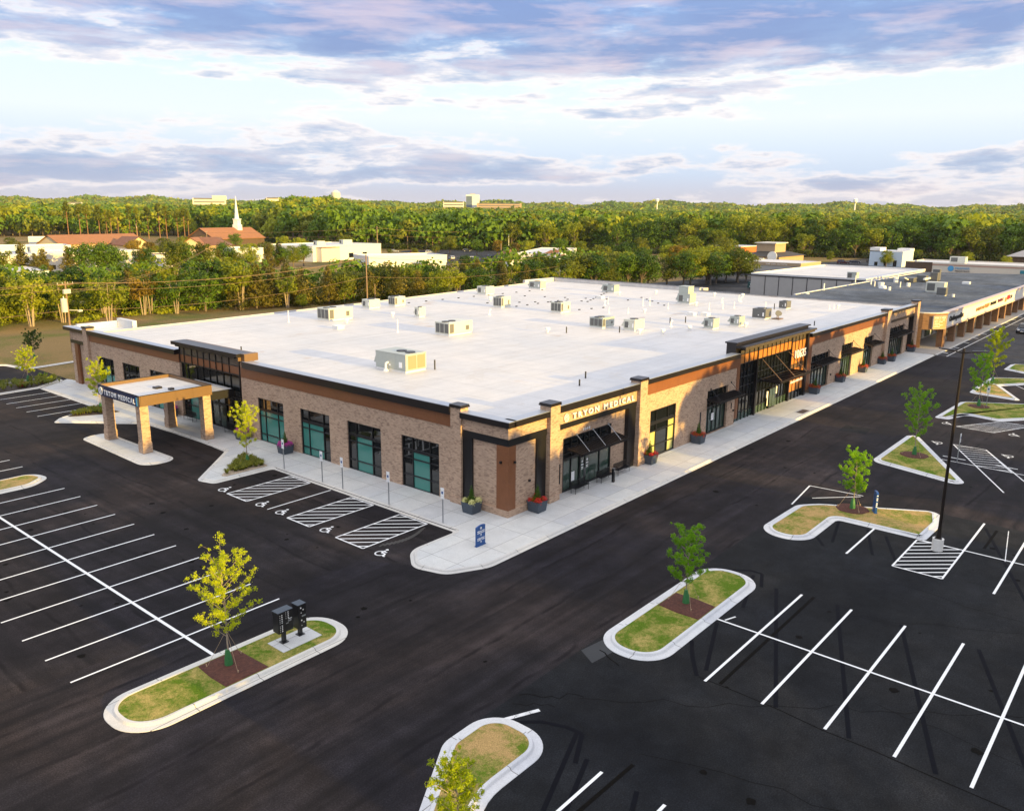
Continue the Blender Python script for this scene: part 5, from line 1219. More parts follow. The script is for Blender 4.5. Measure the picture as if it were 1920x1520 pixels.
f = MB(); f.box(156, 246, 60.45, 60.85, 5.2, 5.62); build_split(f, 'parapet', WHITEW, SM)
# curved brick corner with the directory board
arc = [(139.35, 34.3), (139.5, 33.5), (139.9, 32.7), (140.5, 31.95), (141.25, 31.35), (142.1, 30.95), (143.0, 30.8)]
f = MB()
for (a, b), i in zip(zip(arc[:-1], arc[1:]), range(6)):
    nx, ny = .35, .35; lo = 3.05 if 1 <= i <= 4 else 0
    f.hexa([(a[0], a[1], lo), (b[0], b[1], lo), (b[0] + nx, b[1] + ny, lo), (a[0] + nx, a[1] + ny, lo), (a[0], a[1], 5.55), (b[0], b[1], 5.55), (b[0] + nx, b[1] + ny, 5.55), (a[0] + nx, a[1] + ny, 5.55)])
f.box(142.3, 143.45, 30.85, 31.9, 0, 3.05); f.box(143.0, 143.4, 30.9, 31.8, 3.05, 5.5); f.build('corner_tower', BRICK2, SM)
f = MB()
for a, b in zip(arc[:-1], arc[1:]): f.hexa([(a[0] - .05, a[1] - .05, 5.55), (b[0] - .05, b[1] - .05, 5.55), (b[0] + .5, b[1] + .5, 5.55), (a[0] + .5, a[1] + .5, 5.55), (a[0] - .05, a[1] - .05, 5.68), (b[0] - .05, b[1] - .05, 5.68), (b[0] + .5, b[1] + .5, 5.68), (a[0] + .5, a[1] + .5, 5.68)])
f.build('coping', CREAM, SM)
d = Vector((142.15 - 140.05, 30.9 - 32.4, 0)).normalized(); o = Vector((140.05, 32.4, 0)); nn = Vector((d.y, -d.x, 0)) * -1
nn = Vector((d.y, -d.x, 0)); nn = nn if nn.y < 0 else -nn
def slab(mb, u0, u1, z0, z1, d0, d1): mb.hexa([tuple(o + d * u0 + nn * d0 + Vector((0, 0, z0))), tuple(o + d * u1 + nn * d0 + Vector((0, 0, z0))), tuple(o + d * u1 + nn * d1 + Vector((0, 0, z0))), tuple(o + d * u0 + nn * d1 + Vector((0, 0, z0))),
    tuple(o + d * u0 + nn * d0 + Vector((0, 0, z1))), tuple(o + d * u1 + nn * d0 + Vector((0, 0, z1))), tuple(o + d * u1 + nn * d1 + Vector((0, 0, z1))), tuple(o + d * u0 + nn * d1 + Vector((0, 0, z1)))])
GOLD = plain('golden_directory_board', (.36, .20, .07), .5, 0, .15, 2)
f = MB(); slab(f, .15, 2.45, 3.25, 5.15, .12, .34); db = f.build('directory_board', GOLD, SM)
f = MB(); slab(f, .12, 2.48, 5.15, 5.2, .10, .38); slab(f, .12, 2.48, 3.2, 3.25, .10, .38); slab(f, .10, .15, 3.2, 5.2, .10, .38); slab(f, 2.45, 2.5, 3.2, 5.2, .10, .38); f.build('frame', CREAM, db)
text_mesh('sign_lettering', 'PARK 51 WEST', .34, WHITE, db, tuple(o + d * .3 + nn * .36 + Vector((0, 0, 4.78))), tuple(d), (0, 0, 1), .02, width=2.0, offset=.006)
for k, tx in enumerate(('SUITES 10701 - 10721', 'DENTAL   EYE CARE', 'OFFICES', 'PHYSICAL THERAPY', 'LEASING')):
    text_mesh('sign_lettering', tx, .17, WHITE, db, tuple(o + d * .3 + nn * .355 + Vector((0, 0, 4.46 - .25 * k))), tuple(d), (0, 0, 1), .01, width=(1.9, 1.5, 1.0, 1.6, 1.1)[k], offset=.004)
for k in range(26):
    x = 150.3 + 7.05 * k; f = MB(); f.box(x, x + 1.0, 31.1, 32.1, .1, 3.06); f.build('column', BRICK2, SM)
for x0, x1 in ((147, 150), (152, 157), (159.5, 164.5), (167, 171), (173, 178), (181, 186), (188, 193), (196, 201), (203, 208)):
    f = MB(); f.box(x0, x1, 35.93, 35.99, .3, 3.2); w_ = f.build('window', BLACK, SM); f = MB()
    for k in range(3): f.box(x0 + .08 + (x1 - x0 - .08) * k / 3, x0 + (x1 - x0) * (k + 1) / 3 - .08, 35.9, 35.929, .4, 3.1)
    f.build('pane', GLASSG, w_)
f = MB()
for x in range(148, 330, 7): f.box(x, x + .6, 35.85, 35.99, .1, 3.4)
build_split(f, 'pier', WHITEW, SM)
text_mesh('sign_lettering', 'Orthopaedics', 1.25, BLACK, SM, (145.3, 31.0, 3.95), (1, 0, 0), (0, 0, 1), .07, width=9.5, offset=.01)
f = MB()
for x0, x1, z0_, z1_ in ((171.5, 175.6, 4.1, 4.7), (190.5, 192, 3.7, 4.6)): f.box(x0, x1, 30.97, 31.04, z0_, z1_)
build_split(f, 'sign_panel', GOLD, SM)
text_mesh('sign_lettering', 'FAMILY EYE CARE', .8, GOLD, SM, (164.5, 31.0, 4.0), (1, 0, 0), (0, 0, 1), .06, width=10, offset=.008)
text_mesh('sign_lettering', 'PILATES', .85, BLACK, SM, (176.5, 31.0, 4.1), (1, 0, 0), (0, 0, 1), .06, width=5.2, offset=.008)
text_mesh('sign_lettering', 'DANCE', .85, plain('maroon_letters', (.14, .02, .06), .5), SM, (183.2, 31.0, 4.15), (1, 0, 0), (0, 0, 1), .06, width=5.4, offset=.012)
f = MB(); f.box(192.6, 194.9, 30.97, 31.04, 4.0, 4.9); build_split(f, 'sign_panel', RED, SM)
text_mesh('sign_lettering', 'CO', 1.0, NAVY, SM, (195.1, 31.0, 4.05), (1, 0, 0), (0, 0, 1), .06, width=2.6, offset=.008)
f = MB(); f.cyl((187.2, 55.4, 5.5), (187.2, 55.4, 6.6), .13); f.cyl((179.7, 50.2, 5.5), (179.7, 50.2, 6.2), .3); f.cyl((188.7, 50.6, 5.5), (188.7, 50.6, 6.7), .12); f.cyl((192.6, 50, 5.5), (192.6, 50, 6.3), .4); f.cyl((191.9, 57.6, 5.5), (191.9, 57.6, 7), .15); f.cyl((169.6, 60, 5.5), (169.6, 60, 6.9), .14)
f.cyl((159, 59.3, 5.5), (159, 59.3, 5.7), .35); f.cyl((205, 55.6, 5.5), (205, 55.6, 7.2), .1); f.cyl((194.7, 61.9, 5.5), (194.7, 61.9, 7.1), .12); f.cyl((185.5, 53.6, 5.5), (185.5, 53.6, 6.6), .55, .65, 12); f.cyl((183.5, 52.6, 5.5), (183.5, 52.6, 6.1), .8, .6, 12); f.cyl((173.6, 36.9, 5.5), (173.6, 36.9, 6.0), .25); build_split(f, 'roof_vent', PVC, SM)
f = MB(); f.box(208.5, 210.5, 50.5, 52.5, 5.6, 7.0); f.box(211.5, 213, 48.8, 50.4, 5.6, 7.6); f.box(204, 207, 52, 54, 5.6, 6.6); f.box(214, 215.5, 49.0, 50.5, 5.6, 8.2); build_split(f, 'exhaust_fan', UNITD, SM)
f = MB(); f.box(206.5, 214, 50.2, 50.6, 6.1, 6.5); f.cyl((199, 52.6, 6.9), (206, 53.4, 5.9), .16); f.box(209, 210.5, 41.5, 43, 5.5, 6.0); f.cyl((203, 55.5, 5.5), (203, 55.5, 6.6), .5); build_split(f, 'duct', PVC, SM)
def runit(name, x, y, z, lx, ly, h, mat, label):
    r = empty(name, (x, y, z)); tag(r, label, 'air unit', 'air units on neighbouring roofs'); f = MB(); f.box(x, x + lx, y, y + ly, z + .15, z + h); f.box(x - .03, x + lx + .03, y - .03, y + ly + .03, z + h, z + h + .05); f.build('cabinet', mat, r)
    f = MB(); f.box(x + .1, x + lx - .1, y + .1, y + ly - .1, z, z + .15); f.build('base_rail', PVC, r); f = MB(); f.box(x - .03, x - .002, y + ly * .5, y + ly * .92, z + .4, z + h - .2); f.build('coil_grille', UNITD, r)
    return r
runit('rooftop_unit', 180.6, 40.2, 5.5, 2.4, 3.4, 2.0, UNIT, 'big beige air unit on the grey roof of the shops')
runit('rooftop_unit', 174.2, 38.4, 5.5, 1.5, 1.6, 1.5, UNITD, 'small dark air unit in front of the big beige one on the grey roof')
runit('rooftop_unit', 203.6, 64.6, 5.5, 1.8, 2.2, 1.7, UNITG, 'grey air unit on the white roof behind the grey one')
tag(sheet('sidewalk', [(134.3, 29.95), (330, 29.95), (330, 36), (138, 36), (134.3, 34.2)], .128, concrete('worn_paving', (.36, .33, .30))), kind='structure')
f = MB(); f.box(134.3, 330, 29.7, 29.95, 0, .13); tag(f.build('kerb', KERB), kind='structure')
f = MB(); f.box(155, 157, 33.4, 34.0, .13, .6); f.build('bench_seat', BLACK, SM)

# ------------------------------------------------------------------ simple neighbours (each its own thing)
def building(name, x, y, w, d, h, rz, wall, roof, label, par=.35, wins=(), trim=None, cat='building', group=None, extra=None):
    """x,y = corner nearest the viewer; w along local x, d along local y"""
    r = empty(name, (x, y, 0), rz); tag(r, label, cat, group)
    f = MB(); f.box(0, w, 0, d, 0, h); f.build('wall', wall, r, local=True)
    if roof:
        f = MB(); f.box(.25, w - .25, .25, d - .25, h, h + .04); f.build('roof', roof, r, local=True)
        f = MB(); f.box(-.05, w + .05, -.05, .25, h, h + par); f.box(-.05, w + .05, d - .25, d + .05, h, h + par); f.box(-.05, .25, .25, d - .25, h, h + par); f.box(w - .25, w + .05, .25, d - .25, h, h + par); f.build('parapet', trim or wall, r, local=True)
    for side, a, b, z0_, z1_ in wins:
        f = MB()
        if side == 'x': f.box(a, b, -.04, .02, z0_, z1_)
        else: f.box(-.04, .02, a, b, z0_, z1_)
        q = f.build('window', BLACK, r, local=True); f = MB()
        if side == 'x': f.box(a + .1, b - .1, -.06, -.041, z0_ + .1, z1_ - .1)
        else: f.box(-.06, -.041, a + .1, b - .1, z0_ + .1, z1_ - .1)
        f.build('pane', GLASS, q, local=True)
    if extra: extra(r)
    return r
def gable(name, x, y, w, d, he, hr, rz, wall, roof, label, oh=.6, gmat=None, steeple=None, cat='building', ridge='x'):
    r = empty(name, (x, y, 0), rz); tag(r, label, cat)
    f = MB(); f.box(0, w, 0, d, 0, he); f.build('wall', wall, r, local=True)
    g = MB(); g.face([(0, 0, he), (0, d / 2, hr - .15), (0, d, he)]); g.face([(w, 0, he), (w, d, he), (w, d / 2, hr - .15)]); g.build('gable', gmat or wall, r, local=True)
    f = MB(); e = he - .2; t = .22
    for s in (0, 1):
        y0 = -oh if s == 0 else d + oh
        a, b, c, dd = (-oh, y0, e), (w + oh, y0, e), (w + oh, d / 2, hr), (-oh, d / 2, hr)
        lo = [a, b, c, dd] if s == 0 else [b, a, dd, c]
        f.hexa(lo + [(p[0], p[1], p[2] + t) for p in lo])
    f.build('roof', roof, r, local=True); return r
def hip(name, x, y, w, d, he, hr, rz, wall, roof, label, oh=.8, cat='building'):
    r = empty(name, (x, y, 0), rz); tag(r, label, cat)
    f = MB(); f.box(0, w, 0, d, 0, he); f.build('wall', wall, r, local=True); m = min(w, d) / 2; f = MB()
    A = [(-oh, -oh, he), (w + oh, -oh, he), (w + oh, d + oh, he), (-oh, d + oh, he)]
    if w >= d: p, q = (m, d / 2, hr), (w - m, d / 2, hr); f.face([A[0], A[1], q, p]); f.face([A[1], A[2], q]); f.face([A[2], A[3], p, q]); f.face([A[3], A[0], p])
    else: p, q = (w / 2, m, hr), (w / 2, d - m, hr); f.face([A[0], A[1], p]); f.face([A[1], A[2], q, p]); f.face([A[2], A[3], q]); f.face([A[3], A[0], p, q])
    f.face(A[::-1]); f.build('roof', roof, r, local=True); return r
# right side
def ld_extra(r):
    f = MB()
    for k in range(7): f.box(-.08, 0, 3.0 + 3.6 * k, 3.15 + 3.6 * k, 0, 5.3)
    f.box(-.12, 0, 0, 31, 5.2, 5.5); f.build('steel_frame', SHINGLE, r, local=True)
building('warehouse', 203, 62.2, 52, 28.5, 5.4, R(0), GREYW, ROOFW, 'white-roofed grey warehouse with dark steel uprights behind the shops', .5, extra=ld_extra, trim=WHITEW)
r = building('shipping_container', 210.4, 76.2, 2.5, 10, 2.65, 0, plain('pale_green_container', (.42, .42, .36), .6), None, 'pale corrugated container with a blue panel beside the warehouse', cat='container')
f = MB()
for k in range(32): f.box(-.04, 0, .2 + .3 * k, .32 + .3 * k, .1, 2.55)
f.build('corrugation', plain('container_ribs', (.34, .35, .30), .6), r, local=True); f = MB(); f.box(-.07, -.041, 3.4, 5.4, 1.35, 2.35); f.build('sign_panel', NAVY, r, local=True)
text_mesh('sign_lettering', 'mobile mini', .55, LETTER, r, (210.32, 76.2 + 5.2, 1.65), (0, -1, 0), (0, 0, 1), .01, width=1.6)
r = building('shipping_container', 157.0, 66.8, 2.5, 6.5, 2.4, 0, CREAM, None, 'low cream container with a blue panel just behind the long white roof', cat='container'); r.location = (188.5, 96.5, 0); r.rotation_euler.z = 0; r.scale = (1, 1.7, 1.0)
f = MB(); f.box(-.07, -.041, 2.4, 4.0, 1.2, 2.1); f.build('sign_panel', NAVY, r, local=True)
def tan_extra(r):
    f = MB(); f.box(-.12, 0, -.1, 20.2, 3.9, 4.9); f.box(0, 18, -.12, 0, 3.9, 4.9); f.build('fascia', TANW, r, local=True)
    text_mesh('sign_lettering', 'THE GYM OUTLETS', .55, LETTER, r, (r.location.x - .14, r.location.y + 12.0, 4.2), (0, -1, 0), (0, 0, 1), .02, width=7.5)
building('shop', 270, 103.8, 18, 20, 4.9, 0, GREYW, ROOFW, 'flat-roofed grey shop with a tan sign band and white lettering behind the parked van', .12, [('y', 4, 6, .3, 2.6), ('y', 9, 10.2, 1, 2.5)], extra=tan_extra)
r = hip('restaurant', 325, 134, 26, 17, 4.0, 6.6, R(0), TANW, SHINGLE, 'restaurant with dark hipped roof and square tan tower at the wood edge')
f = MB(); f.box(6, 17, 4.5, 12.5, 5.0, 9.0); f.build('tower', TANW, r, local=True); f = MB(); f.box(5.3, 17.7, 3.8, 13.2, 9.0, 9.4); f.build('tower_roof', CREAM, r, local=True)
f = MB(); f.box(-.9, -.6, .5, 2, 0, 3.0); f.box(-.9, -.6, 3.2, 4.7, 0, 3.0); f.cyl((-.9, 2.6, 4.2), (-.6, 2.6, 4.2), 2.0, n=18); f.build('entrance_arch', WHITE, r, local=True)
f = MB(); f.box(-1.5, 0, 6, 15, 2.9, 3.4); f.build('awning', WHITE, r, local=True)
r = building('building', 364, 98, 16, 13, 6.0, 0, PALEB, ROOFW, 'tall white cube building with stepped roof line by the road', .3, [('y', 2, 3.4, .2, 2.6), ('y', 6, 7, .2, 2.8), ('y', 9.5, 10.8, .2, 1.8)], trim=WHITE)
f = MB(); f.box(-.05, 8, 9, 13.05, 6.0, 7.6); f.box(10, 16.1, -.1, 5, 6, 7.2); f.build('raised_parapet', WHITE, r, local=True)
r = building('shop', 281.5, 30, 20, 44.5, 6.1, R(0), CREAM, ROOFW, 'cream flat-roofed clinic with blue and teal signs and a brick end behind the shops', .4, trim=CREAM)
f = MB(); f.box(-.15, 0, 36.8, 44.6, 2, 6.55); f.build('brick_end', BROWN, r, local=True)
f = MB(); f.box(-.1, 0, 0, 36.8, 5.7, 6.0); f.build('band', plain('dusty_pink_band', (.42, .24, .19), .7), r, local=True)
f = MB(); f.cyl((-.02, 31.5, 4.9), (-.2, 31.5, 4.9), .85, n=20); f.build('sign_emblem', LBLUE, r, local=True)
text_mesh('sign_lettering', 'PREMIER', .85, LBLUE, r, (281.3, 30 + 30.3, 4.75), (0, -1, 0), (0, 0, 1), .04, width=4.0); text_mesh('sign_lettering', 'PEDIATRICS', .6, NAVY, r, (281.3, 30 + 30.3, 4.0), (0, -1, 0), (0, 0, 1), .04, width=4.0)
f = MB(); f.box(-.2, -.02, 1, 13, 4.2, 5.2); f.build('sign_panel', plain('teal_sign', (.02, .20, .27), .5), r, local=True)
text_mesh('sign_lettering', 'PHYSICAL THERAPY', .7, LETTER, r, (281.2, 30 + 10.4, 3.45), (0, -1, 0), (0, 0, 1), .04, width=9)
runit('rooftop_unit', 290, 59.5, 6.15, 3, 4.5, 1.9, UNIT, 'pale air unit on the clinic with the blue sign')
hip('house', 421, 59, 14, 11, 3.6, 6.5, 0, BROWN, plain('grey_tile', (.30, .29, .30), .7), 'low brick house with a pale tiled roof at the right edge')
building('shop', 371, 172, 22, 17, 5.6, 0, ORANGEW, ROOFW, 'shop with an orange wall and white roof at the wood edge', .3, trim=WHITEW)
building('building', 316, 147, 18, 14, 3.6, 0, PALEB, ROOFW, 'low pale green-roofed shed left of the restaurant', .2)
# middle
building('warehouse', 189, 225, 30, 16, 4.9, R(-20), WHITEW, ROOFW, 'long white flat-roofed warehouse behind the tree belt', .5, [('x', 20.5, 22.5, .2, 3.4)])
r = building('warehouse', 209, 284, 44, 30, 6.0, R(10), WHITEW, ROOFW, 'large white flat-roofed building with roof units below the wood', .5, [('x', 4, 7, 1, 3), ('x', 12, 15, 1, 3), ('x', 22, 25, 1, 3), ('x', 31, 34, 1, 3)], trim=WHITEW)
f = MB(); f.box(2, 13, -3, 8, 0, 5.6); f.build('wing', CREAM, r, local=True); f = MB(); f.box(2, 13, -3, 8, 5.6, 5.9); f.build('wing_roof', BROWNROOF, r, local=True)
runit('rooftop_unit', 222, 298, 6.05, 4, 3, 1.8, UNIT, 'left pale air unit on the large white building below the wood'); runit('rooftop_unit', 240, 303, 6.05, 5, 3, 1.9, UNIT, 'right pale air unit on the large white building below the wood')
hip('pavilion', 248, 211, 6, 6, 4.2, 6.8, R(0), WHITEW, BROWNROOF, 'small white pavilion with a brown pyramid roof beside the white shops')
r = building('shop', 258, 196, 60, 16, 4.6, R(28), WHITEW, ROOFW, 'long low white row of shops with small brown roofs', .5, [('x', 6, 11, .3, 3), ('x', 16, 21, .3, 3), ('x', 27, 31, .3, 3)], trim=WHITEW)
for u0, u1 in ((3, 12), (14, 22), (36, 45)):
    f = MB(); f.face([(u0, -1.5, 3.2), (u1, -1.5, 3.2), (u1 - 3, 3, 6.2), (u0 + 3, 3, 6.2)]); f.face([(u0, -1.5, 3.2), (u0 + 3, 3, 6.2), (u0, 6, 4.6)]); f.face([(u1, -1.5, 3.2), (u1, 6, 4.6), (u1 - 3, 3, 6.2)]); f.build('porch_roof', BROWNROOF, r, local=True)
building('shop', 213, 155, 22, 20, 4.8, R(0), CREAM, ROOFW, 'low white-roofed shop half hidden by the dark green trees', .3)
# left
building('warehouse', 95, 291, 50, 26, 5.6, R(9), CREAM, ROOFW, 'very long beige building with white roof edge behind the left trees', .7, [('x', 6, 8, 1, 2.4), ('x', 16, 18, 1, 2.4)], trim=WHITEW)
runit('rooftop_unit', 108, 300, 6.2, 4, 3, 2.0, UNIT, 'cream air unit on the very long beige building')
r = building('building', 148, 296, 34, 16, 4.2, R(-6), WHITEW, BROWNROOF, 'white low building with brown roof sections behind the left trees', .3, [('x', 4, 7, .6, 2.6), ('x', 11, 14, .6, 2.6), ('x', 18, 21, .6, 2.6)], trim=WHITEW)
r = building('building', 183, 301, 13, 15, 5.4, R(-6), WHITEW, ROOFW, 'small white building with a stepped gable below the church', .4, trim=WHITEW)
building('building', 165, 460, 30, 20, 6.0, R(-20), WHITEW, ROOFW, 'far white flat-roofed hall at the left edge of the wood', .5); building('building', 130, 500, 30, 14, 6.6, R(-20), WHITEW, ROOFW, 'farther white flat-roofed hall at the very left', .5)
building('building', 122, 398, 36, 16, 4.6, R(-12), PALEB, ROOFW, 'low pale blue-white shed left of the rust-roofed houses', .4)
gable('house', 162, 414, 46, 17, 4.4, 8.4, R(12), TANW, TERRA, 'long rust-roofed house at the left', gmat=YELLOWW)
r = gable('house', 188, 404, 12, 12, 3.8, 7.6, R(100), YELLOWW, BROWNROOF, 'short cross-gabled house with a bright yellow gable', gmat=YELLOWW); r.location = (200, 404, 0)
hip('house', 206, 388, 24, 14, 3.8, 7.6, R(-35), TANW, BROWNROOF, 'brown-roofed house between the rust-roofed ones'); 
r = gable('house', 214, 378, 14, 12, 3.6, 7.4, R(40), YELLOWW, TERRA, 'small yellow-gabled house left of the church', gmat=YELLOWW)
CH = gable('church', 247, 424, 42, 20, 5.0, 10.8, R(18), BROWN, TERRA, 'church with a large rust roof and a tall white steeple', gmat=BROWN, cat='church')
f = MB(); c = (29.5, 9); f.box(c[0] - 1.9, c[0] + 1.9, c[1] - 1.9, c[1] + 1.9, 8.5, 12.6); f.box(c[0] - 1.5, c[0] + 1.5, c[1] - 1.5, c[1] + 1.5, 12.6, 15.6); f.box(c[0] - 1.8, c[0] + 1.8, c[1] - 1.8, c[1] + 1.8, 15.5, 15.9)
f.cyl((c[0], c[1], 15.9), (c[0], c[1], 29.0), 1.3, .05, 8); st = f.build('steeple', WHITE, CH, local=True)
building('building', 68, 236, 20, 22, 4.6, R(-8), PALEB, ROOFW, 'white flat roof with units at the left edge behind the trees', .2, trim=UNITD)
runit('rooftop_unit', 76, 246, 4.7, 3, 2.4, 1.6, UNIT, 'pale air unit on the flat roof at the left edge')
# skyline
def block(name, px_az, r_, w, d, z0_, z1_, mat, label, cat, rows=0, tank=False):
    x = r_ * math.cos(px_az); y = r_ * math.sin(px_az); b = empty(name, (x, y, z0_), px_az); tag(b, label, cat)
    f = MB(); f.box(0, d, -w / 2, w / 2, -30, z1_ - z0_); f.build('wall', mat, b, local=True)
    f = MB()
    for k in range(rows): zz_ = (z1_ - z0_) * (k + .6) / rows; f.box(-.3, 0, -w * .46, w * .46, zz_, zz_ + (z1_ - z0_) / rows * .4)
    if rows: f.build('window', UNITD, b, local=True)
    return b
def az_(x, y): return math.atan2(y, x)
b = block('office_block', az_(1250, 2160), 2500, 88, 30, 20, 55, CREAM, 'wide pale office block on the left skyline', 'building', 4)
f = MB(); f.box(-1, 20, -46, -8, 30, 42); f.build('penthouse', CREAM, b, local=True)
b = block('office_tower', az_(1832, 1702), 2500, 40, 25, 36, 73, WHITEW, 'white office tower on the centre skyline', 'building', 0)
f = MB(); f.box(-.6, 0, 2, 19, -4, 33); f.build('glass_front', plain('blue_grey_glass', (.10, .14, .20), .3), b, local=True); f = MB(); f.box(2, 10, -8, 8, 37, 40); f.build('penthouse', GREYW, b, local=True)
block('office_block', az_(1880, 1640), 2450, 130, 20, 30, 49, TANW, 'low tan blocks right of the white tower on the skyline', 'building', 3)
block('office_block', az_(1790, 1740), 2450, 60, 20, 30, 52, CREAM, 'low cream block left of the white tower on the skyline', 'building', 3)
block('office_block', az_(950, 2312), 2500, 40, 20, 20, 40, WHITEW, 'small white building on the far left skyline', 'building', 2)
block('office_block', az_(1400, 2080), 2500, 34, 20, 30, 59, CREAM, 'small pale block at the left foot of the wooded hill', 'building', 3)
def water_tower(x, y, z0_, zt, r_, label, mat=WHITE):
    b = empty('water_tower', (x, y, z0_)); tag(b, label, 'water tower'); h = zt - z0_
    f = MB(); f.cyl((0, 0, h - r_ * 1.6), (0, 0, h - r_ * .5), r_, r_, 16); f.cyl((0, 0, h - r_ * .5), (0, 0, h), r_, r_ * .3, 16); f.cyl((0, 0, h - r_ * 2.2), (0, 0, h - r_ * 1.6), r_ * .45, r_, 16); f.build('tank', mat, b, local=True)
    f = MB(); f.cyl((0, 0, 0), (0, 0, h - r_ * 2.1), r_ * .28, r_ * .28, 10); f.build('leg', mat, b, local=True)
water_tower(738, 945, 12, 49.5, 6.4, 'cream water tower standing on the wooded hill', CREAM)
water_tower(2376, 777, 30, 68, 6, 'small white water tower on the right skyline')
water_tower(2150, 1265, 30, 66, 5, 'tiny white water tower on the skyline right of centre')

# ------------------------------------------------------------------ poles and wires
def pole(x, y, h, label, arms=1, transformer=0, z=0.0, r_=.17, lamp=0, rz=.6, group='utility poles', cat='utility pole', name='utility_pole'):
    p = empty(name, (x, y, z), rz); tag(p, label, cat, group)
    f = MB(); f.cyl((0, 0, -.5), (0, 0, h), r_, r_ * .62, 8); f.build('pole', WOODPOLE if not lamp or arms else STEEL, p, local=True)
    if arms:
        f = MB()
        for k in range(arms): zz_ = h - .5 - 1.0 * k; f.box(-1.25, 1.25, -.07, .07, zz_, zz_ + .14)
        f.build('crossarm', WOODPOLE, p, local=True); f = MB()
        for k in range(arms):
            for u in (-1.15, -.4, .4, 1.15): f.cyl((u, 0, h - .36 - k), (u, 0, h - .1 - k), .05, n=6)
        f.build('insulator', UNITG, p, local=True)
    for k in range(transformer):
        f = MB(); a = k * 2.1; f.cyl((.45 * math.cos(a), .45 * math.sin(a), h - 3.1), (.45 * math.cos(a), .45 * math.sin(a), h - 1.9), .26, .26, 10); f.build('transformer', UNIT, p, local=True)
    if lamp: f = MB(); f.cyl((0, 0, h - .6), (2.0, 0, h - .2), .05, n=5); f.box(1.9, 2.7, -.15, .15, h - .3, h - .16); f.build('lamp_head', UNITG, p, local=True)
    return p
P1 = pole(48.95, 125, 10.3, 'near utility pole with a big white transformer at the left', 1, 0, rz=.2)
f = MB(); f.cyl((-.55, -.1, 6.0), (-.55, -.1, 7.9), .42, .42, 14); f.cyl((-.55, -.1, 7.9), (-.55, -.1, 8.25), .1, .06, 6); f.build('transformer', UNIT, P1, local=True); f = MB(); f.cyl((.0, 0, 6.2), (1.3, -.6, 6.1), .05, n=5); f.box(1.1, 1.7, -.8, -.45, 5.9, 6.15); f.box(-.5, .5, -.35, .0, 8.6, 9.2); f.build('fixture', UNIT, P1, local=True)
pole(104.3, 125, 12.4, 'tall plain utility pole standing behind the middle of the white roof', 0)
pole(108.0, 127, 6.4, 'short stub pole just right of the tall plain one', 0, r_=.12)
pole(-40, 127, 10.3, 'utility pole beyond the left edge', 1)
FP = [(277.6, 323.5, 13.4, 2, 0, 1), (332, 339.6, 8.2, 0, 0, 0), (344, 322.5, 10.8, 2, 3, 0), (298.6, 259.2, 6.4, 0, 0, 0), (521, 352, 9.5, 2, 0, 0), (531, 307.7, 10.5, 2, 2, 0), (602, 162, 11.5, 1, 0, 0), (446.5, 112, 12.9, 1, 3, 0), (498, 121, 13.6, 2, 3, 0), (545, 119, 12.1, 2, 1, 0),
      (575, 93.4, 8.2, 0, 0, 0), (556, 234, 11.4, 1, 2, 0), (462, 214.6, 12.3, 2, 2, 0), (272.8, 568, 10.8, 2, 1, 0), (274.5, 681, 8.6, 1, 0, 0), (384.5, 560, 9.0, 2, 0, 0), (240, 420, 9.5, 2, 0, 1), (352, 300, 9, 0, 0, 1), (420, 250, 9, 0, 0, 1), (352, 306, 8, 0, 0, 0)]
seg_names = ['with a street lamp arm below the wooded hill', 'bare and thin, right of the white buildings', 'with two crossarms and grey transformers before the wood', 'short and bare beside the white pavilion', 'with two crossarms above the middle trees', 'with two crossarms and transformers left of the orange wall', 'tall with one arm right of the parked cars', 'with three round transformers left of the clinic roof',
             'taller one of the pair, with transformers, above the clinic roof', 'with a transformer right of the transformer pair', 'bare and pale near the right edge', 'behind the restaurant tower', 'with transformers left of the restaurant', 'tall one before the pine trunks', 'small one far left before the wood', 'left of the church roof', 'with street lamp arm in front of the church', 'carrying a lamp arm in the far car park', 'carrying a lamp arm behind the white shops', 'thin and bare beside the transformer pole']
for q, nme in zip(FP, seg_names): pole(q[0], q[1], q[2], 'distant utility pole ' + nme, q[3], q[4], lamp=q[5], z=float(terrain_h(q[0], q[1])), r_=.30, rz=.9, group='distant utility poles')
def wire(a, b, sag, w=.018, n=14):
    a = Vector(a); b = Vector(b); mb = W_; prev = a
    for i in range(1, n + 1):
        t = i / n; p = a.lerp(b, t) - Vector((0, 0, sag * 4 * t * (1 - t))); mb.cyl(prev, p, w, n=4, caps=False); prev = p
W_ = MB()
for dz, sx, sg_ in ((10.1, -1.1, 1.3), (10.1, 1.1, 1.5), (9.2, 0, 1.5), (6.2, 0, 1.4)):
    wire((48.95 + sx * .2, 125 + sx, dz), (104.3, 125, dz + (1.6 if dz > 7 else 1.9)), sg_, .024); wire((-40, 127 + sx, dz), (48.95, 125 + sx, dz), 1.0, .024); wire((104.3, 125, dz + (1.6 if dz > 7 else 1.9)), (170, 128, dz + 1), 1.2, .024)
wire((48.95, 125, 8.9), (110, 190, 12), 1.5, .022); wire((48.95, 125, 8.6), (109, 190, 11.4), 1.5, .022)
tag(W_.build('power_line', WOODPOLE), 'thin sagging wires running between the near utility poles', 'power line')
W_ = MB()
ch = [(240, 420, 9), (277.6, 323.5, 12.9), (344, 322.5, 10.4), (462, 214.6, 11.9), (531, 307.7, 10), ]
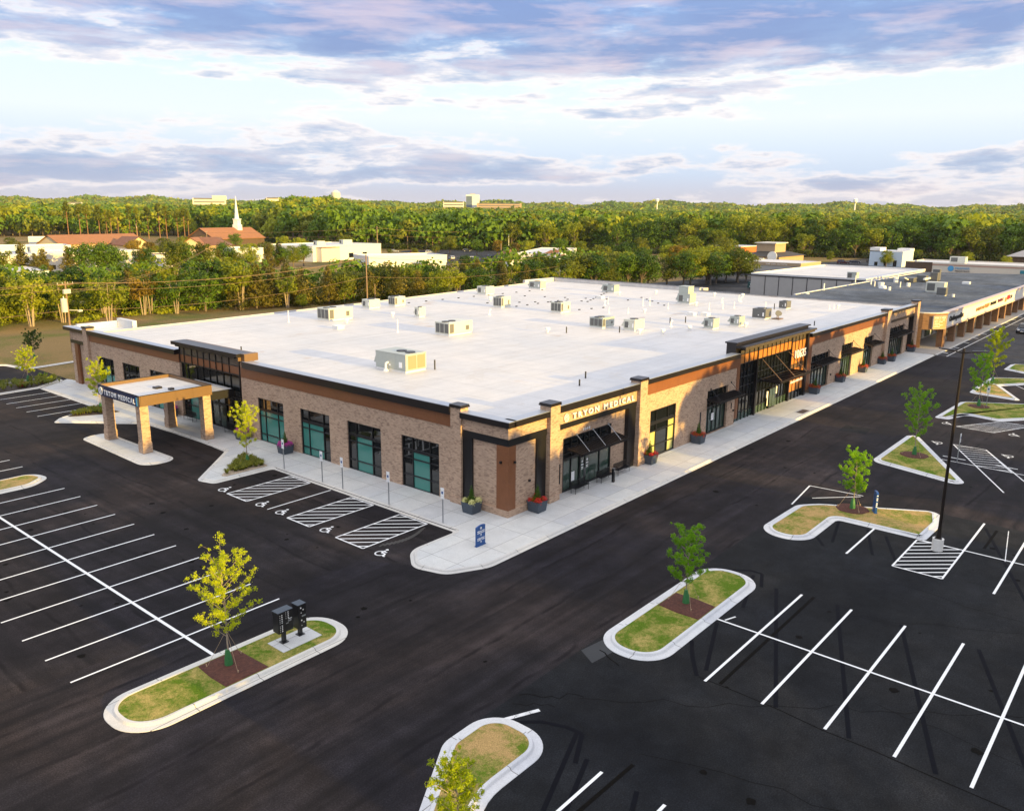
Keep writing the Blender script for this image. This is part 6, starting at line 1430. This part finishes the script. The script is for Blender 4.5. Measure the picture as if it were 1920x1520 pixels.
for (x0, y0, h0), (x1, y1, h1) in (((240, 420, 9), (277.6, 323.5, 12.9)), ((277.6, 323.5, 12.9), (344, 322.5, 10.3)), ((344, 322.5, 10.3), (521, 352, 9)), ((521, 352, 9), (531, 307.7, 10)), ((531, 307.7, 10), (462, 214.6, 12)), ((462, 214.6, 12), (556, 234, 11)), ((556, 234, 11), (602, 162, 11.2)), ((602, 162, 11.2), (498, 121, 13)), ((498, 121, 13), (545, 119, 12)), ((545, 119, 12), (640, 60, 12))):
    for k in (-.9, .9): wire((x0, y0 + k, h0 + float(terrain_h(x0, y0)) - .3), (x1, y1 + k, h1 + float(terrain_h(x1, y1)) - .3), .9, .03, 10)
    wire((x0, y0, h0 * .72 + float(terrain_h(x0, y0))), (x1, y1, h1 * .72 + float(terrain_h(x1, y1))), .9, .045, 10)
tag(W_.build('power_line', WOODPOLE), 'distant wires strung along the road in front of the wood', 'power line')

# ------------------------------------------------------------------ vehicles
def car(x, y, rz, paint, label, L_=4.6, w=1.85, h=1.55, van=False, cat='car', z=.0):
    r = empty('van' if van else 'parked_car', (x, y, z), rz); tag(r, label, cat, 'parked vehicles')
    if van: prof = [(-.5, .35), (.46, .35), (.5, .55), (.47, .95), (.36, 1.15), (.27, 1.95), (.22, 2.05), (-.48, 2.05), (-.5, 1.9)]; gl = [(.25, 1.2, 1.85), (.0, 1.25, 1.85)]
    else: prof = [(-.5, .35), (.5, .35), (.5, .62), (.46, .78), (.26, .92), (.12, 1.0), (.03, h - .08), (-.03, h), (-.36, h), (-.44, h - .12), (-.49, 1.0), (-.5, .8)]
    P = [(a * L_, b) for a, b in prof]; n = len(P); f = MB()
    top = max(b for a, b in P)
    def hw(b): return w / 2 - (.16 * max(0, (b - .95)) / max(.1, top - .95) if b > .95 else 0)
    V = [(a, -hw(b), b) for a, b in P] + [(a, hw(b), b) for a, b in P]
    f.raw(V, [tuple(range(n)), tuple(range(2 * n - 1, n - 1, -1))] + [(i, i + n, (i + 1) % n + n, (i + 1) % n) for i in range(n)])
    f.build('body', paint, r, local=True, bevel=.05)
    g = MB()
    for s in (-1, 1):
        if van:
            rows = [(-.05, .08, 1.25, 1.85), (.10, .235, 1.25, 1.82)]
        else: rows = [(-.40, -.17, 1.0, h - .14), (-.155, .06, 1.0, h - .14)]
        for a, b, c, d_ in rows:
            for q in (0,): g.hexa([(a * L_, s * (hw(c) - .02), c), (b * L_, s * (hw(c) - .02), c), (b * L_, s * (hw(c) + .012), c), (a * L_, s * (hw(c) + .012), c), ((a + .015) * L_, s * (hw(d_) - .02), d_), ((b - (.03 if not van else 0)) * L_, s * (hw(d_) - .02), d_), ((b - (.03 if not van else 0)) * L_, s * (hw(d_) + .012), d_), ((a + .015) * L_, s * (hw(d_) + .012), d_)])
    if van: g.hexa([(.355 * L_, -.75, 1.2), (.375 * L_, -.75, 1.2), (.375 * L_, .75, 1.2), (.355 * L_, .75, 1.2), (.275 * L_, -.68, 1.9), (.29 * L_, -.68, 1.9), (.29 * L_, .68, 1.9), (.275 * L_, .68, 1.9)])
    else:
        g.hexa([(.115 * L_, -.74, 1.02), (.13 * L_, -.74, 1.02), (.13 * L_, .74, 1.02), (.115 * L_, .74, 1.02), (.03 * L_, -.64, h - .1), (.05 * L_, -.64, h - .1), (.05 * L_, .64, h - .1), (.03 * L_, .64, h - .1)])
        g.hexa([(-.495 * L_, -.72, 1.04), (-.475 * L_, -.72, 1.04), (-.475 * L_, .72, 1.04), (-.495 * L_, .72, 1.04), (-.452 * L_, -.62, h - .16), (-.43 * L_, -.62, h - .16), (-.43 * L_, .62, h - .16), (-.452 * L_, .62, h - .16)])
    g.build('window', GLASS, r, local=True)
    for sx in (-.31, .31):
        for s in (-1, 1):
            k = MB(); k.cyl((sx * L_, s * (w / 2 - .2), .34), (sx * L_, s * (w / 2 + .015), .34), .34, n=16); wl = k.build('wheel', TYRE, r, local=True); k = MB(); k.cyl((sx * L_, s * (w / 2 + .005), .34), (sx * L_, s * (w / 2 + .03), .34), .2, n=10); k.build('rim', STEEL, wl, local=True)
    for s in (-1, 1):
        k = MB(); k.box(.47 * L_, .505 * L_, s * .52 * w / 1.85 - .18, s * .52 * w / 1.85 + .18, .62, .78); k.build('headlight', LETTER, r, local=True); k = MB(); k.box(-.505 * L_, -.48 * L_, s * .7 - .12, s * .7 + .12, .75, .95); k.build('tail_light', RED, r, local=True)
    k = MB(); k.box(.5 * L_, .508 * L_, -.25, .25, .42, .54); k.build('number_plate', LETTER, r, local=True)
    return r
CARB = plain('dark_blue_car_paint', (.02, .028, .05), .25, .3, .05, 1); CARM = plain('maroon_car_paint', (.07, .008, .012), .25, .3, .05, 1); CART = plain('dark_teal_paint', (.006, .05, .05), .3, .2, .05, 1); CARW = plain('silver_car_paint', (.45, .46, .48), .3, .4, .05, 1)
car(172.3, 24.4, R(181), CARB, 'dark blue-grey car driving along the street at the right edge', 4.7, 1.9, 1.6)
v = car(221.6, 96.7, R(-88), CART, 'dark teal van with white lettering in the loading yard', 5.6, 2.0, 2.1, van=True, cat='van')
f = MB(); f.box(-.35 * 5.6, -.02 * 5.6, -1.03, -1.005, 1.25, 1.75); f.box(-.4 * 5.6, .3 * 5.6, -1.03, -1.005, .75, .92); f.build('side_lettering', WHITE, v, local=True)
car(368.6, 123.0, R(-72), CARM, 'maroon minivan parked by the roadside', 5.4, 2.1, 1.9); car(377.5, 121.0, R(-75), CARB, 'dark car parked behind the maroon minivan', 4.7); car(386.5, 116.5, R(-60), CARB, 'dark car half hidden by the white cube building', 4.6)
car(292.3, 327.4, R(-40), CARW, 'silver car in the far car park left of the round tree', 4.6); car(290, 257, R(-30), CARB, 'dark car beside the white pavilion', 4.6); car(283, 333, R(20), CARB, 'dark car left of the silver one in the far car park', 4.6); car(330, 311, R(-35), CARB, 'dark car right of the round tree', 4.6); car(296, 316, R(-40), CARM, 'maroon car beside the silver one in the far car park', 4.6); car(300, 309, R(-40), CARW, 'second silver car in the far car park', 4.6); car(268, 262, R(60), CARW, 'pale car at the end of the row near the white pavilion', 4.6); car(272, 252, R(-30), CARW, 'pale car near the white pavilion', 4.6)
car(193.5, 33.9, R(90), CARB, 'dark car seen between the arcade columns', 4.2); 
# ------------------------------------------------------------------ big trees
def big_tree(h, seed, kind, lmat, n=2600, ls=.46, trunk=BARK, low=.30):
    """broadleaf: several limbs, each carrying a lobe of leaves; cedar: ragged cone; pine: bare tall stem, high crown"""
    rng = np.random.default_rng(seed); rnd = random.Random(seed); root = empty('tree'); mb = MB(); C = []; Rr = []
    if kind == 'broad':
        th = h * .28; mb.cyl((0, 0, -.3), (0, 0, th), h * .026, h * .018, 8, caps=False); w = h * rnd.uniform(.30, .38)
        for i in range(15):
            a = i * 2.4 + rnd.uniform(-.4, .4); rr = w * rnd.uniform(.25, .95); zz_ = h * rnd.uniform(low, .88); rr *= math.sqrt(max(.12, 1 - ((zz_ / h - .52) / .50) ** 2))
            e = Vector((rr * math.cos(a), rr * math.sin(a), zz_)); s = Vector((0, 0, th * rnd.uniform(.7, 1.0)))
            m = s.lerp(e, .5) + Vector((0, 0, h * .03)); mb.cyl(s, m, h * .010, h * .007, 6, caps=False); mb.cyl(m, e, h * .007, h * .003, 5, caps=False); C.append(e); k = h * rnd.uniform(.10, .17); Rr.append((k, k, k * rnd.uniform(.75, 1.0)))
        C.append(Vector((0, 0, h * .86))); Rr.append((h * .12, h * .12, h * .10)); C.append(Vector((0, 0, h * .58))); Rr.append((h * .20, h * .20, h * .2))
        for i in range(22):
            a = rnd.random() * 6.28; ph = rnd.uniform(-.35, 1.0); q = Vector((w * math.cos(a) * math.cos(ph), w * math.sin(a) * math.cos(ph), h * .56 + h * .40 * math.sin(ph))); C.append(q); k = h * rnd.uniform(.035, .075); Rr.append((k, k, k))
    elif kind == 'cedar':
        mb.cyl((0, 0, -.3), (0, 0, h * .9), h * .018, h * .004, 7, caps=False)
        for i in range(34):
            t = i / 34; zz_ = h * (.10 + .86 * t); rr = h * .24 * (1 - t * .86) * rnd.uniform(.5, 1.1); a = i * 2.4; e = Vector((rr * math.cos(a), rr * math.sin(a), zz_)); mb.cyl((0, 0, zz_ - h * .02), e, h * .004, h * .002, 4, caps=False); C.append(e); k = h * rnd.uniform(.05, .10) * (1.15 - t * .6); Rr.append((k, k, k * 1.1))
        C.append(Vector((0, 0, h * .45))); Rr.append((h * .12, h * .12, h * .35))
    elif kind == 'multi':      # several slender stems, loose crown
        for i in range(5):
            a = i * 1.3; b0 = Vector((.25 * math.cos(a), .25 * math.sin(a), -.3)); b1 = Vector((h * .06 * math.cos(a), h * .06 * math.sin(a), h * .4)); b2 = Vector((h * .14 * math.cos(a), h * .14 * math.sin(a), h * .8)); mb.cyl(b0, b1, h * .011, h * .009, 6, caps=False); mb.cyl(b1, b2, h * .009, h * .003, 6, caps=False)
            for j in range(5):
                t = rnd.uniform(.0, 1); q = b1.lerp(b2, t) + Vector((rnd.uniform(-1, 1), rnd.uniform(-1, 1), rnd.uniform(-.3, .6))) * h * .16; mb.cyl(b1.lerp(b2, t * .8), q, h * .004, h * .002, 4, caps=False); C.append(q); k = h * rnd.uniform(.07, .12); Rr.append((k, k, k * .8))
        for i in range(14): C.append(Vector((rnd.uniform(-1, 1) * h * .28, rnd.uniform(-1, 1) * h * .28, h * rnd.uniform(.45, .98)))); k = h * rnd.uniform(.04, .07); Rr.append((k, k, k))
    else:                       # pine
        x1 = rnd.uniform(-.03, .03) * h; mb.cyl((0, 0, -.5), (x1, 0, h * .93), h * .013, h * .006, 7, caps=False)
        for i in range(20):
            t = rnd.random(); zz_ = h * (.62 + .36 * t); rr = h * .13 * (1.15 - t) * rnd.uniform(.3, 1.1); a = i * 2.4; e = Vector((x1 + rr * math.cos(a), rr * math.sin(a), zz_)); mb.cyl((x1 * .9, 0, zz_ - h * .02), e, h * .003, h * .0015, 4, caps=False); C.append(e); k = h * rnd.uniform(.035, .065); Rr.append((k, k, k * .75))
    mb.build('trunk', trunk, root, local=True)
    V, F = leaf_cloud(C, Rr, n, ls, rng, shell=.62, up=.25, rnd_n=.42); np_mesh('crown', V, F, lmat, parent=root)
    return root
PROTO = {}; USED = {}
def proto(key):
    if key not in PROTO:
        kind, mat, v = key.split('-'); M = dict(a=LEAF_W1, b=LEAF_W2, c=LEAF_W3, d=LEAF_W4, e=LEAF_C)[mat]; s = sum(map(ord, key))
        h = dict(broad=11., cedar=10., multi=10., pine=22., wood=20., shade=11.)[kind]
        if kind == 'wood': r = big_tree(20., s, 'broad', M, 1900, .95, low=.16)
        elif kind == 'shade': r = big_tree(11., s, 'broad', M, 5200, .75)
        elif kind == 'pine': r = big_tree(22., s, 'pine', M, 900, .9, TRUNKP)
        elif kind == 'cedar': r = big_tree(10., s, 'cedar', M, 3200, .34)
        elif kind == 'multi': r = big_tree(10., s, 'multi', M, 2300, .40, BARKL)
        else: r = big_tree(11., s, 'broad', M, 3600, .42)
        PROTO[key] = (r, h); USED[key] = False
    return PROTO[key]
rt = random.Random(77)
def put(key, x, y, h, label, group, z=None, wide=1.0):
    r, h0 = proto(key)
    if USED[key]: r = copy_tree(r)
    USED[key] = True
    s = h / h0; r.location = (x, y, (float(terrain_h(x, y)) - .05) if z is None else z); r.rotation_euler = (0, 0, rt.random() * 6.28); r.scale = (s * wide, s * wide, s)
    tag(r, label, 'tree', group); return r
KW = {'a': 'dark green', 'b': 'olive green', 'c': 'bright yellow-green', 'd': 'russet', 'e': 'brown-green'}
KK = {'broad': 'round-crowned tree', 'cedar': 'ragged cedar', 'multi': 'many-stemmed loose tree', 'pine': 'tall bare-trunked pine', 'wood': 'broad woodland tree'}
def lab(key): k, m, _ = key.split('-'); return KW[m] + ' ' + KK[k]
# lawn edge on the left: loose trees with visible stems
G1 = 'trees along the lawn behind the building'
for key, x, y, h, l in (('multi-c-1', 55.5, 158, 10.0, 'yellow-lit loose tree nearest the left edge of the lawn'), ('multi-c-2', 48, 158.5, 9.6, 'yellow-lit loose tree cut by the left edge'), ('multi-c-1', 61.5, 159.5, 9.0, 'loose tree left of the near utility pole'), ('multi-a-1', 70.5, 163, 9.8, 'loose tree right of the thin leaning one'), ('multi-d-1', 77, 160.5, 9.0, 'orange-leaved many-stemmed tree with pale trunks'),
    ('multi-c-2', 81.5, 166, 11, 'bright loose tree right of the orange-leaved one'), ('multi-c-1', 86.2, 166.2, 10.3, 'bright double-stemmed tree in the middle of the lawn edge'), ('multi-a-1', 92.8, 165.4, 11.0, 'green slim-stemmed tree before the long beige building'), ('multi-c-2', 95.0, 154.6, 11.6, 'tall many-stemmed tree with orange-lit trunks'), ('multi-a-1', 101.5, 160, 10.5, 'loose green tree right of the orange-lit trunks'),
    ('multi-c-1', 66.0, 151, 9.6, 'thin tree with a pale leaning stem on the lawn'), ('multi-c-2', 103.7, 150.7, 7.6, 'small thin tree with flat sprays of yellow leaves'), ('broad-c-1', 105.2, 147.6, 3.4, 'low yellow-green bush at the end of the lawn')): put(key, x, y, h, l, G1, wide=1.12)
# the dense belt behind them and behind the roof
G2 = 'dense tree belt behind the building'; belt = []; EXTRA = []
x = 40.0
while x < 250:
    for row, (dy, hh) in enumerate(((0, 9.0), (9, 9.2), (18, 8.8))):
        yb = 168 - max(0, (x - 62)) * .38 if x < 160 else 130.8 - (x - 160) * .24
        if x > 205 and row > 1: continue
        if x > 238: yb = 113
        xx = x + rt.uniform(-2, 2); yy = yb + dy + rt.uniform(-2, 2)
        if 214 < xx < 236 and yy > 118 and row: continue
        u = (xx - 40) / 210
        if u < .28: ks = ['multi-a-2', 'broad-b-2', 'cedar-e-1', 'broad-a-1']
        elif u < .46: ks = ['cedar-e-1', 'cedar-e-2', 'broad-b-1', 'cedar-e-2']
        elif u < .62: ks = ['broad-c-1', 'broad-c-2', 'cedar-e-1', 'multi-c-2', 'broad-a-2']
        elif u < .78: ks = ['broad-a-2', 'broad-b-1', 'broad-b-2', 'broad-a-1']
        else: ks = ['broad-b-2', 'broad-a-2', 'broad-a-1', 'broad-b-2', 'broad-c-2']
        hq = hh * rt.uniform(.86, 1.14) * (.98 if u < .34 else .88 if u < .46 else .92 if u < .62 else 1.14)
        if row == 2: EXTRA.append((xx, yy, hq, 420)); continue
        belt.append((rt.choice(ks), xx, yy, hq))
    x += 4.9 if x < 140 else 5.6
belt += [('broad-a-1', 239.6, 115.2, 9.4), ('broad-a-2', 234, 119, 8.5), ('broad-b-1', 228, 116, 10.0)]
for k, (key, xx, yy, hh) in enumerate(belt):
    front = 'front row of the belt' if yy < (168 - max(0, (xx - 62)) * .38 if xx < 160 else 130.8 - (xx - 160) * .24) + 5 else 'second row of the belt'
    sec = 'at the left' if xx < 100 else 'at the middle' if xx < 150 else 'at the right'
    put(key, xx, yy, hh, '%s in the %s %s' % (lab(key), front, sec), G2, wide=rt.uniform(1.0, 1.25))
# garden and street trees between the buildings
G3 = 'trees among the far buildings'; mids = []
for (xa, ya), (xb, yb), n, h0, ks in (((58, 250), (96, 257), 12, 10.4, ['cedar-e-1', 'broad-b-1', 'cedar-e-2']), ((94, 258), (152, 254), 18, 10.2, ['cedar-e-2', 'broad-b-2', 'broad-a-1']), ((150, 262), (192, 262), 13, 8.9, ['cedar-e-1', 'broad-b-1', 'broad-c-1', 'broad-a-1']), ((40, 235), (66, 250), 4, 11, ['multi-c-1', 'broad-b-1']),
      ((150, 340), (200, 370), 11, 7.8, ['broad-b-1', 'broad-b-2', 'broad-d-1']), ((196, 318), (206, 300), 3, 8, ['broad-b-1']), ((225, 335), (262, 330), 8, 8.5, ['broad-b-1', 'broad-c-1', 'broad-d-1']), ((262, 305), (300, 290), 5, 4.5, ['broad-b-1']), ((296, 285), (330, 270), 5, 7.0, ['broad-b-1', 'broad-a-1', 'broad-d-1']),
      ((205, 196), (250, 176), 8, 6.5, ['broad-b-1', 'broad-a-2', 'cedar-e-1']), ((250, 176), (300, 160), 8, 10.5, ['broad-c-1', 'broad-a-2', 'broad-b-2']), ((300, 250), (372, 205), 9, 9.5, ['broad-b-2', 'broad-a-1', 'broad-c-2']), ((282, 160), (330, 160), 6, 11.5, ['broad-b-2', 'broad-c-2', 'broad-d-1']), ((335, 190), (368, 168), 4, 9, ['broad-b-1', 'broad-c-1']),
      ((225, 440), (255, 400), 5, 8, ['broad-b-1', 'broad-a-1']), ((120, 430), (160, 450), 5, 9, ['broad-b-2', 'broad-a-1']), ((410, 60), (470, 60), 6, 7, ['broad-c-2', 'broad-a-2']), ((386, 84), (405, 40), 6, 6.5, ['broad-c-1', 'broad-b-1']), ((420, 120), (440, 105), 3, 5, ['broad-c-2'])):
    n = max(2, int(n * .72))
    for k in range(n):
        t = (k + .5) / n; mids.append((rt.choice(ks), xa + (xb - xa) * t + rt.uniform(-2.5, 2.5), ya + (yb - ya) * t + rt.uniform(-4, 4), h0 * rt.uniform(.8, 1.15)))
where = lambda x_, y_: ('near the rust-roofed houses' if y_ > 330 else 'before the long beige building' if y_ > 245 and x_ < 200 else 'around the large white building' if y_ > 245 else 'around the low white shops' if y_ > 140 else 'near the clinic and white cube building')
for key, xx, yy, hh in mids: put(key, xx, yy, hh, '%s %s' % (lab(key), where(xx, yy)), G3, wide=1.15)
put('broad-c-2', 381.3, 133.3, 5.2, 'small round yellow-green tree left of the maroon minivan', G3); put('broad-c-1', 362.4, 103.6, 7.2, 'rounded tree standing in front of the white cube building', G3); put('broad-b-2', 305.5, 299.9, 9.6, 'single round tree right of the silver parked car', G3, wide=1.1)
put('broad-d-1', 313, 274, 8.0, 'yellowish tree left of the white pavilion', G3)
# ---- the wood: nearest edge as single trees
def front_r(th): return float(np.interp(th, [-36, -10, -3, 3, 12, 16, 20, 26, 36], [455, 450, 462, 475, 490, 560, 690, 720, 700]))
G4 = 'first trees of the far wood'; cand = []
for row in range(3):
    th = -35.0
    while th < 36:
        r_ = front_r(th) + row * 11 + rt.uniform(-5, 5); cand.append((th + rt.uniform(-.2, .2), r_, row)); th += math.degrees(7.5 / r_) * 1.12
near_w = sorted(cand, key=lambda c: c[1])[:62]; chosen = set(id(c) for c in near_w)
for c in cand:
    th, r_, row = c
    if id(c) not in chosen: a = YAW + R(th); EXTRA.append((r_ * math.cos(a), r_ * math.sin(a), (15 if row == 0 else 19) * rt.uniform(.82, 1.15), 330)); continue
    a = YAW + R(th); x_, y_ = r_ * math.cos(a), r_ * math.sin(a); key = rt.choice(['wood-a-1', 'wood-a-2', 'wood-b-1', 'wood-a-1', 'wood-c-1'])
    seg = ('behind the parked cars and clinic' if th < -14 else 'behind the restaurant' if th < -6 else 'at the centre of the wood edge' if th < 4 else 'below the wooded hill')
    put(key, x_, y_, (15 if row == 0 else 19) * rt.uniform(.82, 1.15), '%s %s' % (lab(key), seg), G4, wide=rt.uniform(.9, 1.15))
for k in range(15):
    th = 21.2 + 7.2 * ((k * .618) % 1); r_ = 600 + 50 * ((k * .414) % 1); a = YAW + R(th); put('pine-b-%d' % (1 + k % 2), r_ * math.cos(a), r_ * math.sin(a), rt.uniform(19, 25), 'tall bare-trunked pine standing before the wood at the left', 'pines before the wood at the left')
# ---- the rest of the wood as one mass
def woodland():
    rng = np.random.default_rng(5); P = []
    def ring(r0, r1, sp0, sp1, lim):
        r_ = r0
        while r_ < r1:
            t = (r_ - r0) / (r1 - r0); sp = sp0 + (sp1 - sp0) * t; n = int(math.radians(76) * r_ / sp); th = -38 + 76 * (np.arange(n) + rng.random(n)) / n; rr = r_ + sp * rng.normal(size=n) * .35
            fr = np.array([front_r(q) for q in th]); ok = rr > fr + lim; P.append(np.stack([th[ok], rr[ok], np.full(ok.sum(), sp)], 1)); r_ += sp * .9
    ring(455, 1500, 9.5, 17, 22); ring(1500, 2300, 18, 26, 0); ring(2300, 4700, 30, 44, 0)
    # fill left part between belt and wood edge
    P = np.concatenate(P); th, rr, sp = P.T; n = len(P); a = YAW + np.radians(th); x_ = rr * np.cos(a); y_ = rr * np.sin(a); gz = terrain_h(x_, y_)
    hgt = np.clip(rng.normal(15.6, 3.2, n), 9, 23) * np.where(rr > 2300, 1.1, 1)
    cls = np.where(rr < 800, 260, np.where(rr < 1500, 120, np.where(rr < 2300, 40, 20)))
    E = np.array(EXTRA); x_ = np.concatenate([x_, E[:, 0]]); y_ = np.concatenate([y_, E[:, 1]]); gz = np.concatenate([gz, terrain_h(E[:, 0], E[:, 1])]); hgt = np.concatenate([hgt, E[:, 2]])
    sp = np.concatenate([sp, E[:, 2] * .95]); cls = np.concatenate([cls, E[:, 3].astype(int)]); n = len(x_)
    lobes = 8; tone = rng.random(n)
    VV = []; MI = []
    for q in (420, 330, 260, 120, 40, 20):
        m = cls == q; k = m.sum()
        if not k: continue
        w_ = np.minimum(sp[m], 24) * .62 * (.85 + .4 * rng.random(k)); h = hgt[m]; la = rng.random((k, lobes)) * 6.283; lr = w_[:, None] * (.25 + .5 * rng.random((k, lobes))); lz = h[:, None] * ((.22 if q > 300 else .45) + (.62 if q > 300 else .40) * rng.random((k, lobes)))
        L0 = np.stack([lr * np.cos(la), lr * np.sin(la), lz], -1); L0[:, 0] = np.stack([np.zeros(k), np.zeros(k), h * .8], 1)
        li = rng.integers(0, lobes, (k, q)); d = rng.normal(size=(k, q, 3)); d[..., 2] = np.abs(d[..., 2]) * 1.0 - .35; d /= np.linalg.norm(d, axis=-1, keepdims=True)
        rad = (w_ * .50)[:, None, None] * (.75 + .3 * rng.random((k, q, 1))); Cc = np.take_along_axis(L0, li[..., None].repeat(3, -1), 1) + d * rad * np.array([1, 1, .78])
        Cc += np.stack([x_[m], y_[m], gz[m]], 1)[:, None, :]
        nr = d + rng.normal(size=d.shape) * .36; nr /= np.linalg.norm(nr, axis=-1, keepdims=True); t = np.cross(nr, rng.normal(size=d.shape)); t /= np.linalg.norm(t, axis=-1, keepdims=True); b = np.cross(nr, t)
        s = (w_ * {420: .085, 330: .11, 260: .15, 120: .215, 40: .38, 20: .55}[q])[:, None, None] * (.6 + .8 * rng.random((k, q, 1)))
        V = np.stack([Cc - t * s, Cc - b * s * .7, Cc + t * s, Cc + b * s * .7], -2).reshape(-1, 3); VV.append(V)
        tn = tone[m] + .25 * np.sin(x_[m] * .013) * np.cos(y_[m] * .017); mi = np.where(tn < .55, 0, np.where(tn < .85, 1, 2)); MI.append(np.repeat(mi, q))
    # stems of the front trees
    for (xe, ye, he, _q) in EXTRA:
        g0 = float(terrain_h(xe, ye)); w = he * .016; c = [(xe - w, ye - w), (xe + w, ye - w), (xe + w, ye + w), (xe - w, ye + w)]
        for i in range(4): a, b = c[i - 1], c[i]; VV.append(np.array([(a[0], a[1], g0 - .3), (b[0], b[1], g0 - .3), (b[0], b[1], g0 + he * .5), (a[0], a[1], g0 + he * .5)])); MI.append(np.array([3]))
    V = np.concatenate(VV); F = np.arange(len(V)).reshape(-1, 4); print('wood quads', len(F), 'crowns', n)
    o = np_mesh('woodland', V, F, [LEAF_W1, LEAF_W2, LEAF_W3, BARK], np.concatenate(MI)); tag(o, 'dense green wood stretching to the horizon and over the low hill', 'wood', kind='stuff')
woodland()
# ---- undergrowth under the belt
def scrub(name, pts, n, r_, h, mat, label, seed, ls=.45):
    rng = np.random.default_rng(seed); C = []; 
    for (xa, ya), (xb, yb) in zip(pts[:-1], pts[1:]):
        m = int(math.hypot(xb - xa, yb - ya) / (r_ * 1.1)) + 1
        for k in range(m): t = k / m; C.append((xa + (xb - xa) * t + rng.normal() * 1.0, ya + (yb - ya) * t + rng.normal() * 1.5, h * .4))
    V, F = leaf_cloud(C, np.tile([[r_, r_, h * .55]], (len(C), 1)), n, ls, rng, shell=.5); tag(np_mesh(name, V, F, mat), label, 'undergrowth', kind='stuff')
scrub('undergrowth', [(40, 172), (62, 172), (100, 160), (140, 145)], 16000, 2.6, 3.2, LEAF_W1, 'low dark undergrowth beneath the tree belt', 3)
wf = []
for th_ in range(-36, 21, 2): a_ = YAW + R(th_); r_e = front_r(th_) - 5; wf.append((r_e * math.cos(a_), r_e * math.sin(a_)))
scrub('undergrowth', wf, 24000, 4.5, 4.0, LEAF_K, 'thicket along the foot of the far wood, coloured dark as shade', 8, .8)
scrub('undergrowth', [(38, 165), (62, 167), (84, 171), (100, 162)], 15000, 3.0, 6.0, LEAF_W3, 'bright yellow-green bushes filling the tree belt at the left', 11, .42)
scrub('undergrowth', [(100, 158), (118, 150), (142, 142)], 9000, 3.0, 6.0, LEAF_C, 'brown-green bushes filling the tree belt at the middle', 12, .42)
scrub('undergrowth', [(142, 136), (160, 132), (205, 122)], 9000, 3.0, 5.0, LEAF_W1, 'green bushes filling the tree belt at the right', 13, .42)
scrub('undergrowth', [(64, 158), (72, 162), (80, 163), (92, 162)], 3000, 1.3, 1.0, LEAF_W3, 'bright low weeds along the lawn edge', 4)
# ---- trees on the far side of the car parks, behind the viewer and to the right: they throw the long evening shade
G5 = 'trees behind the car park, beyond the photo'
SH = [(21, 13.6), (25, 14), (29, 13.2), (33, 14), (37, 14.6), (41, 14.6), (45, 12.6), (48.5, 13.4), (52, 14), (54, 13.8), (67, 13.8), (70.5, 15.6), (74.5, 15.8), (77, 15.4), (95.5, 15.6), (99.5, 16), (102.5, 15.6), (120, 15.6), (124, 16), (128, 16), (132, 15.5), (136, 15), (147.5, 15), (152, 15), (160, 11.6), (167, 11.3), (173, 11.8), (180, 11.2), (205, 14.5), (210, 15)]
for k, (x_, h) in enumerate(SH):
    put(['shade-a-1', 'shade-a-2'][k % 2], x_, -37 + 3 * ((k * .37) % 1), h, 'dark green round-crowned tree beyond the car park, outside the photo', G5, wide=.76)
# ------------------------------------------------------------------ air
def haze():
    m = bpy.data.materials.new('haze'); m.use_nodes = True; nt = m.node_tree; nt.nodes.clear()
    o = nt.nodes.new('ShaderNodeOutputMaterial'); v = nt.nodes.new('ShaderNodeVolumePrincipled'); nt.links.new(v.outputs[0], o.inputs['Volume'])
    v.inputs['Color'].default_value = (.80, .86, .95, 1); v.inputs['Density'].default_value = 0.000032; v.inputs['Anisotropy'].default_value = 0.2
    b = MB(); b.box(-600, 5400, -1800, 5600, -8, 130); h = b.build('haze', m); tag(h, 'pale evening haze over the whole scene', 'haze', kind='stuff')
haze()
